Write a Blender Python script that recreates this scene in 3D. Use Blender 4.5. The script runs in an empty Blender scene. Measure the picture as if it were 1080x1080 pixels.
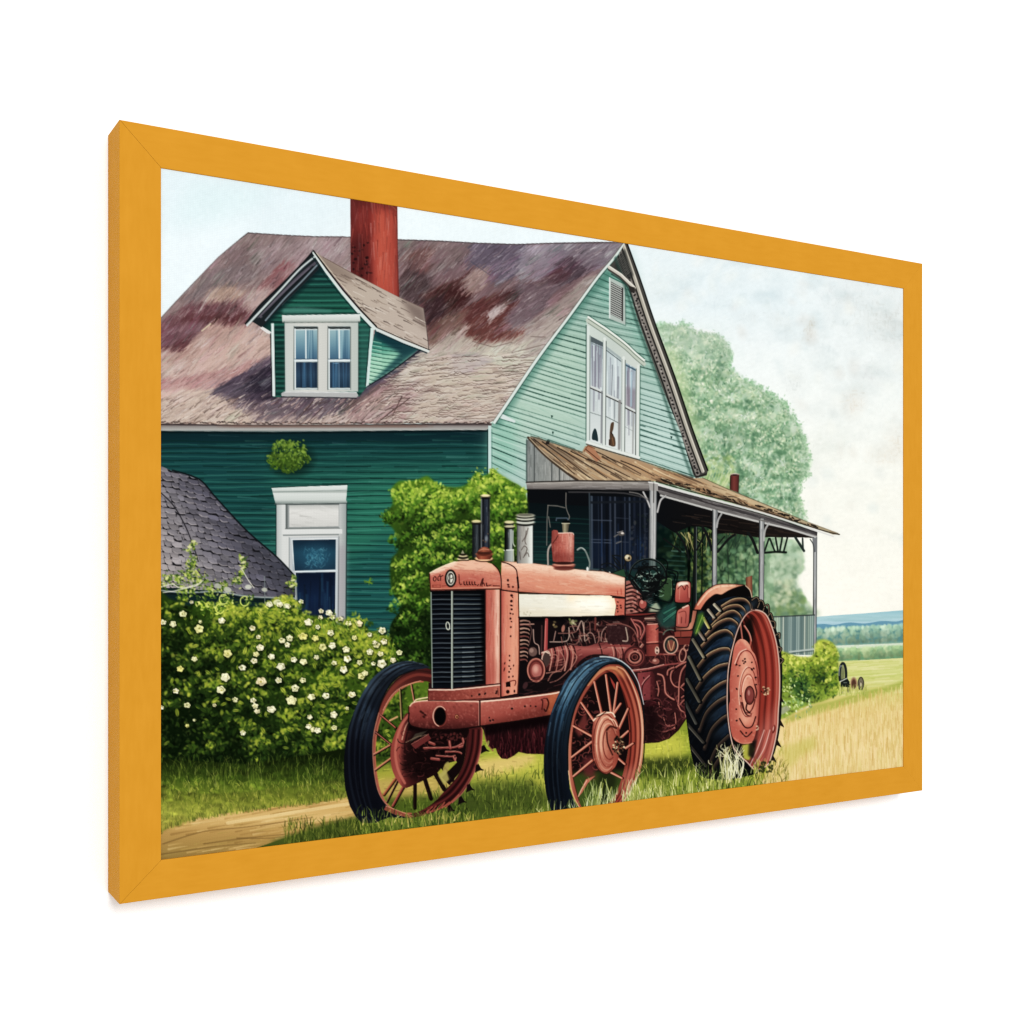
import math, random
import numpy as np

# ---------------------------------------------------------------- painter --
# The print is painted stroke by stroke into an array, in a flat drawing
# plane measured in drawing units, then carried onto the canvas of the picture.
X0, Y0, X1, Y1 = 164, 168, 960, 914          # extent of the drawing, in units
SS = 2                                        # samples per unit
DW, DH = (X1 - X0) * SS, (Y1 - Y0) * SS
rng = random.Random(7)
nrs = np.random.RandomState(11)
BUF = np.ones((DH, DW, 3), np.float32)
IDM = np.zeros((DH, DW), np.int16)
CLIP = [None]
PART = [0]
f32 = np.float32

def value_noise(sx, sy, seed, ang=0.0, octaves=3):
    """smooth noise in 0..1 over the whole drawing; sx, sy = feature size in units"""
    rs = np.random.RandomState(seed)
    yy, xx = np.mgrid[0:DH, 0:DW].astype(f32) / SS
    if ang:
        c, s = math.cos(ang), math.sin(ang)
        xx, yy = xx * c + yy * s, -xx * s + yy * c
    out = np.zeros((DH, DW), f32); amp = 1.0; tot = 0.0
    for o in range(octaves):
        T = rs.rand(256, 256).astype(f32)
        fx, fy = xx / sx + 37.3, yy / sy + 91.7
        ix, iy = np.floor(fx).astype(np.int32), np.floor(fy).astype(np.int32)
        tx, ty = fx - ix, fy - iy
        tx = tx * tx * (3 - 2 * tx); ty = ty * ty * (3 - 2 * ty)
        a, b = ix & 255, iy & 255; a1, b1 = (ix + 1) & 255, (iy + 1) & 255
        out += amp * ((T[b, a] * (1 - tx) + T[b, a1] * tx) * (1 - ty) + (T[b1, a] * (1 - tx) + T[b1, a1] * tx) * ty)
        tot += amp; amp *= 0.5; sx *= 0.5; sy *= 0.5
    return out / tot

def C(c):
    if isinstance(c, str):
        c = c.lstrip('#')
        return np.array([int(c[i:i + 2], 16) / 255 for i in (0, 2, 4)], f32)
    return np.asarray(c, f32)

def smooth(pts, closed=False, n=6):
    """Catmull-Rom through the points"""
    P = np.asarray(pts, float); m = len(P)
    if m < 3: return P
    out = []
    for i in range(m if closed else m - 1):
        if closed: p0, p1, p2, p3 = P[i - 1], P[i], P[(i + 1) % m], P[(i + 2) % m]
        else: p0, p1, p2, p3 = P[max(i - 1, 0)], P[i], P[i + 1], P[min(i + 2, m - 1)]
        for t in np.arange(n) / n:
            out.append(0.5 * (2 * p1 + (p2 - p0) * t + (2 * p0 - 5 * p1 + 4 * p2 - p3) * t * t + (3 * p1 - p0 - 3 * p2 + p3) * t ** 3))
    if not closed: out.append(P[-1])
    return np.array(out)

def box(pts, pad):
    a = np.asarray(pts, float)
    x0 = max(int((a[:, 0].min() - pad - X0) * SS), 0); x1 = min(int((a[:, 0].max() + pad - X0) * SS) + 2, DW)
    y0 = max(int((a[:, 1].min() - pad - Y0) * SS), 0); y1 = min(int((a[:, 1].max() + pad - Y0) * SS) + 2, DH)
    return x0, y0, x1, y1

def grid(b):
    x0, y0, x1, y1 = b
    gx = (np.arange(x0, x1, dtype=f32) + 0.5) / SS + X0
    gy = (np.arange(y0, y1, dtype=f32) + 0.5) / SS + Y0
    return gx[None, :], gy[:, None]

def blur(m, r):
    r = int(round(r * SS))
    if r < 1: return m
    for _ in range(2):
        for ax in (0, 1):
            p = np.pad(m, [(r + 1, r) if a == ax else (0, 0) for a in (0, 1)], mode='edge')
            c = np.cumsum(p, axis=ax, dtype=np.float64)
            n = m.shape[ax]; k = 2 * r + 1
            m = ((np.take(c, range(k, k + n), ax) - np.take(c, range(0, n), ax)) / k).astype(f32)
    return m

def cover(contours, b):
    """antialiased even-odd coverage of closed contours inside box b"""
    x0, y0, x1, y1 = b; w, h = x1 - x0, y1 - y0
    acc = np.zeros((h, w + 1), np.float64)
    E = []
    for c in contours:
        a = (np.asarray(c, float) - (X0, Y0)) * SS - (x0, y0)
        E.append(np.hstack([a, np.roll(a, -1, 0)]))
    E = np.vstack(E); E = E[E[:, 1] != E[:, 3]]
    lo, hi = np.minimum(E[:, 1], E[:, 3]), np.maximum(E[:, 1], E[:, 3])
    NS = 3
    for j in range(h * NS):
        y = (j + 0.5) / NS
        k = (lo <= y) & (hi > y)
        if not k.any(): continue
        e = E[k]
        xs = np.sort(e[:, 0] + (y - e[:, 1]) * (e[:, 2] - e[:, 0]) / (e[:, 3] - e[:, 1]))
        xs = np.clip(xs, 0, w); r = acc[j // NS]
        for i in range(0, len(xs) - 1, 2):
            for x, s in ((xs[i], 1.0), (xs[i + 1], -1.0)):   # ramped start and stop
                q = int(x); f = x - q
                if q >= w: continue
                r[q] += s * (1 - f)
                if q + 1 <= w: r[q + 1] += s * f
    return (np.cumsum(acc, 1)[:, :w] / NS).clip(0, 1).astype(f32)

def put(b, m, col, alpha=1.0, mode='mix', part=None):
    x0, y0, x1, y1 = b
    if x1 <= x0 or y1 <= y0: return
    if CLIP[0] is not None: m = m * CLIP[0][y0:y1, x0:x1]
    if part is None: part = PART[0]
    if part: IDM[y0:y1, x0:x1][m > 0.5] = part
    if callable(col): col = col(*grid(b))
    else: col = C(col)
    a = (m * alpha)[..., None]
    d = BUF[y0:y1, x0:x1]
    if mode == 'mul': d *= 1 - a * (1 - col)
    elif mode == 'add': d += a * col
    else: d += a * (col - d)

def poly(pts, col, alpha=1.0, feather=0, sm=False, holes=(), mode='mix', part=None, n=6):
    cs = [smooth(p, True, n) if sm else p for p in (pts, *holes)]
    b = box(cs[0], feather * 2.5 + 1)
    if b[2] <= b[0] or b[3] <= b[1]: return
    m = cover(cs, b)
    if feather: m = blur(m, feather)
    put(b, m, col, alpha, mode, part)

def mask(pts, sm=False, holes=(), feather=0):
    M = np.zeros((DH, DW), f32)
    cs = [smooth(p, True) if sm else p for p in (pts, *holes)]
    b = box(cs[0], 1 + feather * 2.5); x0, y0, x1, y1 = b
    m = cover(cs, b)
    M[y0:y1, x0:x1] = blur(m, feather) if feather else m
    return M

class clip:
    def __init__(s, M): s.M = M
    def __enter__(s):
        s.old = CLIP[0]; CLIP[0] = s.M if s.old is None else s.M * s.old
    def __exit__(s, *a): CLIP[0] = s.old

def line(pts, w, col, alpha=1.0, sm=False, w1=None, soft=0.35, mode='mix', part=-1, n=6):
    """brush line; w = width in units at the start, w1 at the end"""
    P = smooth(pts, False, n) if sm else np.asarray(pts, float)
    if w1 is None: w1 = w
    b = box(P, max(w, w1) / 2 + 1)
    if b[2] <= b[0] or b[3] <= b[1]: return
    gx, gy = grid(b)
    L = np.concatenate([[0], np.cumsum(np.hypot(*np.diff(P, axis=0).T))]); tot = max(L[-1], 1e-6)
    best = np.full((b[3] - b[1], b[2] - b[0]), -9.0, f32)
    for i in range(len(P) - 1):
        (ax, ay), (bx, by) = P[i], P[i + 1]
        dx, dy = bx - ax, by - ay; q = dx * dx + dy * dy
        if q < 1e-9: continue
        t = np.clip(((gx - ax) * dx + (gy - ay) * dy) / q, 0, 1)
        d = np.hypot(gx - ax - t * dx, gy - ay - t * dy)
        r = (w + (w1 - w) * (L[i] + t * math.sqrt(q)) / tot) / 2
        np.maximum(best, r - d, out=best)
    m = np.clip(best / (2 * soft) + 0.5, 0, 1)
    if w < 2 * soft: m = m * 1.0
    put(b, m, col, alpha, mode, 0 if part == -1 else part)

def oval(cx, cy, rx, ry, col, ang=0.0, alpha=1.0, soft=None, mode='mix', part=-1):
    R = max(rx, ry)
    b = box([(cx - R, cy - R), (cx + R, cy + R)], 1 + (soft or 0))
    if b[2] <= b[0] or b[3] <= b[1]: return
    gx, gy = grid(b)
    c, s = math.cos(ang), math.sin(ang)
    u, v = (gx - cx) * c + (gy - cy) * s, -(gx - cx) * s + (gy - cy) * c
    d = np.sqrt((u / rx) ** 2 + (v / ry) ** 2)
    e = (soft if soft else 0.35) / max(min(rx, ry), 0.4)
    put(b, np.clip((1 - d) / (2 * e) + 0.5, 0, 1), col, alpha, mode, 0 if part == -1 else part)

def ell(cx, cy, rx, ry, a0=0, a1=360, ang=0.0, n=40):
    """points of an ellipse arc, degrees clockwise from east as drawn"""
    t = np.radians(np.linspace(a0, a1, n)); c, s = math.cos(ang), math.sin(ang)
    u, v = rx * np.cos(t), ry * np.sin(t)
    return np.stack([cx + u * c - v * s, cy + u * s + v * c], 1)

def ring(cx, cy, rx, ry, w, col, a0=0, a1=360, ang=0.0, alpha=1.0, w1=None, **k):
    line(ell(cx, cy, rx, ry, a0, a1, ang), w, col, alpha, w1=w1, **k)

def lerp(a, b, t): return a + (b - a) * t

def lin(p0, p1, *stops):
    """colour running from p0 to p1 through (t, colour) stops"""
    d = np.subtract(p1, p0).astype(float); q = float(d @ d)
    T = [s[0] for s in stops]; K = np.array([C(s[1]) for s in stops])
    def f(gx, gy):
        t = ((gx - p0[0]) * d[0] + (gy - p0[1]) * d[1]) / q
        t = np.broadcast_to(t, (gy.shape[0], gx.shape[1]))
        return np.stack([np.interp(t, T, K[:, i]) for i in range(3)], -1).astype(f32)
    return f

def field(N, *stops, warp=None):
    """colour looked up from a noise field"""
    T = [s[0] for s in stops]; K = np.array([C(s[1]) for s in stops])
    def f(gx, gy):
        x0 = int(round((gx[0, 0] - X0) * SS - .5)); y0 = int(round((gy[0, 0] - Y0) * SS - .5))
        t = N[y0:y0 + gy.shape[0], x0:x0 + gx.shape[1]]
        return np.stack([np.interp(t, T, K[:, i]) for i in range(3)], -1).astype(f32)
    return f

def at(x, y, N=None):
    """what is already painted there"""
    i = min(max(int((y - Y0) * SS), 0), DH - 1); j = min(max(int((x - X0) * SS), 0), DW - 1)
    return BUF[i, j].copy() if N is None else N[i, j]

def mottle(M, N, amount, tint=(1, 1, 1)):
    """multiply the paint under mask M by noise N"""
    t = np.asarray(tint, f32)
    BUF[:] *= (1 + (M * (N - 0.5) * 2 * amount)[..., None] * t)

def inside(M, n, box_):
    """n random points where mask M is set"""
    out = []; x0, y0, x1, y1 = box_; tries = 0
    while len(out) < n and tries < n * 30:
        tries += 1
        x, y = rng.uniform(x0, x1), rng.uniform(y0, y1)
        if at(x, y, M) > 0.5: out.append((x, y))
    return out

def hatch(M, bx, n, ang, length, width, dv, alpha=0.6, tint=None, spread=0.15, pick=None, curve=0.0, bias=0.0):
    """short brush strokes following a direction, each a shade off the paint below it"""
    with clip(M):
        for x, y in inside(M, n, bx):
            a = (ang(x, y) if callable(ang) else ang) + rng.gauss(0, spread)
            l = length * rng.uniform(0.5, 1.3) / 2; w = width * rng.uniform(0.5, 1.3)
            c = pick(x, y) if pick else at(x, y)
            k = rng.gauss(bias, dv)
            c = c * (1 + k) if k < 0 else c + (1 - c) * k
            if tint is not None and rng.random() < 0.3: c = lerp(c, C(rng.choice(tint)), rng.uniform(0.2, 0.6))
            dx, dy = math.cos(a) * l, math.sin(a) * l
            q = curve * l * rng.uniform(-1, 1)
            line([(x - dx, y - dy), (x - dy / l * q, y + dx / l * q), (x + dx, y + dy)], w, np.clip(c, 0, 1), alpha, w1=w * 0.4)

def dabs(pts, cols, r0, r1, asp=0.6, alpha=0.9, ang=None, soft=None, jit=0.06):
    """leaf-shaped touches of the brush"""
    for x, y in pts:
        c = C(rng.choice(cols)) * (1 + rng.gauss(0, jit))
        r = rng.uniform(r0, r1)
        a = rng.uniform(0, math.pi) if ang is None else ang + rng.gauss(0, 0.4)
        oval(x, y, r, r * rng.uniform(asp * 0.7, min(1, asp * 1.3)), np.clip(c, 0, 1), a, alpha * rng.uniform(0.7, 1), soft)

def blades(pts, cols, h0, h1, w=0.9, lean=0.25, alpha=0.9):
    """grass blades growing up from the points"""
    for x, y in sorted(pts, key=lambda p: p[1]):
        h = rng.uniform(h0, h1); l = rng.gauss(0, lean) * h
        c = np.clip(C(rng.choice(cols)) * (1 + rng.gauss(0, 0.08)), 0, 1)
        line([(x, y), (x + l * 0.3, y - h * 0.6), (x + l, y - h)], w, c, alpha, w1=w * 0.3)
# ------------------------------------------------------- the painting: land --
PARTS = ['']                                   # 'thing painted' or 'thing painted>piece'
def P(name):
    if name not in PARTS: PARTS.append(name)
    PART[0] = PARTS.index(name) if name else 0

N8 = value_noise(8, 8, 1); N20 = value_noise(20, 20, 2); N60 = value_noise(60, 60, 3)
N3 = value_noise(3, 3, 4, octaves=2)
NV = value_noise(3, 40, 5)                     # tall grass
NH = value_noise(46, 4, 6)                     # level streaks
def jit(c, k=0.06): return np.clip(C(c) * (1 + rng.gauss(0, k)), 0, 1)
def curve_at(pts, x):
    p = np.asarray(pts, float); return float(np.interp(x, p[:, 0], p[:, 1]))

def bushy(P0, col, clumps, n, dark, mid, lite, s0=.9, s1=2.4, M=None):
    """leafy mass: dark ground, then clumps lit from the upper left"""
    for cx, cy, r, k in clumps:
        for _ in range(int(n * r * r / 100)):
            a = rng.uniform(0, 6.283); q = math.sqrt(rng.random()); w = 1 + .2 * math.sin(a * 4 + cx) + rng.gauss(0, .07)
            x, y = cx + r * q * w * math.cos(a), cy + r * .82 * q * w * math.sin(a)
            up = (-.8 * math.sin(a) - .25 * math.cos(a)) * q + rng.gauss(0, .3) + k
            c = rng.choice(lite) if up > .3 else rng.choice(mid) if up > -.35 else rng.choice(dark)
            s = rng.uniform(s0, s1)
            oval(x, y, s, s * rng.uniform(.4, .75), jit(c, .09), rng.uniform(0, 3.14), .7, soft=.65, part=PART[0])


# sky
FULL = [(X0, Y0), (X1, Y0), (X1, Y1), (X0, Y1)]
poly(FULL, lin((0, 190), (0, 660), (0, '#e0f1f5'), (.35, '#ecf6f4'), (.7, '#f8faf0'), (1, '#fdfcf3')))
poly([(164, 168), (420, 168), (330, 260), (164, 360)], '#d9edf2', .55, feather=20)
poly([(164, 250), (250, 220), (270, 240), (164, 345)], '#eaf8fb', .8, feather=12)
poly([(200, 190), (300, 200), (240, 235), (180, 240)], '#d3eeef', .6, feather=10)
poly([(420, 210), (640, 250), (640, 262), (420, 252)], '#e8f7f9', .9, feather=5)
poly([(662, 256), (850, 285), (840, 350), (700, 330)], '#dfeef0', .8, feather=16)
for x, y, rx, ry, c, a in ((925, 330, 32, 26, '#c9ccc4', .55), (940, 345, 16, 22, '#bfbdb2', .4), (885, 310, 26, 14, '#d6dcdb', .6),
        (855, 345, 5, 9, '#c3b6a2', .7), (822, 338, 12, 8, '#d3dad4', .6), (790, 335, 8, 6, '#cfdcdc', .6), (837, 402, 9, 12, '#d2dad6', .7),
        (900, 425, 9, 12, '#dccfbd', .7), (915, 392, 14, 12, '#d6d8d6', .5), (946, 470, 10, 18, '#e4dac8', .7), (930, 480, 12, 8, '#e8ddcb', .6),
        (870, 470, 20, 16, '#eef3e6', .6), (700, 300, 20, 12, '#e8f1ea', .6), (760, 320, 30, 10, '#d5e6ea', .5), (880, 370, 30, 20, '#dfe8e6', .5)):
    oval(x, y, rx, ry, c, rng.uniform(-.4, .4), a * .45, soft=min(rx, ry) * .9)
    for _ in range(int(rx * ry * .22) + 12):
        u, v = x + rng.gauss(0, rx * .6), y + rng.gauss(0, ry * .6); l = rng.uniform(1, 4.5); v_ = rng.random() < .6
        line([(u, v), (u + (rng.gauss(0, .6) if v_ else l), v + (l if v_ else rng.gauss(0, .6)))], rng.uniform(.6, 1.6), jit(c, .05), a * rng.uniform(.15, .5), soft=.6)
for _ in range(230):
    x, y = rng.uniform(690, 955), rng.uniform(270, 640)
    k = max(0, 1 - (y - 280) / 330)
    if rng.random() > .25 + k: continue
    oval(x, y, rng.uniform(2, 9), rng.uniform(2, 8), rng.choice(['#d4dcd9', '#e6efe6', '#f4f6ea', '#d9d2c6', '#cfe0e0', '#f7f4e4']), rng.uniform(0, 3), rng.uniform(.1, .35), soft=3)
mot = value_noise(34, 20, 31); mot2 = value_noise(9, 7, 33)
sel = np.clip((np.arange(DW) / SS + X0 - 660) / 80, 0, 1).astype(f32)[None, :] * np.clip(1.25 - (np.arange(DH) / SS + Y0 - 280) / 260, 0, 1).astype(f32)[:, None]
BUF += ((np.clip(.52 - mot, 0, 1) * 1.0 + np.clip(.5 - mot2, 0, 1) * .35) * sel)[..., None] * np.array([-.22, -.18, -.16], f32)
BUF *= (1 + (N3 - .5) * .035 + (N20 - .5) * .03)[..., None]
for _ in range(1400):                            # dry brush grain
    x, y = rng.uniform(164, 960), rng.uniform(172, 640)
    v = rng.random() < .5; l = rng.uniform(2, 7)
    line([(x, y), (x + (0 if v else l), y + (l if v else 0))], .7, rng.choice(['#cfe2e4', '#ffffff', '#e9eedd']), .22)

# far hills and tree lines
P('painted_hills')
poly([(855, 651), (880, 649), (910, 647), (935, 645), (960, 643), (960, 668), (855, 668)], lin((0, 645), (0, 664), (0, '#8fbcc6'), (.35, '#a8cdd2'), (.6, '#a9cbd6'), (1, '#7ea9b9')))
for _ in range(40): line([(rng.uniform(855, 950), y := rng.uniform(650, 656)), (rng.uniform(860, 960), y - 1)], .8, '#8fb9be', .25)
poly([(855, 660), (868, 658), (880, 659), (895, 656.5), (912, 657.5), (930, 655), (945, 655.5), (960, 653), (960, 664), (855, 664)], '#5f8fa6', .9, sm=True)
P('painted_tree_line')
def treerow(x0, x1, top, bot, cols, dark, r):
    poly([(x0, top(x0) + 2)] + [(x, top(x) + rng.uniform(0, 2)) for x in range(int(x0) + 3, int(x1), 3)] + [(x1, top(x1)), (x1, bot(x1)), (x0, bot(x0))], dark)
    x = x0
    while x < x1:
        w = rng.uniform(4, 9); c0 = C(rng.choice(cols))
        for _ in range(26):
            u = rng.gauss(0, .45) * w; v = rng.random()
            y = lerp(top(x) + 1, bot(x) - 2, v ** 1.2)
            oval(x + u * (.6 + .5 * v), y, r * rng.uniform(.6, 1.2), r * rng.uniform(.7, 1.5), np.clip(c0 * (1.12 - .42 * v) * (1 + rng.gauss(0, .06)), 0, 1), 0, .55, soft=.7)
        x += w * .8
treerow(856, 960, lambda x: lerp(662, 658, (x - 856) / 104), lambda x: lerp(682, 678, (x - 856) / 104), ['#a8c9a6', '#93b89b', '#b5d0b0', '#8fb49b'], '#5d8a86', 1.7)
poly([(856, 681), (900, 680), (960, 677), (960, 682), (856, 686)], '#b9cfa6', .7, feather=1)
treerow(872, 960, lambda x: lerp(684, 680, (x - 872) / 88), lambda x: lerp(698, 694, (x - 872) / 88), ['#b4cd93', '#9dbd85', '#bcd29b', '#8fb283'], '#6c9770', 1.6)

# field
P('painted_field')
FIELD = [(845, 700), (880, 698), (960, 693.5), (960, 830), (640, 880), (640, 800), (780, 770), (822, 742)]
poly(FIELD, lin((0, 695), (0, 830), (0, '#d2d892'), (.12, '#c2cf7c'), (.25, '#c5c673'), (.42, '#e0c684'), (.7, '#edd39a'), (1, '#e2c88c')))
for _ in range(160):
    x = rng.uniform(850, 960); y = lerp(699, 735, rng.random() ** .8) - (x - 850) * .04; l = rng.uniform(8, 40)
    line([(x, y), (x + l, y - l * .07)], rng.uniform(.6, 2), rng.choice(['#dfe2a4', '#b4c36a', '#cbd48a', '#a9bb60', '#e2e0a8']), .4)
poly([(960, 716), (930, 725), (905, 731), (880, 739), (860, 743), (830, 757), (826, 764), (850, 757), (890, 745), (925, 734), (960, 724)], '#98a848', .75, feather=1.2)
WHEAT = mask([(960, 724), (925, 735), (890, 746), (850, 758), (826, 768), (826, 790), (780, 830), (960, 830)])
for x, y in inside(WHEAT, 2600, (780, 720, 960, 830)):
    h = rng.uniform(4, 14) * (.6 + (y - 720) / 120)
    line([(x, y), (x + rng.gauss(0, .5), y - h)], rng.uniform(.5, 1.1), rng.choice(['#f0dfa2', '#ddc27a', '#c9ab62', '#e9d592', '#d0b873', '#bf9d58', '#d6c77f', '#e3c98f']), rng.uniform(.25, .6))
poly([(822, 790), (860, 775), (862, 788), (846, 797), (830, 812)], '#b0b350', .5, feather=3)

# meadow under and around the tractor
P('painted_meadow')
MEAD = [(164, 700), (560, 690), (690, 640), (812, 640), (818, 700), (817, 790), (800, 835), (640, 870), (380, 915), (164, 915)]
poly(MEAD, lin((0, 770), (0, 900), (0, '#7f9130'), (.3, '#8f9f3d'), (.6, '#77883a'), (1, '#41541f')))
poly([(500, 800), (700, 770), (720, 790), (690, 815), (560, 850), (490, 850)], '#c0bd58', .55, feather=9)
poly([(500, 802), (560, 795), (566, 803), (545, 812), (505, 822)], '#c9b276', .9, feather=3)
poly([(690, 775), (722, 775), (722, 800), (680, 812)], '#b7bb50', .7, feather=5)
poly([(676, 800), (732, 797), (735, 812), (700, 822), (672, 818)], '#2c3a16', .85, feather=3.5)
poly([(500, 825), (560, 822), (590, 850), (470, 870), (440, 868)], '#38491c', .8, feather=5)
poly([(300, 900), (370, 868), (430, 880), (400, 897), (320, 905)], '#3a4a1d', .7, feather=4)

# grass bank and the dirt track at the left
G_D = ['#2d3f12', '#3b4f18', '#22330e', '#4c6120']; G_M = ['#5f7428', '#77893a', '#6b7f2c', '#8a9846', '#4d6120']; G_L = ['#a3ab57', '#b9bd74', '#93a04a', '#c9c98c']; G_B = ['#4d5c20', '#5f6e2a', '#707c33', '#3b4a18', '#7d873c', '#2f3e14']
def bank():
    BANK = [(164, 800), (260, 806), (375, 788), (375, 842), (275, 854), (205, 866), (164, 882)]
    poly(BANK, lin((0, 800), (0, 870), (0, '#17240b'), (.3, '#3f5119'), (.6, '#73802f'), (.85, '#8f9742'), (1, '#8a8a40')))
    P('painted_track')
    TR = [(164, 880), (180, 872), (200, 865), (235, 858), (275, 853), (325, 847), (380, 838), (382, 862), (340, 872), (300, 884), (262, 897), (225, 905), (164, 914)]
    poly(TR, lin((0, 845), (0, 905), (0, '#b99a66'), (.3, '#c6a878'), (.55, '#a98c5a'), (1, '#8d7a48')))
    TM = mask(TR)
    with clip(TM):
        for _ in range(330):
            x = rng.uniform(164, 382); y = rng.uniform(840, 908); l = rng.uniform(8, 34)
            line([(x, y), (x + l * .5, y - l * .1), (x + l, y - l * .17)], rng.uniform(.6, 2.6), rng.choice(['#d9c096', '#8f7446', '#b59661', '#7b6337', '#cdb081', '#a68a55', '#9c8a52']), .4, w1=.3)
        for pts in ([(172, 890), (215, 877), (262, 872), (330, 862)], [(215, 890), (258, 884), (300, 880)], [(170, 901), (226, 893), (270, 889)], [(250, 884), (285, 884), (305, 881)]):
            line(pts, 1.6, '#6d5a33', .55, sm=True, w1=.8)
        line([(240, 868), (290, 860), (372, 847)], 3.5, '#dcc59c', .6, sm=True)
    P('painted_meadow')
    TUFT = [(285, 888), (310, 879), (330, 872), (350, 866), (378, 860), (400, 890), (370, 900), (320, 905)]
    poly(TUFT, '#4d5c24', .9, feather=2)
    bm = mask(BANK)
    with clip(bm):
        for x, y in inside(bm, 900, (164, 800, 378, 880)):
            q = at(x, y) * (1 + rng.gauss(.02, .2)); s = rng.uniform(1.5, 4.5); oval(x, y, s, s * .5, np.clip(q, 0, 1), rng.gauss(0, .4), .55, soft=1)
    pts = inside(bm, 1300, (164, 800, 378, 880))
    blades([p for p in pts if p[1] < 830], G_D + G_D + G_B, 4, 10, .9, .4, .6)
    blades([p for p in pts if p[1] >= 825], ['#6f7a32', '#86903e', '#9ba04c', '#5f6e2a', '#a3a454', '#4d5c20'], 2.5, 6, 1, .5, .6)
    blades([(rng.uniform(172, 376), rng.uniform(826, 848) - 0) for _ in range(110)], G_B, 4, 9, .8, .4, .6)
    blades([(rng.choice([200, 225, 232, 240, 190, 266, 272, 320, 328, 335, 345]) + rng.gauss(0, 5), rng.uniform(815, 838)) for _ in range(70)], G_L + G_B, 9, 24, .7, .2, .5)
    edge = [(164, 881), (180, 873), (200, 866), (235, 859), (275, 854), (325, 848), (380, 839)]
    blades([(x, curve_at(edge, x) + rng.uniform(-2, 1.5)) for x in [rng.uniform(166, 378) for _ in range(260)]], ['#7d873c', '#949a48', '#6a7630', '#4d5c20'], 3, 7, .8)
    blades([(rng.uniform(300, 395), rng.uniform(868, 900)) for _ in range(420)], G_D + G_B + ['#8a9344'], 5, 10, .8)

def meadow_blades():
    big = mask([(395, 800), (520, 770), (575, 790), (700, 770), (818, 760), (816, 800), (800, 840), (380, 912)])
    with clip(big):
        for x, y in inside(big, 1900, (380, 760, 820, 912)):
            c = at(x, y) * (1 + rng.gauss(0, .16)); line([(x, y), (x + rng.uniform(2, 7), y - rng.uniform(-.4, .8))], rng.uniform(.7, 1.8), np.clip(c, 0, 1), .6, w1=.4)
    mm = mask([(380, 860), (520, 815), (575, 800), (700, 775), (830, 765), (830, 790), (800, 840), (380, 912)])
    q = inside(mm, 2300, (380, 770, 830, 912))
    blades([p for p in q if p[1] < 815], ['#9aa546', '#aab253', '#858f38', '#bdbf6a'], 3, 6, .8, .3, .6)
    blades([p for p in q if p[1] >= 815], G_M + G_D + ['#8a9846'], 5, 10, .8, .3, .8)

# the crown fades into the sky at its top

P('painted_tree')
TREE = [(660, 362), (684, 350), (702, 342), (712, 345), (722, 342), (733, 350), (744, 353), (755, 355), (766, 364), (771, 377), (767, 386), (776, 394), (790, 404), (803, 410), (815, 420), (824, 424), (831, 433),
        (841, 449), (848, 468), (853, 485), (851, 500), (843, 508), (841, 522), (845, 535), (847, 548), (836, 556), (660, 565)]
poly(TREE, '#b0cdae', .92, feather=2, sm=True)
LOWT = [(692, 545), (830, 570), (845, 582), (846, 598), (840, 612), (846, 628), (852, 640), (854, 650), (692, 660)]
poly(LOWT, '#8fb48c', .95, feather=2.5, sm=True)
tm = mask(TREE, True); lm = mask(LOWT, True)
def foliage(M, bx, n, cols, r0, r1, shade=None, alpha=.55, soft=.9):
    for x, y in inside(M, n, bx):
        k = shade(x, y) if shade else 1
        c = C(rng.choice(cols)) * k * (1 + rng.gauss(0, .05))
        r = rng.uniform(r0, r1)
        oval(x, y, r, r * rng.uniform(.5, .9), np.clip(c, 0, 1), rng.uniform(0, 3.1), alpha * rng.uniform(.6, 1.1), soft=soft)
clump = value_noise(26, 22, 21); 
foliage(tm, (690, 338, 856, 560), 1500, ['#9cc39a', '#86b288', '#b3d1ab', '#8fba93'], 2.5, 6, lambda x, y: .86 + .32 * at(x, y, clump), .5, 1.6)
for cx, cy, r, k in ((712, 356, 13, 1.0), (748, 366, 16, 1.02), (728, 385, 15, 1.05), (762, 400, 18, .98), (735, 420, 20, 1.05), (790, 425, 20, 1.0), (765, 445, 20, .95), (815, 445, 17, 1.02), (735, 460, 20, 1.02),
        (790, 470, 22, .95), (832, 475, 16, 1.0), (755, 490, 18, .96), (815, 505, 22, 1.0), (780, 512, 18, .9), (835, 498, 12, .95), (830, 535, 14, .95), (720, 405, 12, 1.05), (738, 500, 12, 1.05)):
    for _ in range(60):                          # sunlit tops, shaded undersides
        a = rng.uniform(0, 6.28); q = r * math.sqrt(rng.random()); x, y = cx + q * math.cos(a), cy + q * math.sin(a) * .85
        up = (cy - y) / r
        c = lerp(C(rng.choice(['#6f9f74', '#5f9069', '#7dab7c'])), C(rng.choice(['#c3dbae', '#b4d3a6', '#cfe2b4', '#aacb98'])), np.clip(.5 + .65 * up + rng.gauss(0, .2), 0, 1)) * k
        s = rng.uniform(1.2, 3)
        with clip(tm): oval(x, y, s, s * .7, np.clip(c, 0, 1), rng.uniform(0, 3), .6, soft=.7)
for _ in range(520):                             # leafy brush flicks, darker between the clumps
    x, y = rng.uniform(700, 850), rng.uniform(350, 552)
    if at(x, y, tm) < .5: continue
    d = at(x, y, clump); n = 4
    c = C(rng.choice(['#5f9070', '#6d9f7c', '#7fae86', '#4f7f62'] if d < .5 else ['#b9d8b0', '#cfe4c4', '#a9cba4', '#dcebd2']))
    for k in range(n):
        q = -1.3 + rng.gauss(0, .6); l = rng.uniform(2, 6)
        with clip(tm): line([(x, y), (x + math.cos(q) * l * .5 + rng.gauss(0, .4), y + math.sin(q) * l * .6), (x + math.cos(q) * l, y + math.sin(q) * l)], 1.3, c, .3, w1=.4)
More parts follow.
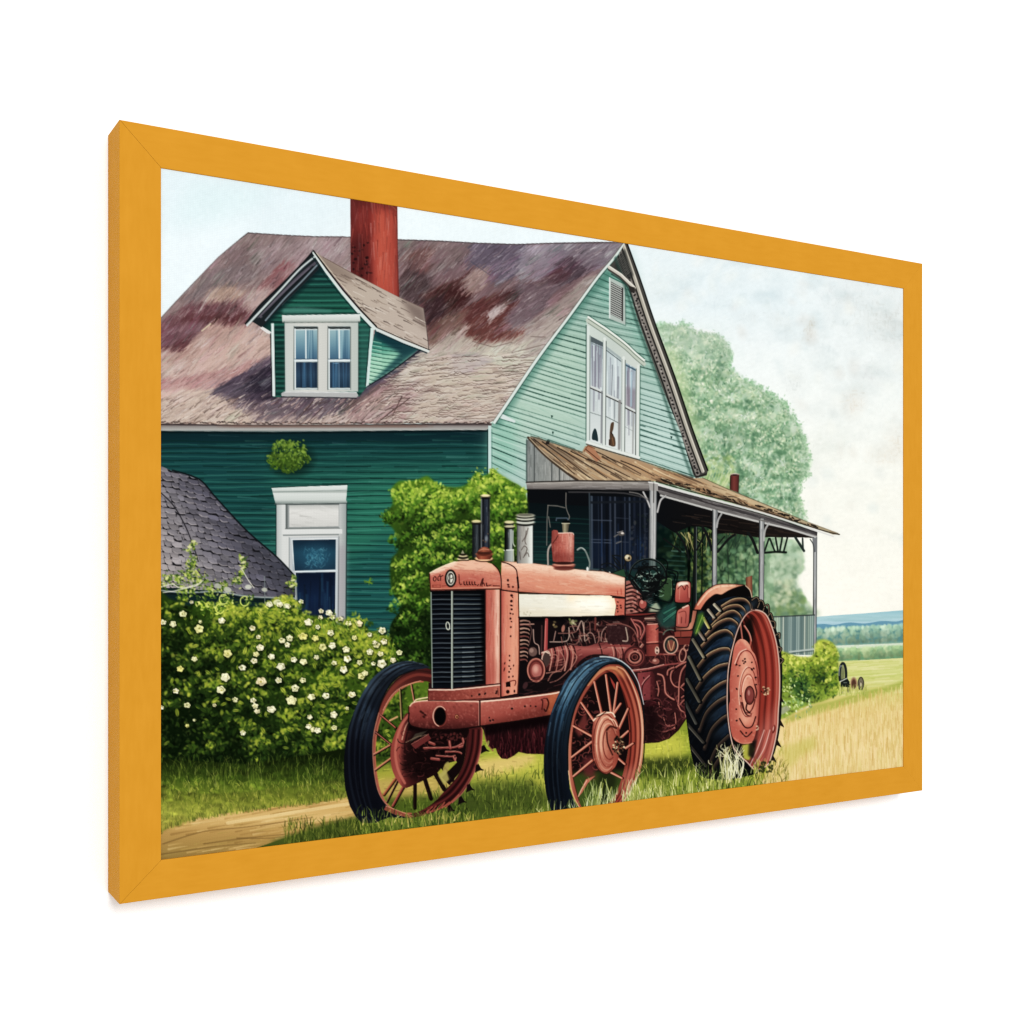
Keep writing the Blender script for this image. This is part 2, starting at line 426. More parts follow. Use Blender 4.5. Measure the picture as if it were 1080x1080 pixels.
for x0, y0, k in ((742, 500, 14), (778, 520, 22), (795, 515, 18), (748, 430, 12), (800, 470, 14), (764, 470, 12)):   # limbs showing through
    for _ in range(5):
        q = -1.2 + rng.gauss(0, .4); l = rng.uniform(.5, 1.2) * k
        with clip(tm): line([(x0, y0), (x0 + math.cos(q) * l * .5, y0 + math.sin(q) * l * .6), (x0 + math.cos(q) * l * 1.1, y0 + math.sin(q) * l)], 1.2, rng.choice(['#4f7d5a', '#3f6a4c', '#6d9a74']), .45, sm=True, w1=.4)
for x, y in ((700, 352), (762, 372), (800, 428), (786, 440), (812, 455), (820, 470), (845, 492), (826, 488), (770, 420), (751, 398), (805, 462), (793, 449)):
    dabs([(x + rng.gauss(0, 3), y + rng.gauss(0, 3)) for _ in range(7)], ['#e8f1ec', '#dcebe4'], .5, 1.4, alpha=.55)
for _ in range(420):                             # broken outline
    i = rng.randrange(len(TREE) - 3); p, q = TREE[i], TREE[i + 1]; t = rng.random()
    x, y = lerp(p[0], q[0], t) + rng.gauss(0, 1.8), lerp(p[1], q[1], t) + rng.gauss(0, 1.8)
    oval(x, y, rng.uniform(.7, 1.8), rng.uniform(.6, 1.3), rng.choice(['#9cc39a', '#b3d1ab', '#86b288']), rng.uniform(0, 3), .5, soft=.6)
TCL = [(712, 354, 11), (730, 350, 9), (746, 362, 13), (760, 372, 9), (720, 372, 13), (738, 385, 14), (757, 395, 13), (775, 405, 12), (725, 405, 13), (745, 415, 14), (766, 420, 13), (790, 418, 14), (808, 424, 12), (735, 437, 14), (756, 445, 13), (778, 445, 14), (800, 445, 14), (822, 443, 12), (745, 465, 13),
    (768, 470, 13), (790, 472, 14), (812, 468, 14), (834, 466, 11), (842, 485, 10), (755, 492, 13), (778, 495, 13), (800, 496, 14), (822, 494, 13), (840, 500, 9), (790, 518, 12), (812, 520, 13), (832, 520, 11), (822, 540, 12), (838, 542, 8), (765, 515, 10)]
for x, y in inside(tm, 190, (695, 340, 852, 556)): TCL.append((x, y, rng.uniform(4, 8)))
TCL.sort(key=lambda p: p[1])
with clip(tm):
    for cx, cy, r in TCL:                         # shadow under each clump, then its lit leaves
        w_ = .55 + .45 * min(1, max(0, (cy - 345) / 110))
        for _ in range(int(r * 2)): oval(cx + rng.gauss(0, r * .6), cy + r * .55 + rng.gauss(0, r * .25), rng.uniform(1, 2.6), rng.uniform(.7, 1.5), rng.choice(['#5b8f67', '#6a9d73', '#4d805c', '#7aaa7f']), rng.uniform(0, 3), .32 * w_, soft=.8)
        bushy(TREE, 0, [(cx, cy, r, .15)], 26, ['#6fa075', '#5f9168'], ['#8db788', '#9cc394', '#84b083'], ['#bcd6a4', '#c9dfb2', '#aed09f', '#d3e5bd'], .7, 1.7)
for _ in range(26):                              # deeper pockets
    x, y = rng.uniform(705, 845), rng.uniform(370, 545)
    with clip(tm):
        for _k in range(16): oval(x + rng.gauss(0, 3), y + rng.gauss(0, 5), rng.uniform(.8, 2.2), rng.uniform(1, 3), rng.choice(['#5d906a', '#4f8060', '#6b9c74', '#447356']), rng.gauss(0, .5), .4, soft=.8)
for _ in range(170):                             # leaf tufts breaking the outline
    i = rng.randrange(1, len(TREE) - 3); p, q = TREE[i], TREE[i + 1]; t = rng.random(); x, y = lerp(p[0], q[0], t) + rng.gauss(.5, 1.6), lerp(p[1], q[1], t) + rng.gauss(-.5, 1.6)
    for _k in range(7): oval(x + rng.gauss(0, 1.7), y + rng.gauss(0, 1.5), rng.uniform(.5, 1.3), rng.uniform(.4, .9), rng.choice(['#9cc39a', '#86b288', '#a9cba4', '#78a67c']), rng.uniform(0, 3), .6, soft=.5)
for _ in range(70):                              # sky holes
    x, y = rng.uniform(700, 850), rng.uniform(350, 545)
    if at(x, y, tm) > .5: dabs([(x + rng.gauss(0, 1.6), y + rng.gauss(0, 1.6)) for _ in range(3)], ['#e6efe6', '#dbe9dc'], .4, 1.1, alpha=.5)
poly([(690, 338), (760, 350), (780, 380), (740, 385), (700, 370)], '#c9dccb', .3, feather=10)
poly([(700, 365), (712, 368), (735, 440), (742, 498), (730, 470)], '#b9d690', .5, feather=4)
foliage(tm, (736, 480, 775, 560), 300, ['#8db56a', '#a7c77e', '#78a35c', '#bdd38f'], 1.2, 3.4, None, .6)
for x0 in range(745, 770, 3):
    line([(x0 - 6, 515), (x0, 505), (x0 + 4, 492)], 2, rng.choice(['#a9c97e', '#8fb86a', '#c2d798']), .6, w1=.5)
# garden seen through the porch
foliage(lm, (800, 545, 858, 655), 700, ['#8fb38c', '#7aa07a', '#a9c79e', '#6a9471', '#b9d2ae'], 1.5, 4.5, lambda x, y: lerp(1.0, .92, (y - 560) / 90), .5, 1.2)
foliage(lm, (800, 565, 850, 612), 150, ['#c2dbb4', '#b1cfa8', '#a4c7a4'], 1.5, 4, None, .5, 1.2)
foliage(lm, (804, 625, 850, 652), 150, ['#7f9f62', '#6a8f62', '#8aab72', '#55805c'], 1.5, 4, None, .55, 1.2)
foliage(lm, (816, 610, 838, 640), 60, ['#c9d6a8', '#b9cc9c'], 1.2, 3, None, .5, 1.2)
# ------------------------------------------------------ the painting: house --
def siding(M, left, right, y0, y1, n, dark, light, w=1.0, a=.75, wob=.5, al=.4):
    """clapboards: lines from the polyline left to the polyline right (both given top to bottom)"""
    L, R = np.asarray(left, float), np.asarray(right, float)
    def along(Q, t):
        s = np.linspace(0, 1, len(Q)); return np.interp(t, s, Q[:, 0]), np.interp(t, s, Q[:, 1])
    with clip(M):
        for i in range(n):
            t = (i + .5 + rng.uniform(-.12, .12)) / n
            (ax, ay), (bx, by) = along(L, t), along(R, t)
            m = max(3, int(abs(bx - ax) / 25)); ph = rng.uniform(0, 6)
            q = [(lerp(ax, bx, k / m), lerp(ay, by, k / m) + wob * math.sin(ph + k * 1.7) * rng.uniform(.3, 1)) for k in range(m + 1)]
            k = 0
            while k < m:                          # broken into strokes of uneven pressure
                e = min(m, k + rng.randint(1, 4))
                line(q[k:e + 1], w * rng.uniform(.7, 1.4), dark, a * rng.uniform(.5, 1.1), sm=True, w1=w * rng.uniform(.4, 1.2), n=3)
                k = e if rng.random() < .8 else e + (1 if m > 6 else 0)
            g = (along(L, min(1, t + .6 / n))[1] - ay) * .9
            line([(x, y + g) for x, y in q], w * 1.3, light, al * rng.uniform(.3, 1), sm=True, n=3)

P('painted_house')
# front wall
WALL = [(164, 448), (517, 448), (517, 700), (164, 700)]
poly(WALL, lin((0, 450), (0, 690), (0, '#0b3a3f'), (.1, '#114847'), (.25, '#1e6054'), (.5, '#256c5a'), (.75, '#1b5a53'), (1, '#123f40')))
poly([(164, 450), (250, 455), (300, 520), (290, 600), (164, 500)], '#0f4347', .7, feather=14)
poly([(380, 505), (516, 500), (516, 545), (390, 570), (360, 540)], '#2a7660', .65, feather=14)
poly([(360, 600), (420, 560), (430, 690), (360, 690)], '#165553', .8, feather=10)
poly([(164, 448), (517, 448), (517, 466), (164, 468)], '#082c33', .85, feather=4)
wm = mask(WALL)
siding(wm, [(164, 462), (164, 690)], [(517, 462), (517, 690)], 0, 0, 35, '#06302b', '#4a9a84', 1.15, .9, .8, .5)
hatch(wm, (164, 455, 517, 690), 900, 0.02, 26, 1.5, .14, .35, ['#2f8a70', '#0d3d3c'], .05)
# light gable wall
GAB = [(659, 258), (744, 500), (735, 506), (685, 488), (614, 478), (560, 460), (558, 470), (560, 530), (517, 530), (516, 450), (540, 420), (600, 333), (630, 293)]
poly(GAB, lin((600, 300), (620, 480), (0, '#7c9f92'), (.45, '#98b5a6'), (1, '#a2beb3')))
poly([(520, 440), (590, 350), (619, 345), (619, 465), (560, 455), (520, 500)], '#adc9b2', .6, feather=12)
poly([(640, 270), (663, 265), (700, 420), (690, 400), (660, 330), (630, 320)], '#6fa392', .75, feather=7)
poly([(676, 400), (705, 430), (728, 490), (680, 480)], '#b4d0c6', .7, feather=8)
poly([(517, 450), (545, 430), (545, 500), (517, 500)], '#7bb39d', .6, feather=6)
gm = mask(GAB)
siding(gm, [(640, 278), (600, 332), (565, 380), (538, 420)], [(668, 296), (690, 350), (720, 425), (740, 482)], 0, 0, 27, '#23473f', '#bcd8ca', 1.05, .95, .4, .55)
siding(gm, [(676, 444), (675.5, 486)], [(722, 458), (736, 506)], 0, 0, 7, '#23473f', '#c8e6d8', 1.05, .9, .3, .55)
siding(gm, [(536, 424), (517, 452), (517, 500)], [(628, 452), (600, 480), (575, 534)], 0, 0, 12, '#23473f', '#bcd8c8', 1.05, .95, .3, .55)
hatch(gm, (517, 260, 745, 505), 700, .4, 12, 1.1, .1, .4, ['#cdebd6', '#6da28f'], .1)
for x, y in ((582, 439), (583, 456), (652, 372), (708, 461)): poly([(x - 1, y - 1), (x + 1.5, y - .6), (x + .6, y + 1), (x, y + 2.6)], '#1d4038')
with clip(gm): line([(642, 288), (620, 312), (600, 337), (560, 394), (524, 446)], 9, '#3d7264', .55, soft=3.5)
for p, q in (((530, 437), (543, 445)),): poly([(528, 436), (531, 437), (544, 444), (543, 446), (527, 441)], '#c9d8d2')
# main roof
P('painted_house>painted_roof')
ROOF = [(164, 341), (185, 318), (195, 307.5), (230, 271), (249, 255), (261.5, 245), (275, 246), (304, 247.8), (330, 249), (370, 249.5), (420, 252.3), (462, 253.6), (505, 256), (545, 257.3), (580, 256), (630, 255), (659, 255.4),
        (630, 292.5), (600, 333), (567, 377), (540, 416), (521, 443), (516, 446.5), (430, 446.5), (350, 447.5), (287, 448), (220, 447.5), (164, 446.5)]
poly(ROOF, lin((0, 245), (0, 447), (0, '#8e7d7f'), (.3, '#8d7475'), (.6, '#a68f88'), (1, '#b09c93')))
rm = mask(ROOF)
def rdir(x, y):
    if x < 300: return -0.85 + max(0, (y - 340) / 100) * .38
    if y > 370: return lerp(-.75, -.1, min(1, max(0, (x - 380) / 110)))
    return lerp(-.85, -.6, min(1, (x - 420) / 150)) if x > 420 else -.85
def patch(pts, c, a=.85, f=3):
    poly(pts, c, a, feather=min(f, 4) * .3)
    P_ = np.asarray(pts, float); n = len(P_); per = np.hypot(*(P_ - np.roll(P_, -1, 0)).T)
    for i in range(n):                            # frayed edge: bristles running along the slope
        for _ in range(int(per[i] * 1.3)):
            t = rng.random(); x, y = P_[i] * (1 - t) + P_[(i + 1) % n] * t
            d = rdir(x, y) + rng.gauss(0, .12); l = rng.uniform(2, 10) * min(1, f / 3 + .3); q = rng.gauss(0, 2)
            line([(x - math.cos(d) * l + q, y - math.sin(d) * l), (x + math.cos(d) * l + q, y + math.sin(d) * l)], rng.uniform(.7, 1.7), jit(c, .07), a * rng.uniform(.35, .9), w1=.4)
with clip(rm):
    patch([(164, 345), (230, 275), (260, 247), (370, 248), (370, 285), (320, 275), (262, 340), (200, 345)], '#94817f', .9, 5)
    patch([(240, 262), (300, 262), (300, 280), (250, 290)], '#857474', .7, 6)
    patch([(225, 285), (262, 280), (270, 292), (235, 300), (205, 312)], '#8a7d7e', .8, 4)
    patch([(270, 262), (320, 255), (360, 252), (362, 268), (320, 280), (288, 300)], '#a18f90', .8, 5)
    patch([(278, 300), (300, 276), (312, 280), (288, 306), (262, 335), (250, 332)], '#97696a', .7, 4)
    patch([(225, 305), (248, 303), (256, 310), (240, 318), (220, 318)], '#c0a795', .8, 3)
    patch([(262, 308), (285, 305), (268, 328), (258, 330)], '#c0aaa3', .85, 3)
    patch([(164, 345), (200, 322), (250, 320), (262, 332), (255, 345), (222, 340), (195, 352), (180, 372), (164, 376)], '#7a5359', .9, 4)
    patch([(195, 335), (258, 331), (250, 344), (226, 340)], '#6b3f42', .75, 3)
    patch([(164, 360), (205, 352), (215, 352), (195, 372), (164, 372)], '#6d4147', .85, 3)
    patch([(164, 352), (210, 340), (218, 350), (190, 356), (164, 366)], '#8c6a72', .7, 3)
    patch([(164, 372), (195, 372), (222, 342), (262, 345), (285, 352), (287, 372), (250, 395), (210, 410), (164, 415)], '#c3a498', .9, 4)
    patch([(164, 385), (210, 395), (230, 410), (164, 425)], '#c9aea2', .7, 5)
    patch([(164, 404), (215, 395), (285, 378), (286, 388), (240, 405), (200, 415), (164, 422)], '#ae8481', .8, 4)
    patch([(164, 372), (176, 373), (180, 392), (164, 396)], '#cfb3a8', .8, 3)
    patch([(164, 414), (215, 412), (270, 425), (260, 446), (164, 446)], '#c4ae9e', .8, 5)
    patch([(228, 412), (255, 395), (270, 386), (287, 376), (290, 420), (380, 420), (370, 432), (300, 434), (262, 428)], '#544957', .92, 4)
    patch([(262, 400), (287, 385), (289, 418), (270, 418)], '#2f2836', .85, 4)
    patch([(250, 425), (370, 425), (330, 438), (280, 440)], '#6e5f66', .7, 4)
    patch([(440, 365), (452, 371), (418, 400), (376, 421), (380, 410), (420, 385)], '#4a4556', .92, 3)
    patch([(445, 380), (420, 405), (375, 432), (365, 428), (390, 414), (425, 390)], '#77615f', .75, 4)
    # right of the chimney
    patch([(420, 252), (470, 254), (490, 268), (460, 285), (428, 275)], '#93817f', .85, 5)
    patch([(430, 268), (455, 262), (452, 285), (432, 292)], '#86605a', .6, 4)
    patch([(500, 257), (555, 258), (548, 285), (530, 296), (515, 288), (496, 276)], '#77707f', .9, 4)
    patch([(550, 262), (600, 258), (595, 275), (575, 292), (548, 290)], '#a39fa8', .8, 5)
    patch([(590, 258), (655, 257), (645, 275), (610, 290), (588, 280)], '#8e8790', .8, 4)
    patch([(580, 300), (590, 280), (600, 271), (612, 280), (622, 284), (605, 294), (590, 300), (578, 308)], '#65545d', .92, 2.5)
    patch([(580, 290), (592, 283), (600, 288), (590, 301), (577, 306)], '#6d4a52', .7, 2)
    patch([(430, 285), (450, 290), (452, 312), (448, 325), (422, 312), (424, 298)], '#5c4a4b', .9, 4)
    patch([(448, 310), (470, 300), (485, 296), (500, 285), (502, 305), (490, 320), (470, 335), (452, 355), (450, 330)], '#6f4a47', .92, 4)
    patch([(465, 305), (492, 304), (494, 316), (478, 324), (462, 322)], '#542c2b', .85, 3)
    patch([(450, 318), (468, 312), (468, 330), (452, 336)], '#4b3338', .8, 3)
    patch([(500, 285), (515, 286), (510, 302), (495, 308), (492, 300)], '#b59f95', .85, 3)
    patch([(500, 320), (535, 307), (550, 311), (545, 325), (520, 340), (498, 340), (480, 335)], '#73433f', .92, 3)
    patch([(484, 345), (508, 335), (530, 335), (530, 350), (555, 350), (540, 360), (500, 367), (490, 352)], '#7a4a43', .95, 2.5)
    patch([(532, 308), (548, 310), (545, 318), (530, 318)], '#5a3435', .7, 2)
    patch([(470, 335), (490, 330), (484, 345), (462, 360), (452, 368), (452, 352)], '#8d6d62', .8, 3)
    patch([(545, 300), (590, 300), (572, 325), (545, 345), (535, 340), (548, 318)], '#85757a', .85, 4)
    patch([(514, 330), (532, 320), (533, 322), (518, 338)], '#d3c6bf', .95, .6)
    patch([(482, 352), (492, 343), (494, 344), (485, 353)], '#c9b4a9', .9, .6)
    patch([(448, 372), (475, 353), (490, 355), (510, 364), (535, 362), (560, 350), (575, 340), (600, 318), (600, 333), (567, 377), (540, 416), (480, 415), (420, 400)], '#bfb5a5', .93, 2.5)
    patch([(560, 345), (600, 310), (625, 290), (630, 292), (600, 333), (570, 372), (540, 380)], '#a79a92', .85, 4)
    patch([(515, 370), (555, 362), (545, 385), (520, 385)], '#c2bda9', .8, 4)
    patch([(440, 395), (480, 375), (520, 385), (540, 400), (520, 440), (400, 446), (390, 420)], '#bfae9d', .85, 6)
    patch([(400, 412), (440, 402), (425, 445), (380, 446), (370, 436)], '#a08280', .75, 5)
    patch([(478, 375), (500, 372), (515, 380), (498, 392), (478, 390)], '#b0a39f', .7, 3)
with clip(rm):
    poly([(420, 250), (660, 254), (600, 325), (540, 355), (480, 362), (452, 372), (420, 312)], '#b5a6ad', .55, feather=10, mode='mul'); poly([(164, 340), (262, 246), (330, 250), (262, 345), (164, 400)], '#c9bcbc', .45, feather=8, mode='mul')
    for k, (x, y) in enumerate(inside(rm, 900, (166, 245, 655, 447))):     # tufts: several bristles side by side in one tone
        d = rdir(x, y) + rng.gauss(0, .1); q = at(x, y); v = rng.gauss(0, .17); q = q * (1 + v) if v < 0 else q + (1 - q) * v
        q = np.clip(q + np.array([.03, -.01, .01], f32) * rng.gauss(0, 1), 0, 1)
        for _ in range(6):
            u = rng.gauss(0, 2.4); l = rng.uniform(4, 10); ox, oy = -math.sin(d) * u, math.cos(d) * u; g_ = rng.gauss(0, 2)
            line([(x + ox + math.cos(d) * (g_ - l), y + oy + math.sin(d) * (g_ - l)), (x + ox + math.cos(d) * (g_ + l), y + oy + math.sin(d) * (g_ + l))], rng.uniform(.7, 1.5), np.clip(q * (1 + rng.gauss(0, .05)), 0, 1), .4, w1=.4)
hatch(rm, (166, 245, 655, 447), 3600, rdir, 12, 1.1, .12, .5, ['#cbbab0', '#6d5357', '#8b8794'], .14, curve=.15)
hatch(rm, (166, 245, 655, 447), 5600, rdir, 8, .65, .24, .55, ['#4b393c', '#dccfc5'], .16, curve=.15)
with clip(rm):                                   # weathered shingle courses above the eaves
    for _ in range(330):
        x = rng.uniform(400, 555); y = rng.uniform(375, 445)
        if x + (y - 446) * .7 > 528: continue
        l = rng.uniform(5, 22); pts = [(x + l * k / 5, y - l * k * .012 + rng.gauss(0, .45)) for k in range(6)]
        line(pts, .8, rng.choice(['#5f4e47', '#76625a', '#54443f']), .75, sm=True, w1=.3)
        line([(a, b + 1.2) for a, b in pts], .9, '#d3c5b8', .45, sm=True)
    for _ in range(260):
        x = rng.uniform(166, 420); y = rng.uniform(418, 446); a = rng.uniform(-.9, -.35); l = rng.uniform(4, 12)
        line([(x, y), (x + math.cos(a) * l, y + math.sin(a) * l)], 1, rng.choice(['#e6d6c6', '#5b4745', '#d8c2b3', '#40322f', '#c7a797']), .6, w1=.4)
    for x in range(166, 520, 3):                  # ragged edge of the eaves
        y = 446.3 + rng.uniform(-1, .8)
        line([(x, y), (x + 2.4, y + rng.uniform(-1, .5))], 1.2, rng.choice(['#3d302e', '#2f2625', '#7b655c']), .8)
    for pts in ([(340, 430), (326, 444)], [(415, 432), (398, 446)], [(424, 418), (414, 438)], [(330, 424), (316, 440)], [(432, 420), (405, 440)]): line(pts, 1.2, '#4b3936', .8, w1=.6)
    for pts in ([(497, 276), (508, 284), (518, 291)],): line(pts, 1.6, '#51505f', .5, w1=.6)
    line([(213, 349), (222, 341.5)], 1.4, '#cdbb9e'); line([(560, 355), (575, 355.5)], .8, '#5a4a45', .6)
    for pts in ([(452, 370), (470, 355)], [(588, 318), (600, 308)], [(540, 372), (575, 363)], [(498, 360), (520, 366), (540, 361)]): line(pts, .8, '#5e4b46', .6)
    line([(164, 341), (195, 307.5), (230, 271), (261.5, 245)], 1.2, '#5d5653', .7)
    line([(253, 252), (262, 244.6)], 1.6, '#3a3433', .9)
    line([(262, 245.5), (304, 248), (330, 249.3), (370, 249.7), (420, 252.8), (462, 254), (505, 256.4), (545, 257.8), (580, 256.5), (655, 255.6)], 1.5, '#4d4446', .8)
# verge board of the near gable and the fascia
P('painted_house')
VER = [(660, 255), (646, 274), (630, 293), (600, 334), (567, 378), (540, 418), (521.5, 445.5)]
line([(x - .8, y - 1) for x, y in VER], 1.3, '#5a5550', .8, sm=True, w1=1.6); line(VER, 2.2, '#cfdcd3', sm=True, w1=3, part=PARTS.index('painted_house')); line([(x + 1.8, y + .9) for x, y in VER], .9, '#2d4f47', .8, sm=True)
poly([(164, 446.5), (287, 448.5), (350, 448), (430, 447), (519, 446.5), (517, 453.5), (430, 454), (350, 455), (287, 455.5), (164, 454.5)], lin((0, 447), (0, 455), (0, '#544748'), (.35, '#8b8581'), (.8, '#a9a8a3'), (1, '#6d7775')))
line([(164, 447.6), (287, 449), (350, 448.6), (517, 447.2)], 1.3, '#3a2e2d', .8)
for x in range(230, 440, 6): line([(x, 449.5), (x + 22, 449.6)], 2.4, '#7c6258', .28, soft=1)
line([(164, 455.8), (287, 456.8), (430, 455.3), (516, 454.5)], 2, '#04181c', .8)
poly([(515, 449), (518, 449), (518.3, 503), (514.8, 503)], '#b9d3cc'); line([(514.3, 453), (514.3, 500)], .8, '#08302f', .9); line([(518.8, 453), (518.8, 498)], .7, '#47776a', .8)
# chimney
P('painted_house>painted_chimney')
CHIM = [(369.5, 204), (419, 211), (419.5, 260), (421, 313.5), (404, 305), (386, 296), (370, 288)]
poly(CHIM, lin((369, 0), (421, 0), (0, '#6e2a27'), (.2, '#7e2f2a'), (.42, '#86322b'), (.5, '#a3463a'), (.62, '#b5503f'), (.85, '#ad4b3c'), (1, '#8b3a31')))
cm = mask(CHIM)
with clip(cm):
    poly([(369, 255), (384, 245), (392, 300), (369, 290)], '#4f1b1c', .75, feather=5); poly([(369, 204), (420, 212), (420, 224), (369, 216)], '#5d2422', .6, feather=4)
    poly([(396, 225), (408, 225), (412, 300), (398, 300)], '#c05b46', .5, feather=4)
    for _ in range(26): oval(rng.uniform(370, 392), rng.uniform(255, 292), rng.uniform(.6, 2.2), rng.uniform(.6, 1.6), '#1f0a0c', 0, .7)
    line([(419, 213), (420.5, 313)], 2, '#6b2b25', .7)
hatch(cm, (369, 205, 421, 313), 260, 1.55, 16, 1.2, .13, .5, ['#d0705a', '#5a1f1e'], .08)
line([(404, 211), (414, 218), (418, 222)], 1, '#8d5a43', .7)

# dormer
P('painted_house>painted_dormer')
DR = [(330.5, 265), (341, 271), (370, 287), (404, 305), (421, 313.5), (447, 325), (450, 345), (453, 370.5), (425, 359), (397, 346)]
poly(DR, lin((340, 270), (450, 365), (0, '#9d8d80'), (.4, '#b3a495'), (1, '#b5a69a')))
dm = mask(DR)
with clip(dm):
    poly([(421, 313), (448, 325), (451, 350), (435, 335)], '#6e5f59', .75, feather=3); poly([(331, 265), (370, 287), (380, 300), (350, 290)], '#7d6d63', .6, feather=3)
    for _ in range(330):
        x, y = rng.uniform(332, 453), rng.uniform(266, 370); l = rng.uniform(4, 12)
        line([(x, y), (x + l * .5, y + l * .25 + rng.gauss(0, .4)), (x + l, y + l * .5)], rng.uniform(.6, 1.4), rng.choice(['#4b3f3a', '#d9cec0', '#6a5b52', '#c8bbac', '#857567', '#362c2a']), .65, w1=.4)
    line([(341, 271), (370, 287), (421, 313), (447, 325)], 1.2, '#5f4c47', .8); line([(447, 325), (450, 345), (452.5, 369)], 1, '#332a2b', .8)
# dormer cheek
CH = [(396, 347), (425, 360), (442, 368), (420, 386), (388, 407), (391, 370)]
poly(CH, lin((395, 350), (405, 405), (0, '#174f50'), (.25, '#2c7a6c'), (.5, '#8fc4a7'), (1, '#a8d2b4')))
chm = mask(CH)
with clip(chm):
    for i in range(13):
        y = 357 + i * 4.2
        line([(388, y + 1), (405, y + 4), (424, y + 6)], .9, '#1c4b42', .85, sm=True); line([(390, y + 2.4), (402, y + 4.8)], 1.2, '#bfe6c8', .5)
    poly([(396, 346), (445, 368), (425, 375), (396, 356)], '#0e3641', .85, feather=2); poly([(445, 366), (420, 386), (388, 407), (410, 385), (425, 370)], '#17444b', .8, feather=1.5)
line([(388, 407), (408, 395), (430, 379), (444, 369)], 1.4, '#131f27', .9, sm=True)
poly([(395, 343), (398, 346), (425, 358.6), (453, 369.6), (452.5, 372), (424, 361.6), (397, 349.5)], '#ccd3cc'); line([(396, 344.8), (425, 357.5), (453, 369)], .9, '#2b2724', .9); line([(398, 350.2), (425, 362.4), (450, 372.2)], 1.2, '#0e2a31', .9)
# dormer face
FACE = [(337, 279), (392, 344), (391, 362), (387, 408), (379, 418), (288, 419), (286, 352), (276, 344), (300, 318), (320, 299)]
poly(FACE, lin((0, 280), (0, 418), (0, '#103539'), (.2, '#185046'), (.36, '#1f604f'), (.5, '#123f39'), (1, '#194c43')))
fm = mask(FACE)
siding(fm, [(286, 284), (286, 418)], [(392, 284), (392, 418)], 0, 0, 25, '#062422', '#3f907a', 1.1, .9, .5, .6)
with clip(fm):
    poly([(378, 340), (392, 345), (388, 408), (379, 416)], '#3f8072', .5, feather=2); line([(276, 345), (300, 319), (320, 300), (338, 280)], 7, '#0a2529', .8, soft=2.5)
    poly([(298, 325), (318, 323), (350, 327), (350, 330), (298, 331)], '#5f9186', .5, feather=1)
SOF = [(330.5, 264.5), (336, 274), (339, 281), (320, 300), (301, 318.5), (284, 336), (276, 345.5), (266, 339), (259, 342), (273, 323), (297, 300), (320, 277)]
poly(SOF, '#20272b')
sfm = mask(SOF)
with clip(sfm):
    for pts, w, c, a in (([(333, 277), (315, 292), (295, 312), (275, 334)], 3, '#5d5862', .9), ([(335, 279), (318, 297), (300, 315), (280, 338)], 1.5, '#8b99a0', .9), ([(331, 272), (300, 300)], 1, '#45505a', .8), ([(330, 281), (300, 310), (277, 333)], 1.2, '#10171b', .9), ([(326, 283), (300, 307), (272, 335)], 1, '#7d7480', .6), ([(338, 283), (320, 301), (298, 322)], 1.4, '#5f7476', .8)): line(pts, w, c, a, sm=True)
line([(259, 341.5), (273, 323), (297, 300), (320, 276.5), (330.5, 264.5)], 1.6, '#12161a', sm=True)
line([(260.6, 343), (279, 323.5), (297, 304.5), (316, 284), (331.5, 271)], 2.2, '#c6d0cc', sm=True, w1=1.6)
poly([(274, 346), (277, 344.5), (286, 350), (286, 353), (281, 351)], '#d8d5d0')
line([(330.6, 266.5), (344, 286.5), (360.5, 308), (377, 327.5), (395, 346)], 2.4, '#cbd6cf', w1=4, part=PART[0]); line([(331, 265), (345, 284), (362, 306), (379, 325.5), (397, 344.5)], 1.4, '#1a1816', .95, w1=1.6)
line([(334, 267), (348, 285), (364, 304.5), (380, 323)], .9, '#cbbfa9', .8); line([(329, 270), (342, 290), (359, 311), (376, 330), (391, 346)], .9, '#0d2c2d', .9)
poly([(286, 341), (289, 341), (290.3, 418), (287.4, 418)], '#d3e0da'); line([(285.4, 352), (286.6, 418)], 1, '#131a1d', .8); line([(289.6, 345), (290.6, 418)], .7, '#0b2a2a', .8)
poly([(391, 346), (394.5, 346), (391, 380), (389, 406), (385.8, 408), (388.6, 375)], '#c4d9d1'); line([(390, 348), (388, 375), (385.5, 407)], .8, '#0b2f2d', .9)
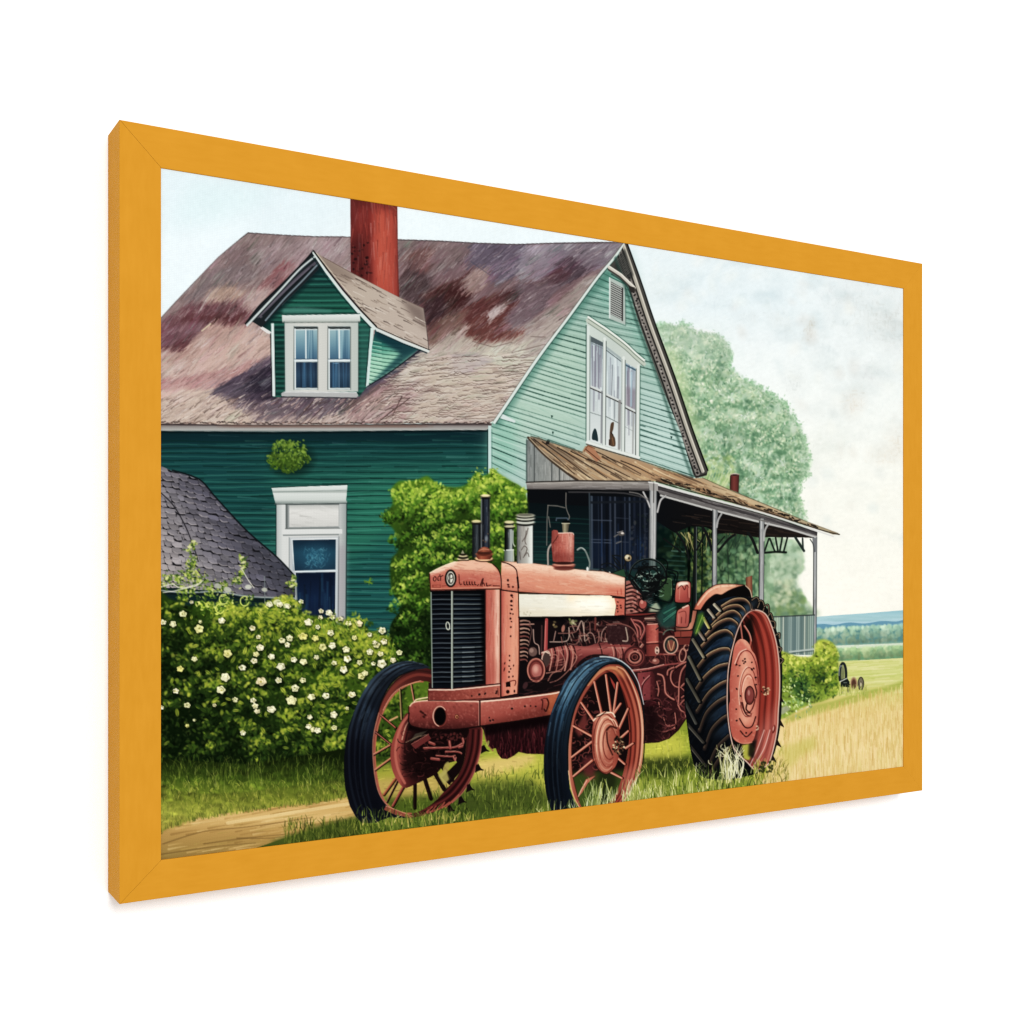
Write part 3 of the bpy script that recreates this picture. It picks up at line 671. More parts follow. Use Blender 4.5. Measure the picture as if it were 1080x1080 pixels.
# dormer window
P('painted_house>painted_window')
poly([(300, 337), (378, 337), (377.6, 413), (301, 414)], lin((300, 0), (378, 0), (0, '#b9bfb8'), (.3, '#cbcbc2'), (.6, '#c2c2ba'), (1, '#b0b8b0')))
def pane(x0, x1):
    poly([(x0, 344), (x1, 344), (x1, 411), (x0, 411)], '#8f9c9a'); poly([(x0 + .5, 344.5), (x1, 344.5), (x1, 347), (x0 + .5, 347)], '#3d4444')
    poly([(x0 + 2, 348), (x1 - .5, 348), (x1 - .5, 379), (x0 + 2, 379)], lin((0, 348), (0, 379), (0, '#8fadb2'), (.5, '#6c8f9d'), (1, '#456880')))
    poly([(x0 + 2, 382), (x1 - .5, 382), (x1 - .5, 409), (x0 + 2, 409)], lin((0, 382), (0, 409), (0, '#2a3f54'), (.5, '#324e64'), (1, '#233c50')))
    for k in range(9):
        x = rng.uniform(x0 + 3, x1 - 1.5); line([(x, 348.5), (x + rng.gauss(0, .5), 378)], rng.uniform(.7, 2.2), rng.choice(['#b3cdd0', '#3a5f75', '#9bbcc3', '#4b6f85']), .45)
        x = rng.uniform(x0 + 3, x1 - 1.5); line([(x, 383), (x + rng.gauss(0, .8), 408)], rng.uniform(.7, 2.4), rng.choice(['#4b7693', '#16283d', '#3a5f7c']), .45)
    xm = (x0 + x1) / 2
    line([(xm, 347.5), (xm + .2, 379)], 1.5, '#d6e2e0'); line([(x0 + 1, 347.8), (x1 - 1, 347.5)], .9, '#cfdad8'); line([(x0 + 1.2, 347), (x0 + 1.5, 410)], 1.3, '#dbe4e1'); line([(x0 + 1, 380.3), (x1, 380)], 2.2, '#d8e3e3')
    line([(x0 + 1, 378.8), (x1, 378.6)], .6, '#24384a', .8); line([(x0, 344), (x0 - .3, 411)], .7, '#47504e', .8); line([(x1 + .3, 345), (x1 + .3, 411)], .8, '#4d5553', .7)
    line([(x0 + 2, 410), (x1 - .5, 410)], 1.1, '#c9d3cf')
pane(310, 335); pane(345.8, 369.5)
line([(352, 383), (357.5, 383), (357.8, 409)], .9, '#8fb0c6', .6)
poly([(297.3, 332.5), (379.5, 331.2), (380.2, 338), (379, 339.3), (297.6, 339.8)], lin((0, 332), (0, 340), (0, '#d5dbd4'), (.7, '#bcc2ba'), (1, '#8b938c'))); line([(298, 340.3), (379.5, 339.8)], .9, '#59625d', .8); line([(297, 332), (379.5, 330.7)], .7, '#0d2f2c', .8)
poly([(296.5, 415), (300, 412.8), (376, 413.5), (378, 417), (376, 419.5), (330, 419), (297, 418)], '#a9aaa8'); line([(297, 418.6), (340, 419.2), (376, 420)], 1.2, '#2a2731', .9); line([(300, 413.4), (376, 414)], .8, '#e1e2df', .8)
for x in (300, 378): line([(x, 339), (x, 413)], .7, '#3f5551', .7)

# vine on the wall
P('painted_house>painted_vine')
def ball(cx, cy, rx, ry, n, dark=('#2f4a10', '#3d5a14'), mid=('#4a661a', '#3d5a16', '#577320'), lite=('#6f8a2e', '#7f983a')):
    for _ in range(n):
        a = rng.uniform(0, 6.283); q = math.sqrt(rng.random()); w = 1 + .12 * math.sin(a * 5) + rng.gauss(0, .06)
        x, y = cx + rx * q * w * math.cos(a), cy + ry * q * w * math.sin(a); up = -math.sin(a) * q + .25 * math.cos(a) * q
        cs = lite if rng.random() < .35 + up * .4 else mid if rng.random() < .75 + up * .3 else dark
        oval(x, y, rng.uniform(.9, 2.4), rng.uniform(.6, 1.3), jit(rng.choice(cs)), rng.uniform(0, 3), .85, soft=.4, part=PART[0])
oval(307, 484, 23, 18, '#04201a', 0, .7, soft=5)
ball(304.5, 480.5, 21, 16.5, 430); ball(302, 488, 16, 10, 120, lite=('#577320', '#6f8a2e')); dabs([(283 + rng.uniform(0, 10), 490 + rng.gauss(0, 3)) for _ in range(20)], ['#5d7d1c', '#3d5a14'], .8, 1.8)
P('painted_house')
for _ in range(14):
    a = rng.uniform(0, 6.28); line([(389, 614), (389 + 5 * math.cos(a), 613 + 4 * math.sin(a))], 1, rng.choice(['#8fa83a', '#6d8c22', '#3d5a14']), .8, w1=.5)
# tall window of the front wall
P('painted_house>painted_window#2')
poly([(291.5, 528), (366, 528), (365, 660), (291, 590)], lin((291, 0), (366, 0), (0, '#a9afac'), (.1, '#cdcfca'), (.85, '#c6c7c3'), (1, '#8f9795')))
poly([(356, 575), (365.5, 575), (364, 660), (355, 660)], '#9b969a', .7, feather=3)
poly([(301, 531.5), (357.5, 531.5), (357.5, 557.5), (301, 557.5)], '#8d9290'); poly([(305, 533), (357, 532.5), (357, 555), (305, 556)], lin((0, 532), (0, 556), (0, '#aeb0aa'), (.3, '#d7d6cf'), (1, '#c3c2bc'))); hatch(mask([(305, 533), (357, 533), (357, 555), (305, 555)]), (305, 533, 357, 555), 60, .1, 14, 1.6, .06, .4)
line([(301, 532), (357.5, 531.7)], 1, '#444b49', .8); line([(302.5, 532), (302.5, 557)], 1.2, '#3f4745', .8); line([(301, 557.6), (358, 557)], 1, '#555c5a', .8)
poly([(298, 558.5), (361, 558), (361, 563), (298, 563.5)], '#d2d4cf'); line([(299, 564.5), (357, 563.8)], 1.4, '#6a7170', .8)
poly([(305, 567), (357, 566), (356, 660), (305, 660)], '#b4b9ba'); poly([(308.5, 569.5), (354.5, 569), (354.2, 601), (309, 602)], lin((0, 569), (0, 602), (0, '#132c40'), (.4, '#1d465a'), (1, '#1a384d')))
poly([(312, 604), (354, 603.5), (353.5, 665), (314, 665)], lin((0, 604), (0, 660), (0, '#0b1830'), (.5, '#12294a'), (1, '#101d38')))
with clip(mask([(309, 570), (354, 569), (354, 660), (312, 660)])):
    oval(333, 588, 15, 12, '#2c6a7e', 0, .5, soft=7)
    for _ in range(150):
        a = rng.uniform(0, 6.28); q = rng.random() ** .7; x, y = 333 + 14 * q * math.cos(a), 588 + 11 * q * math.sin(a)
        line([(x, y), (x + rng.gauss(0, 2), y + rng.gauss(0, 2))], rng.uniform(.5, 1.2), rng.choice(['#4b8fa3', '#6bacb8', '#2f6d88', '#83c0c6']), .22)
    for _ in range(34):
        x = rng.uniform(313, 354); y = rng.uniform(605, 630); line([(x, y), (x + rng.gauss(0, .6), y + rng.uniform(12, 40))], rng.uniform(.7, 2.5), rng.choice(['#1d4058', '#0a1220', '#18324c', '#234c66']), .4)
line([(308, 569), (355.5, 568)], 1.2, '#e1e5e2'); line([(308, 569), (310, 602)], 1.2, '#d5dbd9'); line([(312, 603), (355, 601.5)], 1.6, '#d5e0e0'); line([(354.8, 569), (354, 660)], 1.3, '#c3cbcb')
line([(357.5, 566), (356.5, 660)], .9, '#5b6163', .8); line([(365.8, 531), (364.8, 660)], 1, '#0a2b2a', .8); line([(305, 567), (305, 605)], .8, '#5b6462', .8); line([(291.2, 531), (291.2, 588)], .9, '#0a2b2a', .8)
poly([(286.4, 514.5), (366.5, 511.5), (366, 517), (364.8, 530), (290.5, 531), (287.3, 518)], lin((0, 512), (0, 531), (0, '#dbe2da'), (.25, '#c5ccc5'), (.35, '#9ba49d'), (.45, '#cfd5ce'), (.8, '#c0c7c0'), (1, '#7d8883'))); line([(286, 514), (366.5, 511)], .8, '#0c2f2c', .9); line([(290, 531.8), (365, 530.8)], 1.2, '#4c5654', .9); line([(287.5, 519), (366, 517)], .8, '#7d8883', .8)

# gable: vent, window, bargeboard
P('painted_house>painted_vent')
poly([(642.6, 292.5), (659, 300.5), (659.6, 342.5), (642.4, 336)], '#a9b5ac'); poly([(644.4, 297), (656.3, 303.5), (656, 337.5), (644, 331.5)], '#3a3f3e')
for i in range(15):
    y = 298.5 + i * 2.3; line([(644.6, y), (656, y + 5.8)], 1.15, '#b9bab3', .95)
line([(643, 293), (643, 335)], 1.2, '#d5dcd5'); line([(656.6, 304), (656.4, 338)], 1.4, '#332c2d', .9); line([(642, 337), (659.6, 343.6)], 1, '#5c7a70', .8); line([(659.8, 301), (660, 343)], .8, '#47665c', .8)
P('painted_house>painted_window#3')
poly([(618.8, 338), (679, 381), (675.2, 385), (674.2, 483.6), (618.4, 466)], lin((618, 0), (676, 0), (0, '#c3cfc4'), (.5, '#b9c4ba'), (1, '#c6cdc3')))
GL = [((623.2, 354.6), (636, 361.2), (635.6, 469), (622, 465)), ((639.4, 364.8), (655.2, 377), (655.4, 475), (638.2, 470)), ((660, 382.6), (670.4, 388.4), (669.6, 480), (659, 476))]
for i, q in enumerate(GL):
    poly(q, lin((0, 360), (0, 470), (0, ['#8b9aa0', '#aebcbe', '#7b98a6'][i]), (.35, ['#b3bfc2', '#c6d3d2', '#a9b9bf'][i]), (.55, '#b9c3c2'), (1, '#d3dad5')))
    with clip(mask(q)):
        for _ in range(26):
            x = rng.uniform(q[0][0], q[1][0]); y = rng.uniform(q[0][1], q[0][1] + 30); l = rng.uniform(15, 60)
            line([(x, y), (x + rng.gauss(0, .6), y + l)], rng.uniform(.6, 1.8), rng.choice(['#8a8f9a', '#dfe9e8', '#a3a9b0', '#777381', '#e6eeec'] if i != 1 else ['#e3ecea', '#c3d0cf', '#a9b4b8', '#8b8f98']), .5)
        if i == 0: poly([(622, 354), (637, 361), (637, 366), (622, 360)], '#4f5a5c', .9); line([(622, 361), (637, 368)], 1, '#7e8a8c', .9); [line([(x, 365), (x - .2, 408)], 1.1, '#77747f', .7) for x in (625, 628, 631, 634)]
        if i == 1: line([(639, 366), (656, 379)], 2.4, '#9aa6a4'); line([(639, 369), (655.5, 381.5)], .9, '#4e5858', .9); line([(646, 385), (645, 418)], .9, '#6c6f76', .8); line([(652, 398), (651.5, 422)], 2.4, '#80828a', .7)
        if i == 2: poly([(660, 407), (671, 411), (671, 434), (659.6, 430)], '#847a83', .75, feather=1.5); line([(660, 385), (670.5, 390.4)], 1.6, '#3f5866', .9); line([(666, 393), (665.6, 428)], 2, '#9fc0cd', .6)
for (ax, ay), (bx, by) in (((622.6, 407.6), (636, 413.4)), ((639, 416), (656, 424)), ((659.6, 428.6), (670.2, 434))):
    line([(ax, ay), (bx, by)], 2.6, '#c9cfca'); line([(ax, ay + 1.6), (bx, by + 1.6)], 1.1, '#34332f', .95)
line([(622.6, 435), (634, 438.6)], .7, '#6d7674', .9); line([(638.6, 439), (653.4, 446.6)], .8, '#5d6664', .9); line([(659.4, 450), (668, 455)], .6, '#8b9491', .8); line([(648.5, 421), (648, 443)], .8, '#7b8482', .8)
line([(634.8, 413), (634.2, 467)], 1.8, '#7b7c80', .85); line([(653.6, 423), (653, 473)], 3, '#83817f', .85); line([(668, 435), (667.4, 478)], 1.6, '#8d8d8a', .8)
poly([(624.4, 463), (625, 456), (627.4, 451.8), (629.6, 455.4), (630.8, 465), (627.6, 464.4)], '#22383c', sm=True); poly([(643, 458), (644.2, 447), (647.4, 445.4), (647, 452), (645.6, 457.5), (648.6, 462), (648.8, 470.6), (642.4, 469.2), (643, 463)], '#5b4634', sm=True); line([(644.4, 456), (646.6, 459)], 1, '#2a1a10'); line([(645.8, 462), (647, 469)], 1, '#9a6e48', .7); line([(643, 464), (643, 469)], 1.6, '#39221a')
for a, b in (((637.7, 357), (637, 469)), ((657.8, 377), (657.2, 476))): line([a, b], 2.8, '#d3dbd2'); line([(a[0] + 1.7, a[1] + 3), (b[0] + 1.6, b[1])], .9, '#525a57', .85); line([(a[0] - 1.6, a[1] + 2), (b[0] - 1.5, b[1])], .6, '#6d7673', .7)
line([(620.3, 345), (620, 465.6)], 3, '#cdd8cf'); line([(622.3, 354), (621.9, 464)], .8, '#5d6764', .8); line([(618.3, 343), (618, 466)], .9, '#2b4d43', .9)
line([(673.2, 386), (672.4, 481)], 2.4, '#d5dbd2'); line([(671, 389), (670.3, 480)], .9, '#4d5452', .85); line([(675.4, 386), (674.6, 484)], .9, '#3d6155', .8)
line([(619, 466.4), (645, 474.6), (674, 482.6)], 2.8, '#d9dfd6'); line([(618.4, 468.4), (645, 476.8), (674, 485)], 1.2, '#4f453d', .85)
HEAD = [(620.6, 334.4), (632, 342), (641, 348), (659.4, 362), (670, 372), (679.4, 380)]
line([(x - .4, y + 3.6) for x, y in HEAD], 4.6, '#b5beae', sm=True); line(HEAD, 2.2, '#e0e5d8', sm=True); line([(x - .2, y + 1.9) for x, y in HEAD], .8, '#5e6a5e', .9, sm=True); line([(x - .6, y + 6.2) for x, y in HEAD], .9, '#6f7b70', .8, sm=True); line([(x + .4, y - 1.6) for x, y in HEAD], .8, '#2c554a', .8, sm=True)
P('painted_house>painted_bargeboard')
BARGE = [(660.5, 254), (675, 296), (690, 341), (711.5, 399), (730, 454), (746.6, 496.5), (745.4, 501.5), (734, 504.5), (731, 500), (717.5, 455), (696.8, 405), (680, 358), (672, 335), (664, 308), (666, 303), (654, 288), (643, 280), (651, 271)]
poly(BARGE, '#4b4944')
bgm = mask(BARGE)
OUT = [(661.5, 257), (675, 296), (690, 341), (711.5, 399), (730, 454), (745.5, 496)]
off = lambda d, dy=0: [(x - d, y + dy) for x, y in OUT]
with clip(bgm):
    line(off(4.2, 1), 3.6, '#a7a294', sm=True); line(off(3.2, 1), 1.2, '#cfc9b8', .9, sm=True); line(off(6.4, 2), 1, '#23221f', .95, sm=True); line(off(9.6, 3.5), 4.6, '#87817a', .95, sm=True)
    ot = smooth(off(9.6, 3.5), False, 14)
    for i, (x, y) in enumerate(ot):
        if y < 262: continue
        oval(x + rng.gauss(0, .5), y + rng.gauss(0, .5), rng.uniform(.8, 1.6), rng.uniform(.7, 1.1), '#1d1b1c', rng.uniform(0, 3), .95)
        if i % 2: oval(x + rng.gauss(0, 1), y + 1.5, .9, .7, '#b6afa6', rng.uniform(0, 3), .8)
    line(off(12.6, 5), 1.2, '#1f2220', .9, sm=True); line(off(14, 5.6), 1.4, '#6f6f68', .8, sm=True)
    poly([(652, 271), (659, 262), (668, 290), (664, 296), (648, 282)], '#2f312f', .8, feather=.8)
    for i in range(11): line([(650 + i * .9, 276 + i * 1.6), (657 + i * .9, 268 + i * 1.7)], .7, '#7d7b73', .6)
    line([(734, 503), (745, 500)], 1.4, '#26231f')
line([(660.8, 255), (675.5, 295.5), (690.6, 340.5), (712, 398.5), (730.6, 453.5), (746.4, 496)], 1.5, '#1c1b1a', sm=True)
with clip(gm): line(off(15.5, 7), 3, '#2f4f47', .6, sm=True, soft=1.3)
line([(642.5, 284), (655, 292.5), (669, 306.5)], 3.2, '#4a4540'); line([(642.3, 281.8), (655, 290), (669, 303.4)], 3.2, '#c2bcae'); line([(642.6, 280.8), (655, 288.8), (668.6, 302)], .9, '#e8e2d3', .9); poly([(662.5, 301), (669.8, 303.4), (669, 308), (664.5, 309)], '#35312d'); line([(645, 289), (660, 300), (668, 318)], 1.6, '#27453e', .8, sm=True)

# porch: dark inside, garden beyond, ceiling
P('painted_house')
poly([(556, 511), (690, 512), (757, 537), (757, 640), (690, 700), (556, 660)], lin((0, 512), (0, 640), (0, '#050d12'), (.25, '#08171b'), (.5, '#0d282a'), (.8, '#143f3a'), (1, '#103331')))
with clip(mask([(556, 530), (690, 530), (690, 640), (556, 640)])):
    for i in range(16): line([(557, 545 + i * 5.2), (590, 546 + i * 5.2), (624, 548 + i * 5)], 1.2, rng.choice(['#184c44', '#1d574c', '#0a2526']), .4, sm=True)
    for i in range(10): line([(560 + rng.uniform(0, 25), 570 + i * 5), (600, 571 + i * 5)], 1.6, '#236253', .3)
P('painted_tree')
poly([(690, 560), (757, 540), (812, 552), (812, 660), (690, 660)], lin((692, 0), (812, 0), (0, '#0d2726'), (.25, '#163526'), (.5, '#294a32'), (.75, '#43694a'), (1, '#8db189')))
gv = mask([(694, 555), (757, 545), (806, 555), (806, 655), (694, 655)])
foliage(gv, (694, 555, 806, 650), 500, ['#28492f', '#3f6640', '#1a3324', '#567f52', '#2f5a45'], 1.5, 4.5, lambda x, y: lerp(.75, 1.2, (x - 694) / 112), .6, 1)
foliage(gv, (728, 558, 756, 625), 220, ['#6f8a3a', '#8a9a48', '#4d6b2c', '#2b4420', '#a3ad5d'], 1, 3, None, .6, .6)
foliage(mask([(798, 568), (816, 568), (816, 656), (798, 656)]), (798, 566, 816, 656), 160, ['#7fa87c', '#94b98f', '#6f9a70', '#a9c9a0'], 1.5, 4, None, .5, 1)
foliage(gv, (757, 560, 802, 650), 420, ['#5f8a58', '#7ba46c', '#3f6a48', '#96b57c', '#4d7d5c'], 1, 3.4, lambda x, y: lerp(.8, 1.1, (y - 560) / 80), .55, .8)
with clip(gv):
    for x0, w, c in ((733, 3.4, '#111b16'), (741, 1.6, '#1a2a1c'), (769, 2.2, '#2d4433'), (777, 3, '#34503f'), (787, 2, '#2f4a38'), (762, 1.6, '#3c5a40'), (795, 1.6, '#4a6c50'), (725, 3, '#0b1512')):
        line([(x0 + rng.gauss(0, 1), 552), (x0 + rng.gauss(0, 1), 590), (x0 + rng.gauss(0, 2), 652)], w * (1 if x0 < 745 else .8), c, .9 if x0 < 745 else .5, sm=True, w1=w * .8)
        for k in range(4): line([(x0, rng.uniform(570, 600)), (x0 + rng.gauss(0, 9), rng.uniform(553, 575))], 1.1, c, .7, w1=.5)
    for i in range(12): line([(700 + rng.uniform(0, 10), 576 + i * 5), (722, 577 + i * 5)], 1.5, rng.choice(['#3f6d63', '#6f9a8c', '#1d4540']), .55)
    for _ in range(26):
        x = rng.uniform(708, 755); line([(x, 562), (x + rng.gauss(0, 6), rng.uniform(570, 592))], rng.uniform(.8, 1.8), rng.choice(['#0c1610', '#c3b772', '#1c2a15', '#8a8f45']), .7, w1=.5)
    line([(733.5, 553), (733, 640)], 3.4, '#22292a'); line([(734.6, 556), (734.4, 640)], .8, '#7d8a86', .8)
foliage(gv, (745, 575, 806, 652), 260, ['#7fa87c', '#9aba86', '#6d9a70', '#b3cd9c', '#557f58'], 1.2, 3.4, None, .5, .8)
P('painted_house>painted_porch_post#5')
poly([(786.5, 609), (793.5, 607), (794, 650), (787, 650)], lin((786, 0), (794, 0), (0, '#5b3526'), (.5, '#a06a4d'), (1, '#6a3f2d')))
P('painted_house')
CEIL = [(556, 511), (690, 512), (757, 538), (806, 551), (862, 566), (862, 567.5), (846, 567), (812, 566.5), (800, 567), (790, 565), (770, 562), (757, 563), (745, 556), (728, 555), (712, 562), (690, 548), (640, 535), (556, 530)]
poly(CEIL, lin((690, 0), (862, 0), (0, '#0a0d12'), (.5, '#17110f'), (1, '#2a221e')))
with clip(mask(CEIL)):
    for _ in range(40): x = rng.uniform(700, 840); y = 535 + (x - 700) * .2 + rng.uniform(0, 14); line([(x, y), (x + rng.uniform(6, 22), y + 2)], .8, rng.choice(['#3d2c22', '#050506', '#4b3a2e']), .6)
for _ in range(12): x = rng.uniform(765, 800); dabs([(x, 563 + (x - 765) * .1)], ['#6d5a3d', '#8d7a55'], .5, 1)
# brackets hanging under the porch
for pts, w in (([(757, 582), (768, 569), (775, 564)], 2.4), ([(756.5, 575), (764, 566)], 1.2), ([(751, 580), (746, 565), (741, 556)], 2.6), ([(799, 583), (794, 570), (789, 562)], 2.8), ([(727, 590), (722, 574), (714, 562)], 2.2), ([(735, 580), (744, 562)], 1.8), ([(700, 568), (718, 582)], 1.5)): line(pts, w, '#17191a', sm=True, part=PART[0])
for a, b in (((811, 568), (806.5, 581)), ((812, 568), (817, 581)), ((818, 567), (820.5, 581)), ((825, 567), (822.5, 581)), ((830.5, 567), (826.5, 582))): line([a, b], 1.8, '#1f2723', part=PART[0])
line([(807, 583), (818, 582), (829, 582.6)], 2.2, '#141d18', part=PART[0]); line([(839, 567), (848, 581)], 2.6, '#26332f', part=PART[0]); line([(846.5, 568), (847, 579)], 1.8, '#26332f', part=PART[0])
P('painted_house>painted_window#4')
poly([(622, 523), (686, 525), (686, 602), (623, 599)], '#0e1622')
with clip(mask([(622, 523), (686, 525), (686, 604), (623, 600)])):
    poly([(622, 565), (686, 565), (686, 602), (623, 600)], '#14233b', .8, feather=6)
    for x, c, w in ((624, '#4a5561', 2.2), (631, '#27313f', 1), (634.6, '#3f4757', 1.4), (640, '#0a0f18', 3), (643.6, '#3a4250', 2), (648.6, '#434b58', 2), (655, '#0b101a', 3), (659, '#3b4353', 1.2), (664, '#45505f', 1.8), (669, '#20293a', 2.4), (675, '#39424f', 1), (680, '#2c3340', 2.4)):
        line([(x, 522), (x + .4, 602)], w, c, .85)
    for y in (548.5, 569, 572): line([(624, y), (645, y + .6)], 1.1, '#4d5766', .8)
    line([(648, 546), (663, 547)], .8, '#3f4856', .7); line([(648, 571), (664, 572)], .8, '#3f4856', .7); line([(622, 530), (686, 529)], 2.5, '#1a2028', .9)
    for _ in range(26): x = rng.uniform(625, 684); line([(x, rng.uniform(550, 580)), (x, rng.uniform(580, 602))], rng.uniform(.6, 1.6), rng.choice(['#1d3354', '#0c1424', '#26405f']), .4)
    dabs([(rng.uniform(665, 684), rng.uniform(540, 600)) for _ in range(60)], ['#39424f', '#121820', '#4b4a4f', '#1d2a22'], .8, 2.4, alpha=.6)
line([(621.6, 520), (622.6, 600)], 1.6, '#3f4b52', .9); line([(622, 600.5), (645, 601.5)], 1.6, '#4b565c', .8)

# lean-to roof of the porch
P('painted_house>painted_porch_roof')
PR = [(557, 460.5), (568, 461), (579, 466.5), (600, 472), (614, 476), (617, 470.5), (622, 470), (634, 474), (655, 480.5), (675, 486), (700, 495), (731, 504.5), (741, 504), (755, 511), (769, 516.7), (799, 529), (822, 538.6), (852, 551), (886, 563.6), (878, 563.6), (862, 558), (830, 548), (790, 536), (749, 523), (712, 512), (690, 507.4), (609, 506.3), (598, 500), (575, 482)]
poly(PR, lin((560, 460), (885, 565), (0, '#8b7a66'), (.2, '#aa9376'), (.45, '#ad9273'), (.7, '#b69e7d'), (1, '#9f9477')))
prm = mask(PR)
with clip(prm):
    poly([(640, 476), (735, 505), (745, 520), (690, 507), (660, 495)], '#a37d5c', .6, feather=5); poly([(560, 460), (600, 472), (620, 490), (590, 490)], '#7d6c58', .5, feather=4); poly([(690, 506), (700, 503), (760, 521), (840, 548), (835, 552)], '#4b3a2a', .8, feather=1.2)
    poly([(745, 507), (800, 531), (850, 552), (840, 553), (770, 527)], '#d0b48c', .6, feather=2)
    for _ in range(420):
        x = rng.uniform(556, 880); t = rng.random()
        y = curve_at([(557, 461), (614, 476), (675, 487), (740, 505), (800, 530), (886, 564)], x) + t * 34; l = rng.uniform(8, 30) * (.5 if x > 740 else 1)
        sl = lerp(.72, .34, min(1, (x - 556) / 200))
        line([(x, y), (x + l * .5, y + l * sl * .5 + rng.gauss(0, .4)), (x + l, y + l * sl)], rng.uniform(.7, 2.2), rng.choice(['#d9bd94', '#5d4936', '#c6a57c', '#8a6f53', '#e6cfa8', '#3b2d22', '#a9845f', '#b98e66']), .6, w1=.5)
    for a, b in (((563, 463), (606, 500)), ((572, 466), (622, 504)), ((588, 472), (640, 504)), ((602, 476), (656, 505)), ((620, 484), (664, 503)), ((640, 482), (676, 500)), ((628, 476), (650, 488)), ((655, 486), (690, 502))): line([a, (lerp(a[0], b[0], .5), lerp(a[1], b[1], .5) - 1), b], 1.2, '#33271d', .9, sm=True, w1=.7)
    for _ in range(60):
        x = rng.uniform(693, 860); y = curve_at([(690, 506), (749, 521), (790, 534), (862, 557)], x) + rng.uniform(-4, .5); line([(x, y), (x + rng.uniform(1, 5), y + rng.uniform(0, 2))], rng.uniform(.8, 1.6), '#1f1812', .85)
poly([(577, 464), (580, 465), (579, 469), (575, 468)], '#2a2320'); poly([(616, 474), (620, 469.5), (628, 475), (634, 484), (629, 487), (621, 479)], '#a9785a'); line([(618, 474), (634, 487)], .9, '#4b2f1d', .9); line([(616, 476), (620, 470), (627, 473)], 1, '#7d4a2b', .9)
line([(560, 460), (580, 466), (614, 477)], 1.2, '#3c4a3f', .7); line([(622, 469.5), (675, 485.5), (731, 504)], 1, '#4a4035', .8); line([(741, 504), (769, 516.4), (799, 528.6), (852, 550.6), (884, 562.6)], .9, '#6d5e49', .8)
P('painted_house')
SIDE = [(555, 465), (558, 463), (575, 482), (598, 500), (609, 507), (556, 509)]
poly(SIDE, lin((555, 0), (609, 0), (0, '#7d827f'), (.5, '#8f918c'), (1, '#a3a19a'))); hatch(mask(SIDE), (555, 463, 609, 509), 220, 1.57, 9, 1, .13, .5, ['#c3c2ba', '#565a59'], .06)
for x in (563.5, 582, 590): line([(x, curve_at([(557, 463), (575, 482), (598, 500), (609, 507)], x)), (x, 508)], 1, '#3f4443', .9)
line([(555.5, 464), (555.3, 509)], 1.4, '#4d5c58', .9); line([(557, 461.5), (575, 480.5), (598, 499), (609, 506.4)], 2.4, '#4a3d31', sm=True); line([(558.6, 462), (576, 480), (599, 498)], .9, '#c9b697', .8, sm=True)
BE = [(555, 509), (609, 507.2), (690, 507.8), (690, 518), (640, 516.6), (556, 516)]
poly(BE, lin((0, 507), (0, 518), (0, '#5d5550'), (.3, '#8d8781'), (.7, '#79736f'), (1, '#3b3838'))); line([(555, 508.6), (609, 506.8), (686, 507.4)], 1.1, '#221d1a', .95); line([(556, 510), (610, 508.6), (680, 509.3)], 1, '#c3bdb3', .8); hatch(mask(BE), (555, 507, 690, 518), 120, .02, 16, 1, .12, .5, None, .03); line([(556, 516.6), (640, 517.4), (688, 518.6)], 1.4, '#0b0c0f', .9)
line([(600, 519), (650, 519.6), (668, 522), (684, 526)], 1.6, '#4d4b4b', .8, sm=True)
RB = [(690, 511), (722, 520), (756, 529), (799, 540.6), (830, 550), (862, 561), (862, 567.5), (830, 557.6), (799, 550.6), (756, 539.6), (722, 529.6), (697, 523)]
poly(RB, lin((0, 511), (30, 420), (0, '#6d6967'), (1, '#6d6967')))
with clip(mask(RB)): line([(690, 513), (756, 532.6), (830, 553), (862, 563)], 3, '#3f3b3c', .9, sm=True); hatch(mask(RB), (690, 511, 862, 568), 160, .28, 14, 1, .13, .5, ['#a5a19c'], .03)
line([(697, 522.6), (722, 529.6), (756, 539), (799, 550), (830, 557.3), (861, 566.8)], 2, '#b9b8b2', sm=True, part=PART[0]); line([(692, 515.6), (722, 523), (756, 533)], .9, '#3a3334', .8)
line([(690.6, 510), (722, 519), (756, 527.8), (799, 539.4), (830, 549), (862, 560), (879, 565.8)], 2.8, '#d2d1cb', sm=True, w1=1.2, part=PART[0]); line([(691, 512), (722, 520.8), (756, 529.6), (799, 541), (830, 550.8), (862, 562)], .8, '#2b2828', .85, sm=True); line([(692, 507.8), (722, 516.4), (756, 525.4), (799, 537), (862, 557.8), (885, 563.8)], 1.1, '#2a221c', .9, sm=True)
line([(878, 562.4), (885.6, 563.6)], .9, '#3b3228')
def post(n, x0, x1, x2, x3, y0, y1, dim=0):
    P('painted_house>painted_porch_post' + (f'#{n}' if n > 1 else ''))
    q = [(x0, y0), (x1, y0), (x3, y1), (x2, y1)]
    poly(q, lin((x0, 0), (x1, 0), (0, '#6f7274'), (.3, '#a8a9a7'), (.55, '#c9c8c3'), (.8, '#a5a5a3'), (1, '#77797a')))
    hatch(mask(q), (x0 - 2, y0, x1 + 2, y1), int((y1 - y0) * .9), 1.57, 14, .9, .14, .5, None, .03)
    line([(x0, y0), (x2, y1)], .9, '#2c3032', .9); line([(x1, y0), (x3, y1)], .8, '#43484a', .85); xm = (x0 + x1) / 2; line([(xm + .8, y0), ((x2 + x3) / 2 + .6, y1)], .7, '#606467', .7)
post(1, 685, 692.8, 684, 691.8, 511, 600)
for pts in ([(678.5, 519), (682, 526), (685.6, 535)], [(702, 523), (696.6, 528), (693.4, 540)]): line(pts, 2.2, '#8f8d8b', sm=True, part=PART[0]); line(pts, .8, '#d5d3ce', .8, sm=True)
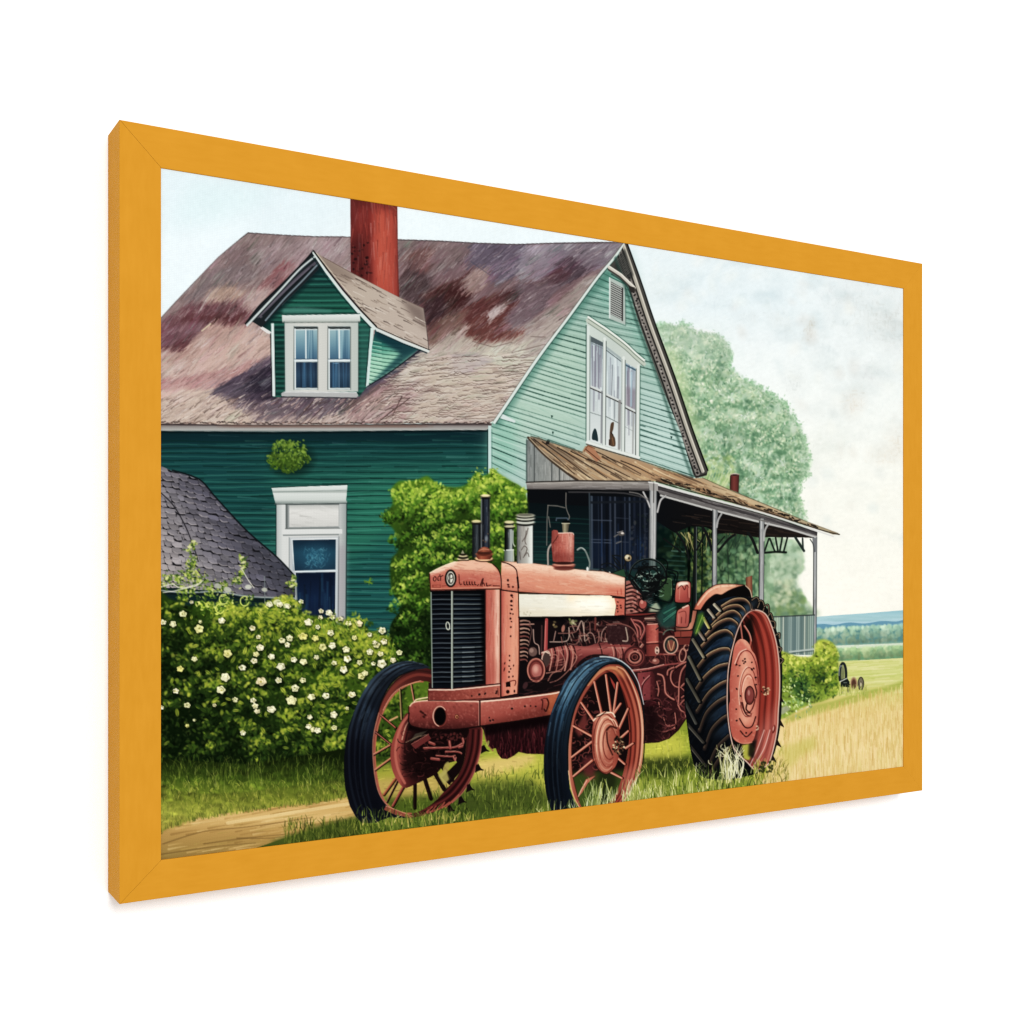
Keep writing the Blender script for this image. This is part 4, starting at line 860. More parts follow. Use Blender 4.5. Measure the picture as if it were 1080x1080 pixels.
line([(664, 519), (674, 521), (683, 527)], 1.4, '#77736f', .9, sm=True); poly([(684, 508), (694, 509.5), (694, 518), (685, 517)], '#9d9a95'); line([(684, 508.5), (694, 510)], 1, '#e3e1da'); line([(689.5, 510), (689.3, 530)], 1, '#3c3a39', .8)
post(2, 751.6, 756.2, 751, 755.8, 538, 640); line([(761, 542), (757.6, 548), (756, 556)], 2, '#a5a5a2', .95, sm=True, part=PART[0]); line([(757, 540), (755.5, 549)], 1.2, '#77787a')
post(3, 801, 806, 800.2, 805.2, 547, 660); line([(811, 552), (807, 559), (805.6, 570)], 2, '#a9a9a5', .95, sm=True, part=PART[0]); line([(801, 548), (806, 549.6)], 1.6, '#77746f')
post(4, 858.2, 861.6, 857.6, 860.8, 567, 702); poly([(856.6, 567), (862, 567.6), (861.6, 582), (858.4, 582)], '#77797a'); line([(854.6, 569), (857.6, 574), (858.6, 582)], 1.2, '#3f4345', .9, sm=True)
# porch balustrade of upright boards
P('painted_house>painted_balustrade')
BAL = [(812, 650), (859, 648.4), (858, 691), (812, 690)]
poly(BAL, '#86988f'); blm = mask(BAL)
with clip(blm):
    for i in range(24):
        x = 812 + i * 2.05; line([(x, 648), (x - .4, 691)], 1.8, rng.choice(['#a9b8ab', '#70837d', '#93a69c', '#b7bfae', '#657a76', '#8b9c8f']), .85); line([(x + 1, 649), (x + .7, 690)], .6, '#42544f', .7)
    poly([(812, 648), (822, 648), (824, 690), (812, 690)], '#aebf9d', .5, feather=2); poly([(830, 650), (845, 650), (845, 690), (830, 690)], '#5c7378', .35, feather=3)
line([(815, 650.6), (859, 648.6)], 1.3, '#3f4a46', .95); line([(833, 687.5), (859, 684.6)], 1.8, '#aab5ac'); line([(833, 689.2), (858.6, 686.4)], .9, '#4c5a55', .8)
# stove pipe on the porch roof
P('painted_house>painted_stovepipe')
poly([(770.6, 500.5), (779.6, 500.5), (779, 519.6), (770.4, 516.5)], lin((770, 0), (780, 0), (0, '#4f2320'), (.4, '#7d3f38'), (.7, '#6b332e'), (1, '#43201d'))); oval(775, 500.5, 4.4, 1.2, '#c9b3a8'); oval(775, 501, 3.6, .8, '#2c1312'); line([(770.4, 502), (770, 516)], .8, '#2d1614', .9)

# small shed in front of the wall
P('painted_shed')
poly([(164, 612), (311, 626), (311, 690), (164, 690)], lin((0, 612), (0, 670), (0, '#0b2326'), (1, '#143634')))
siding(mask([(164, 630), (311, 632), (311, 660), (164, 660)]), [(164, 630), (164, 660)], [(311, 632), (311, 660)], 0, 0, 5, '#04181a', '#1d5550', 1, .7, .3)
P('painted_shed>painted_shed_roof')
SR = [(164, 490), (171, 492), (182, 497), (197, 501), (210, 506), (219, 514), (227.5, 525), (244, 542), (260, 560), (277, 575), (292, 588), (304, 600), (311, 608), (311.5, 628), (280, 630), (230, 624), (190, 620), (164, 620)]
poly(SR, lin((170, 600), (270, 540), (0, '#a09896'), (.35, '#807c80'), (.7, '#595762'), (1, '#41424d')))
sm_ = mask(SR)
with clip(sm_):
    poly([(164, 490), (212, 505), (225, 525), (200, 530), (164, 510)], '#4b4753', .8, feather=5); poly([(225, 525), (310, 606), (290, 605), (230, 560)], '#2d2e38', .7, feather=6); poly([(164, 540), (200, 560), (220, 600), (290, 618), (250, 628), (164, 618)], '#9a918c', .5, feather=8)
    y, row = 486.0, 0
    while y < 640:
        h = 5.2 + row * .07; x = 158 + rng.uniform(-4, 0)
        while x < 318:
            w = rng.uniform(6.5, 11); yy = y + (x - 164) * (.24 if x > 185 else .10) + rng.gauss(0, .5); dy = w * .22
            if yy > 634: break
            t = ((x + 4 - 170) * 100 - (yy - 600) * 60) / 13600 + rng.gauss(0, .05)
            c = np.array([np.interp(t, (0, .35, .7, 1), [C(k)[i] for k in ('#a09896', '#827e82', '#5d5b66', '#454650')]) for i in range(3)], f32) * (1 + rng.gauss(0, .06))
            if rng.random() > .93 and x < 270: c = c * 1.18
            q = [(x, yy), (x + w, yy + dy), (x + w + 1.4, yy + h + dy - 1), (x + w * .7, yy + h + dy + rng.uniform(.1, .8)), (x + w * .3, yy + h + dy * .4 + rng.uniform(.2, .8)), (x + 1, yy + h - 1)]
            poly(q, np.clip(c, 0, 1), .9, sm=True, n=3)
            line([(x + 1, yy + h - .6), (x + w * .4, yy + h + dy * .4 + .6), (x + w + 1.4, yy + h + dy - .6)], rng.uniform(1.3, 2.1), '#131217', .92, sm=True, n=3); line([(x + w, yy + dy + 1), (x + w + 1, yy + h + dy - 1)], rng.uniform(.5, 1.1), '#17161b', .6)
            if x < 285: line([(x + 1.4, yy + h - 2), (x + w * .5, yy + h + dy * .5 - 1), (x + w, yy + h + dy - 2)], rng.uniform(.7, 1.4), '#bdb4b0', rng.uniform(0, .55) * (1 if x < 250 else .5), sm=True, n=3)
            x += w + .2
        y += h * .97; row += 1
    hatch(sm_, (164, 490, 312, 630), 500, .35, 6, .8, .14, .4, None, .2)
    line([(164, 515), (182, 532), (196, 556), (206, 582), (209, 592)], 1.2, '#1a191e', .8, sm=True); line([(171, 490), (212, 505)], 1.6, '#2b2a30', .9)
line([(182, 496), (210, 505.5), (227.5, 524.5), (260, 559.5), (292, 587.5), (311, 607.5)], 1.6, '#0f171b', .95, sm=True)
line([(164, 622), (195, 625), (230, 624), (262, 629), (311, 631)], 1.6, '#9da3a0', .9, sm=True); line([(164, 625), (195, 627), (230, 626.6), (262, 632), (311, 633.5)], 1.8, '#0c1a1c', .9, sm=True); line([(279, 608), (279.5, 640)], 1, '#77807e', .8); line([(311.5, 608), (313.5, 650)], 2, '#8f9793', .9)
# --------------------------------------------------- the painting: greenery --
def leafbase(M, bx, n, s1=2.2):
    """small touches all over, each a shade off what is under it"""
    with clip(M):
        for x, y in inside(M, n, bx):
            k = rng.gauss(0, .3); q = at(x, y); q = q * (1 + k) if k < 0 else lerp(q, C('#a5b850'), min(.6, k * .7))
            s = rng.uniform(.8, s1); oval(x, y, s, s * rng.uniform(.4, .8), np.clip(q, 0, 1), rng.uniform(0, 3.1), .75, soft=.6)

# shrub by the corner of the house, behind the tractor
P('painted_shrub')
SHR = [(404, 545), (414, 532), (412, 518), (420, 508), (430, 507), (440, 506), (450, 502), (456, 506), (463, 511), (478, 514), (490, 512), (497, 505), (503, 497), (508, 502), (516, 499), (520, 494), (527, 500), (540, 508), (550, 514), (556, 526),
       (556, 545), (550, 560), (550, 700), (420, 740), (412, 690), (412, 660), (424, 640), (413, 622), (412, 592), (420, 580), (416, 560)]
poly(SHR, lin((0, 500), (0, 720), (0, '#55761f'), (.3, '#35521a'), (.6, '#26400f'), (1, '#152a0e')), sm=True, feather=1)
shm = mask(SHR, True)
with clip(shm):
    poly([(405, 640), (470, 640), (470, 740), (405, 740)], '#10230d', .8, feather=8); poly([(425, 545), (500, 540), (500, 575), (430, 580)], '#1d3310', .8, feather=8); poly([(450, 585), (500, 580), (505, 600), (452, 605)], '#142a0e', .9, feather=4)
DK, MD, LT = ['#162a0e', '#1f380f', '#294513'], ['#456a20', '#547826', '#3a5f1c', '#5f8030'], ['#8aa23e', '#9db251', '#7d9836', '#aebb66', '#93a74c']
leafbase(shm, (402, 496, 558, 735), 4200)
bushy(SHR, 0, [(428, 522, 15, .25), (450, 518, 15, .25), (440, 535, 20, .1), (468, 530, 18, .2), (462, 548, 18, .05), (488, 528, 16, .15), (505, 520, 16, .2), (522, 512, 14, .25), (538, 524, 15, .25), (545, 535, 12, .1), (530, 542, 15, -.1), (512, 540, 14, -.05),
    (414, 546, 9, -.2), (422, 570, 12, -.35), (440, 562, 12, -.5), (452, 575, 15, .12), (472, 566, 14, 0), (484, 575, 12, 0), (490, 560, 12, -.1), (462, 592, 13, .1), (445, 588, 10, .2), (478, 592, 10, .1), (428, 598, 13, .15), (440, 612, 13, .05), (424, 622, 11, .1),
    (432, 635, 12, -.15), (418, 640, 9, -.2), (450, 640, 12, -.3), (430, 655, 12, -.35), (525, 565, 15, 0), (527, 585, 12, 0), (540, 560, 10, -.2), (425, 680, 12, -.6), (442, 675, 14, -.8), (440, 700, 14, -.75), (418, 700, 10, -.7)], 58, DK, MD, LT)
dabs([(404 + rng.gauss(3, 4), 545 + rng.gauss(0, 4)) for _ in range(40)], MD + DK, .8, 1.8); dabs([(rng.gauss(505, 5), rng.gauss(505, 5)) for _ in range(30)], LT, .8, 1.6); dabs([(rng.gauss(521, 3), rng.gauss(499, 4)) for _ in range(36)], LT, .8, 1.7); dabs([(rng.gauss(503, 2.5), rng.gauss(502, 3)) for _ in range(24)], LT + MD, .8, 1.7)

# flowering bush
P('painted_flowering_bush')
BUSH = [(164, 640), (180, 632), (196, 640), (210, 634), (228, 640), (250, 640), (272, 640), (290, 636), (308, 640), (322, 648), (338, 650), (352, 655), (362, 660), (376, 655), (388, 664), (400, 668), (410, 672), (414, 682), (420, 690), (408, 704), (395, 712), (440, 705), (470, 720), (470, 775), (440, 800), (400, 815), (366, 822), (164, 824)]
poly(BUSH, lin((200, 820), (330, 640), (0, '#0b1808'), (.35, '#16280e'), (.7, '#324c15'), (1, '#4f681e')), sm=True, feather=1)
with clip(mask(BUSH, True)):
    poly([(164, 650), (200, 660), (240, 700), (230, 800), (164, 815)], '#10210d', .7, feather=14)
BD, BM, BL = ['#0c190a', '#13240d', '#1a2f0f'], ['#2d4416', '#3c541b', '#263c18', '#495f20'], ['#7b8c2c', '#939c37', '#6a7e29', '#a5aa4a', '#88933a']
BUSHM = mask(BUSH, True)
cl = inside(BUSHM, 150, (166, 640, 420, 806))
cl = sorted(cl, key=lambda p: p[1] * .5)
lum = lambda x, y: np.clip((x - 250) / 260 + (735 - y) / 260, -1.0, .5)
leafbase(BUSHM, (166, 636, 470, 822), 5200)
bushy(BUSH, 0, [(x, y, rng.uniform(7, 16), lum(x, y) - .3 + rng.gauss(0, .28)) for x, y in cl], 44, BD, BM, BL, 1.1, 2.9)
bushy(BUSH, 0, [(240, 665, 16, .2), (255, 655, 14, .25), (290, 652, 16, .3), (305, 660, 12, .2), (215, 672, 13, 0), (335, 690, 14, .2), (320, 672, 12, .3), (360, 700, 12, .25), (375, 690, 12, .3), (395, 690, 12, .3), (348, 672, 12, .3), (345, 730, 12, .05), (275, 680, 14, .15), (285, 705, 12, .1), (310, 715, 10, .05), (340, 770, 12, 0), (300, 780, 12, -.2), (355, 750, 10, .2), (320, 745, 11, .0), (278, 786, 10, 0), (223, 790, 9, .1), (350, 790, 10, .1)], 62, BD, BM, BL, .9, 2.4)
bushy(BUSH, 0, [(x, y, r, .35) for x, y, r in ((300, 634, 8), (288, 640, 8), (312, 640, 7), (318, 650, 8), (275, 642, 9), (258, 646, 9), (243, 648, 10), (226, 640, 9), (330, 658, 8), (343, 664, 8), (362, 668, 8), (372, 658, 6), (378, 664, 8), (392, 674, 8), (400, 684, 8), (408, 690, 7), (352, 676, 9), (385, 690, 9))], 50, BM, BL, BL + ['#b5b95c', '#c0c36a'], .9, 2.2)
for x, y in ((335, 655), (346, 650), (352, 646), (378, 650), (384, 656), (400, 664), (408, 668), (414, 680), (295, 632), (305, 630)):
    line([(x - 2, y + 14), (x, y + 4), (x + 1, y - 3)], .9, '#6f8a3a', .9, sm=True); dabs([(x + rng.gauss(0, 2.4), y + rng.uniform(-3, 10)) for _ in range(7)], BL, .8, 1.9, .5)
for _ in range(330):                             # bigger single leaves
    x, y = rng.uniform(168, 412), rng.uniform(645, 800)
    if at(x, y, BUSHM) < .5: continue
    k = lum(x, y); a = rng.uniform(0, 3.1); s = rng.uniform(2, 4.2)
    c = rng.choice(BL if k + rng.gauss(0, .3) > .12 else BM)
    oval(x, y, s, s * .45, jit(c), a, .75); line([(x - s * .8 * math.cos(a), y - s * .8 * math.sin(a)), (x + s * .8 * math.cos(a), y + s * .8 * math.sin(a))], .5, '#1d340f', .6)
# creeper climbing over the shed eaves
VL = ['#a9b94c', '#c4cb6d', '#8aa338', '#d2d58a', '#6f8a2c']
for cx, cy, r, n in ((204, 592, 6, 26), (200, 606, 8, 40), (188, 612, 8, 34), (178, 610, 6, 22), (210, 612, 9, 44), (196, 624, 10, 44), (222, 625, 9, 40), (236, 618, 6, 24), (250, 612, 6, 24), (256, 604, 3.5, 12), (255, 590, 4, 16), (258, 596, 3, 10), (204, 575, 4, 14), (199, 580, 3.5, 10), (307, 617, 6, 20), (310, 610, 3, 8), (262, 633, 5, 16), (215, 638, 9, 44), (232, 640, 9, 40), (172, 618, 4, 12), (302, 640, 6, 18), (285, 640, 5, 16), (240, 632, 8, 30)):
    dabs([(cx + rng.gauss(0, r * .5), cy + rng.gauss(0, r * .5)) for _ in range(n)], ['#4d6b20', '#38551a'], .9, 1.9, .55)
    dabs([(cx + rng.gauss(-.5, r * .5), cy + rng.gauss(-.7, r * .5)) for _ in range(int(n * .8))], VL, .7, 1.8, .55)
for pts in ([(170, 619), (182, 616), (190, 620), (206, 618), (214, 612)], [(172, 625), (190, 622), (208, 616)], [(255, 600), (262, 612), (268, 620)]): line(pts, 1, '#ddd9c4', .8, sm=True)
for cx, cy in ((236, 632), (258, 634), (232, 642)): ring(cx, cy, 4.5, 5, 1.2, '#b9c567', 20, 300)
for x, y in ((255, 588), (257, 593), (256, 599), (204, 571), (200, 577), (309, 612), (308, 618)): oval(x, y, 2.6, 1.2, '#d3d394', rng.uniform(-.5, .5), .9)
for x, y, r in ((230, 618, 3.2), (240, 622, 3.5), (262, 619, 3), (279, 622, 2.6), (292, 635, 3.4), (302, 639, 3.2), (284, 637, 3)): oval(x, y, r * 1.2, r * .8, jit('#c6c9b4'), rng.uniform(-.4, .4), .85)
def flower(x, y, r, warm=.3):
    a0 = rng.uniform(0, 6.28); sq = rng.uniform(.75, .98)
    base = lerp(C('#eae7dc'), C(rng.choice(['#dfd892', '#e3d0ba', '#d6d4a0'])), min(1, warm * rng.random() * 1.7))
    oval(x + .6, y + .9, r * 1.0, r * .95 * sq, '#0d1808', a0, .6, soft=1)
    n = 5; R = r * .78
    pts = []
    for k in range(n * 4):
        a = a0 + k * 6.283 / (n * 4); q = R * (1 + .13 * math.cos(n * (a - a0)) + rng.gauss(0, .04)); pts.append((x + q * math.cos(a), y + q * math.sin(a) * sq))
    poly(pts, jit(base * .82, .03), 1, sm=True, n=2)
    for k in range(n):
        a = a0 + k * 6.283 / n + rng.gauss(0, .2); q = R * .52
        oval(x + q * math.cos(a), y + q * math.sin(a) * sq, R * rng.uniform(.36, .46), R * rng.uniform(.26, .36), jit(base * rng.choice([1.04, 1.02, .95, .88]), .03), a, .9, soft=.6)
    for k in range(3):
        a = a0 + rng.uniform(0, 6.28); line(ell(x, y, R * rng.uniform(.4, .75), R * rng.uniform(.35, .7) * sq, math.degrees(a), math.degrees(a) + rng.uniform(50, 120), 0, 6), .55, rng.choice(['#6d6a3f', '#8b8458', '#4f5530']), .65)
    if rng.random() < .6: oval(x + rng.gauss(0, .5), y + rng.gauss(0, .5), r * .2, r * .16, rng.choice(['#5f6230', '#8d8640', '#3b4420']), 0, .8, soft=.5)
FL = [(132, 350, 5), (90, 393, 4.4), (200, 413, 6, .9), (48, 385, 4.4), (180, 540, 4), (120, 582, 4.6, .9), (102, 675, 4.2), (150, 735, 4.4), (42, 745, 3), (292, 670, 6), (310, 617, 6, .6), (352, 712, 3.8), (265, 735, 2.4), (385, 852, 3.8), (320, 517, 5.6, .8), (383, 577, 4.8), (295, 378, 4.6), (458, 492, 5), (440, 520, 4),
      (432, 548, 4.4), (425, 410, 4), (450, 447, 3), (550, 462, 4.6), (582, 452, 4.4), (572, 480, 3.6), (505, 530, 4.6), (545, 572, 5.6, .6), (462, 635, 7, .5), (535, 630, 4.4, .8), (600, 543, 4.2), (640, 552, 5.2), (638, 630, 4.2), (605, 663, 5), (590, 715, 7, .5), (505, 752, 6), (674, 700, 5), (735, 695, 4.8), (428, 715, 4),
      (436, 738, 4.2), (445, 760, 4), (667, 785, 3.4), (662, 825, 4), (682, 838, 4), (700, 842, 4.6), (770, 830, 3.8, .8), (768, 775, 4.8), (845, 690, 5), (825, 748, 2.4), (825, 540, 5), (810, 585, 5), (770, 557, 3.6), (877, 555, 3.6), (885, 612, 5, .7), (900, 600, 4), (722, 490, 5, .7), (762, 483, 4.6), (662, 385, 5.6),
      (638, 445, 6, 1), (690, 452, 4.6, 1), (755, 430, 4.4), (715, 338, 3.4), (748, 345, 4.6), (763, 363, 3.8), (712, 365, 3.2), (820, 500, 5, .7), (920, 437, 3), (973, 420, 5), (980, 467, 4.2), (948, 480, 4.6), (920, 510, 4.4), (965, 518, 4), (970, 560, 6, .6), (1018, 545, 4), (1045, 513, 4), (875, 390, 4.6, .7), (830, 390, 4.2, .7),
      (540, 310, 4.4, .5), (575, 318, 3.6), (497, 310, 4.4, .3), (797, 370, 3.6), (695, 533, 3.4), (700, 405, 3), (855, 450, 3.4, .8), (935, 560, 3), (205, 383, 2.4), (168, 300, 2.6), (150, 822, 2.6, .6), (180, 798, 2, .6), (630, 298, 3.2), (940, 470, 3)]
for f in FL: flower(160 + f[0] / 4, 560 + f[1] / 4, f[2] * .98, f[3] if len(f) > 3 else .3)
for a, b in (((313, 648), (318, 634)), ((342, 668), (338, 652)), ((355, 664), (350, 650)), ((330, 660), (326, 648)), ((378, 666), (376, 656)), ((366, 665), (368, 655))): line([a, b], .9, '#6f8a3a', .9)

P('')
with clip(mask(IN_L := smooth([(455, 721), (438, 719.4), (414, 734), (398.6, 766), (395.6, 786), (396, 808), (400, 832), (420, 857), (446, 854), (480, 822), (492, 780), (475, 740)], True, 6))):
    poly([(390, 806), (500, 800), (500, 832), (390, 838)], '#97983f', .8, feather=4); poly([(390, 822), (500, 816), (500, 842), (390, 848)], '#b09a62', .8, feather=3); poly([(390, 842), (500, 836), (500, 870), (390, 870)], '#4d6020', .9, feather=3)
bank()
# shrubs under the porch boards
P('painted_hedge')
HG = [(818, 690), (828, 688), (836, 691), (850, 693), (858, 690), (862, 676), (872, 675), (880, 680), (884, 690), (884, 712), (885, 728), (872, 738), (850, 745), (826, 758), (818, 750)]
poly(HG, lin((0, 680), (0, 750), (0, '#97a544'), (.5, '#6d842c'), (1, '#7f9448')), sm=True, feather=1)
HM = mask(HG, True)
with clip(HM): poly([(832, 712), (848, 708), (858, 730), (852, 742), (838, 732)], '#2c4f34', .9, feather=3); poly([(856, 705), (870, 706), (872, 724), (860, 722)], '#34471a', .9, feather=2.5)
leafbase(HM, (816, 674, 886, 760), 1300, 1.4)
bushy(HG, 0, [(828, 697, 9, .4), (838, 702, 10, .35), (850, 700, 9, .3), (824, 712, 8, .2), (846, 714, 9, 0), (838, 720, 8, -.5), (866, 684, 9, .4), (875, 692, 9, .4), (866, 700, 8, .1), (864, 714, 8, -.6), (876, 708, 8, .1), (874, 722, 9, -.1), (858, 730, 8, 0), (846, 734, 7, -.6), (880, 730, 6, .1)], 70, ['#2b4723', '#1f3d2c', '#3b5520'], ['#6d852f', '#7c9338', '#5a752e'], ['#a9b455', '#bcc067', '#98a64a', '#c8ca7c'], .7, 1.7)
dabs([(rng.uniform(820, 856), 742 + rng.gauss(0, 5)) for _ in range(90)], ['#b9c79a', '#8faa78', '#dbe2c8', '#6f8f62'], .7, 1.8); dabs([(rng.uniform(822, 840), 726 + rng.gauss(0, 6)) for _ in range(40)], ['#cfd9b0', '#a9bd86', '#5f8060'], .6, 1.5)
poly([(819, 748), (830, 744), (834, 748), (828, 752), (820, 756)], '#8b8f88', .9, feather=.6)
# old wheels in the field
P('painted_field_wheels')
ring(889, 711.5, 3.4, 12, 2.6, '#20262a', 150, 400, part=PART[0]); ring(887, 711, 2, 9, .8, '#97a0a0', 170, 300); oval(888.4, 712, 2.2, 9.5, '#3a4340', .05, .55); poly([(887, 717), (893, 714.6), (896, 719), (896, 725), (886.4, 724)], '#1d2420'); line([(888, 724), (888, 731)], 1, '#2b322c'); line([(894, 724), (894.4, 730)], 1, '#2b322c'); line([(890, 720), (893, 720)], .8, '#7d857c'); line([(896, 722), (905, 723)], 1, '#4d3f33'); line([(886, 719), (893, 715.5)], 1, '#c9cdbd')
oval(900.5, 721, 3.6, 6.8, '#8c6a4f', 0, 1, part=PART[0]); oval(900.5, 721.5, 2.2, 4.8, '#5b3b2c'); ring(900.5, 721, 3.4, 6.4, .8, '#b59d7b')
oval(908, 721, 3.2, 7, '#77705c', 0, 1, part=PART[0]); ring(908, 721, 2.9, 6.6, 1, '#3f3b30'); oval(908, 722, 1.3, 2.8, '#c1b693'); ring(908, 722, 1.3, 2.8, .6, '#4b4335')
blades([(rng.uniform(884, 914), rng.uniform(727, 734)) for _ in range(70)], ['#a9b45a', '#8d9c44', '#c6c67c'], 3, 8, .7)
P('')
meadow_blades()
# ---------------------------------------------------- the painting: tractor --
TR_ = 'painted_tractor>painted_'
INK = '#1a0d0e'
def rust(M, bx, n=120, c=('#8a4438', '#e0a18c', '#6b3029', '#c4705c'), r=1.2, a=.35):
    with clip(M):
        for x, y in inside(M, n, bx): oval(x, y, rng.uniform(.3, r), rng.uniform(.3, r * .7), rng.choice(c), rng.uniform(0, 3), a * rng.uniform(.15, .75), soft=.7)
def specks(pts, r=.9, c=INK, a=.9):
    for x, y in pts: oval(x, y, r * rng.uniform(.7, 1.2), r * rng.uniform(.7, 1.3), c, rng.uniform(0, 3), a)

# ---- shade below the body and the dark machine behind everything
P(TR_ + 'engine')
BODY = [(452, 720), (546, 715), (546, 648), (662, 646), (688, 640), (712, 655), (735, 662), (732, 700), (726, 735), (724, 758), (716, 770), (706, 779), (695, 783), (681, 784), (640, 790), (590, 795), (574, 795.4), (556, 795), (547, 793), (542, 797), (535, 800.6), (529, 800), (525, 795), (523, 789), (519, 790), (514, 786), (510, 770), (506, 764), (452, 745)]
poly(BODY, lin((0, 650), (0, 800), (0, '#1c1214'), (.3, '#2a1416'), (.6, '#341519'), (1, '#26090e')))
bdm = mask(BODY)
line([(511, 768), (513, 782), (520, 792)], 1.2, '#8d5a50', .8, sm=True); oval(514.5, 784, 1.4, 3.2, '#a5ad58', .3, .8)
with clip(bdm):
    for _ in range(260):
        x, y = rng.uniform(515, 582), rng.uniform(762, 800); l = rng.uniform(4, 14)
        line([(x, y), (x + rng.gauss(0, 1.5), y + l)], rng.uniform(.5, 1.6), rng.choice(['#571d26', '#1a070a', '#6e2a31', '#3f1219', '#7d3a40']), .55, w1=.4)
    poly([(510, 762), (580, 752), (580, 764), (510, 776)], '#0d0507', .85, feather=2)
# ---- engine: tangle of pipes and fittings
P(TR_ + 'engine')
ENG = [(547, 650), (658, 649), (690, 646), (700, 660), (735, 662), (733, 700), (724, 757), (706, 779), (681, 784), (640, 745), (590, 728), (547, 735)]
poly(ENG, lin((546, 0), (735, 0), (0, '#160f12'), (.35, '#1f1214'), (.6, '#391a1c'), (1, '#3d191c')))
em = mask(ENG)
RB_ = ['#6e3a3a', '#8a4c47', '#58282b', '#a5655a', '#7a4340', '#4b2226']
with clip(em):
    for _ in range(300):                          # coiled hoses and brackets
        x, y = rng.uniform(600, 732), rng.uniform(652, 780)
        if y < 690 and x < 640 and rng.random() < .5: continue
        a = rng.uniform(0, 360); r = rng.uniform(2, 8)
        line(ell(x, y, r, r * rng.uniform(.5, 1.2), a, a + rng.uniform(60, 200), rng.uniform(0, 3), 10), rng.uniform(.7, 1.6), rng.choice(RB_), rng.uniform(.35, .8))
        if rng.random() < .5: line(ell(x + 1, y + 1, r, r, a, a + 90, 0, 8), 1.2, '#120608', .6)
    for _ in range(90): x, y = rng.uniform(590, 660), rng.uniform(652, 684); l = rng.uniform(3, 10); an = rng.choice([0, 1.57, 1.2, -.9, .5]); line([(x, y), (x + math.cos(an) * l, y + math.sin(an) * l)], rng.uniform(.6, 1.3), rng.choice(['#8f7a72', '#6d4b47', '#b3988a', '#4a2f30', '#7d4b46']), .8)
    poly([(547, 649), (660, 648), (660, 654), (547, 655)], '#07080b', .9, feather=1.5)
    poly([(590, 654), (600, 654), (600, 676), (588, 680)], '#0a0a0d', .7, feather=2)
    for i in range(11):                           # spring stack beside the radiator
        y = 655 + i * 4.1
        line([(549, y), (553, y - .6), (558 - i * .25, y + .4), (559 - i * .3, y + 1.6)], 2, ['#9a766a', '#7d4c46', '#b08a7c'][i % 3], sm=True, w1=1); line([(549, y + 2), (558 - i * .3, y + 2.4)], 1, '#0e0a0c')
    line([(549, 658.4), (563, 658.2)], 1.2, '#b0867a'); line([(562.5, 664), (563.5, 677), (568, 681), (569, 690)], 1.1, '#a98c84', sm=True); line([(558, 655), (561, 665), (558, 680)], .9, '#7d5a55', .8)
    line([(576.5, 653.5), (575.5, 686)], 3.2, '#a14747', w1=3.8); line([(575.6, 655), (574.6, 685)], .9, '#d08079', .8); line([(571.5, 660), (571, 690)], 1.6, '#4f3535')
    dabs([(585, 656), (584, 659), (586, 661)], ['#a38f63', '#8a7a52'], 1.2, 2.2); oval(594, 663, 1.8, 4, '#9b6a5e', .2); dabs([(601, 653.5), (604, 656), (607, 655), (602, 657), (606, 658)], ['#b9b888', '#8c9562', '#cfc9a0'], 1.3, 2.6)
    for pts in ([(580, 677), (596, 676.5), (600, 672), (600, 662)], [(589, 668), (606, 667), (610, 660)], [(601, 661), (609, 661), (612, 670), (608, 679), (600, 679)], [(609, 664), (613, 655), (615, 660), (617, 676)], [(612, 672), (618, 669), (622, 678)], [(618, 671), (622, 667), (626, 670), (628, 678)], [(622, 657), (622.6, 668)], [(634, 676), (635, 667), (640, 661), (650, 659.5)], [(638, 675), (638.6, 668)], [(642, 674), (644, 665)], [(586, 666), (584, 676)], [(630, 664), (632, 672), (630, 679)], [(592, 672), (593, 678)]): line(pts, 1.1, rng.choice(['#a08078', '#8a5f58', '#b39a90']), .9, sm=True)
    line([(628, 652), (627.6, 664)], 2.2, '#6e3b36')
    # generator drum and exhaust manifold
    MAN = [(571, 690), (574, 686.6), (586, 682.6), (602, 680.6), (618, 681.6), (632, 678), (647, 677.4), (664, 679), (668, 692), (651, 694), (636, 690), (622, 691), (612, 697), (604, 706), (590, 708), (575, 706)]
    poly(MAN, lin((0, 677), (0, 707), (0, '#6b3434'), (.25, '#a05c57'), (.5, '#7b3c3b'), (1, '#371618')), sm=True)
    mm_ = mask(MAN, True)
    with clip(mm_):
        for x, w, c in ((580, 1.4, '#c08a7c'), (583.5, 1.6, '#2c1012'), (587, 1, '#b37b6e'), (592, 1.2, '#2a0f11'), (596, 1.4, '#c08d80'), (598.5, 1.4, '#250d0f'), (602, 1.4, '#bb8376'), (604.5, 1.4, '#2a0f11'), (632.6, 1, '#1d0b0c'), (645, 1.2, '#bd8a7d'), (647.5, 1.2, '#260d0f'), (653, 1.2, '#a06a60'), (655, 1, '#260d0f')):
            line([(x - 2, 676), (x + 2.4, 690), (x - 1, 710)], w, c, .9, sm=True)
        for _ in range(70): x, y = rng.uniform(575, 660), rng.uniform(680, 704); line([(x, y), (x + rng.uniform(2, 7), y - rng.uniform(0, 2))], .8, rng.choice(['#c48f83', '#4a1f21', '#8a4a47']), .5)
    oval(576, 695, 4.4, 8.4, '#4d3b38', .15); ring(576, 695, 4.4, 8.4, 1.3, '#c3a093', 150, 330, .15); line([(571.6, 688.6), (575, 687.4), (578.6, 689)], 1.2, '#d8b8a8', sm=True)
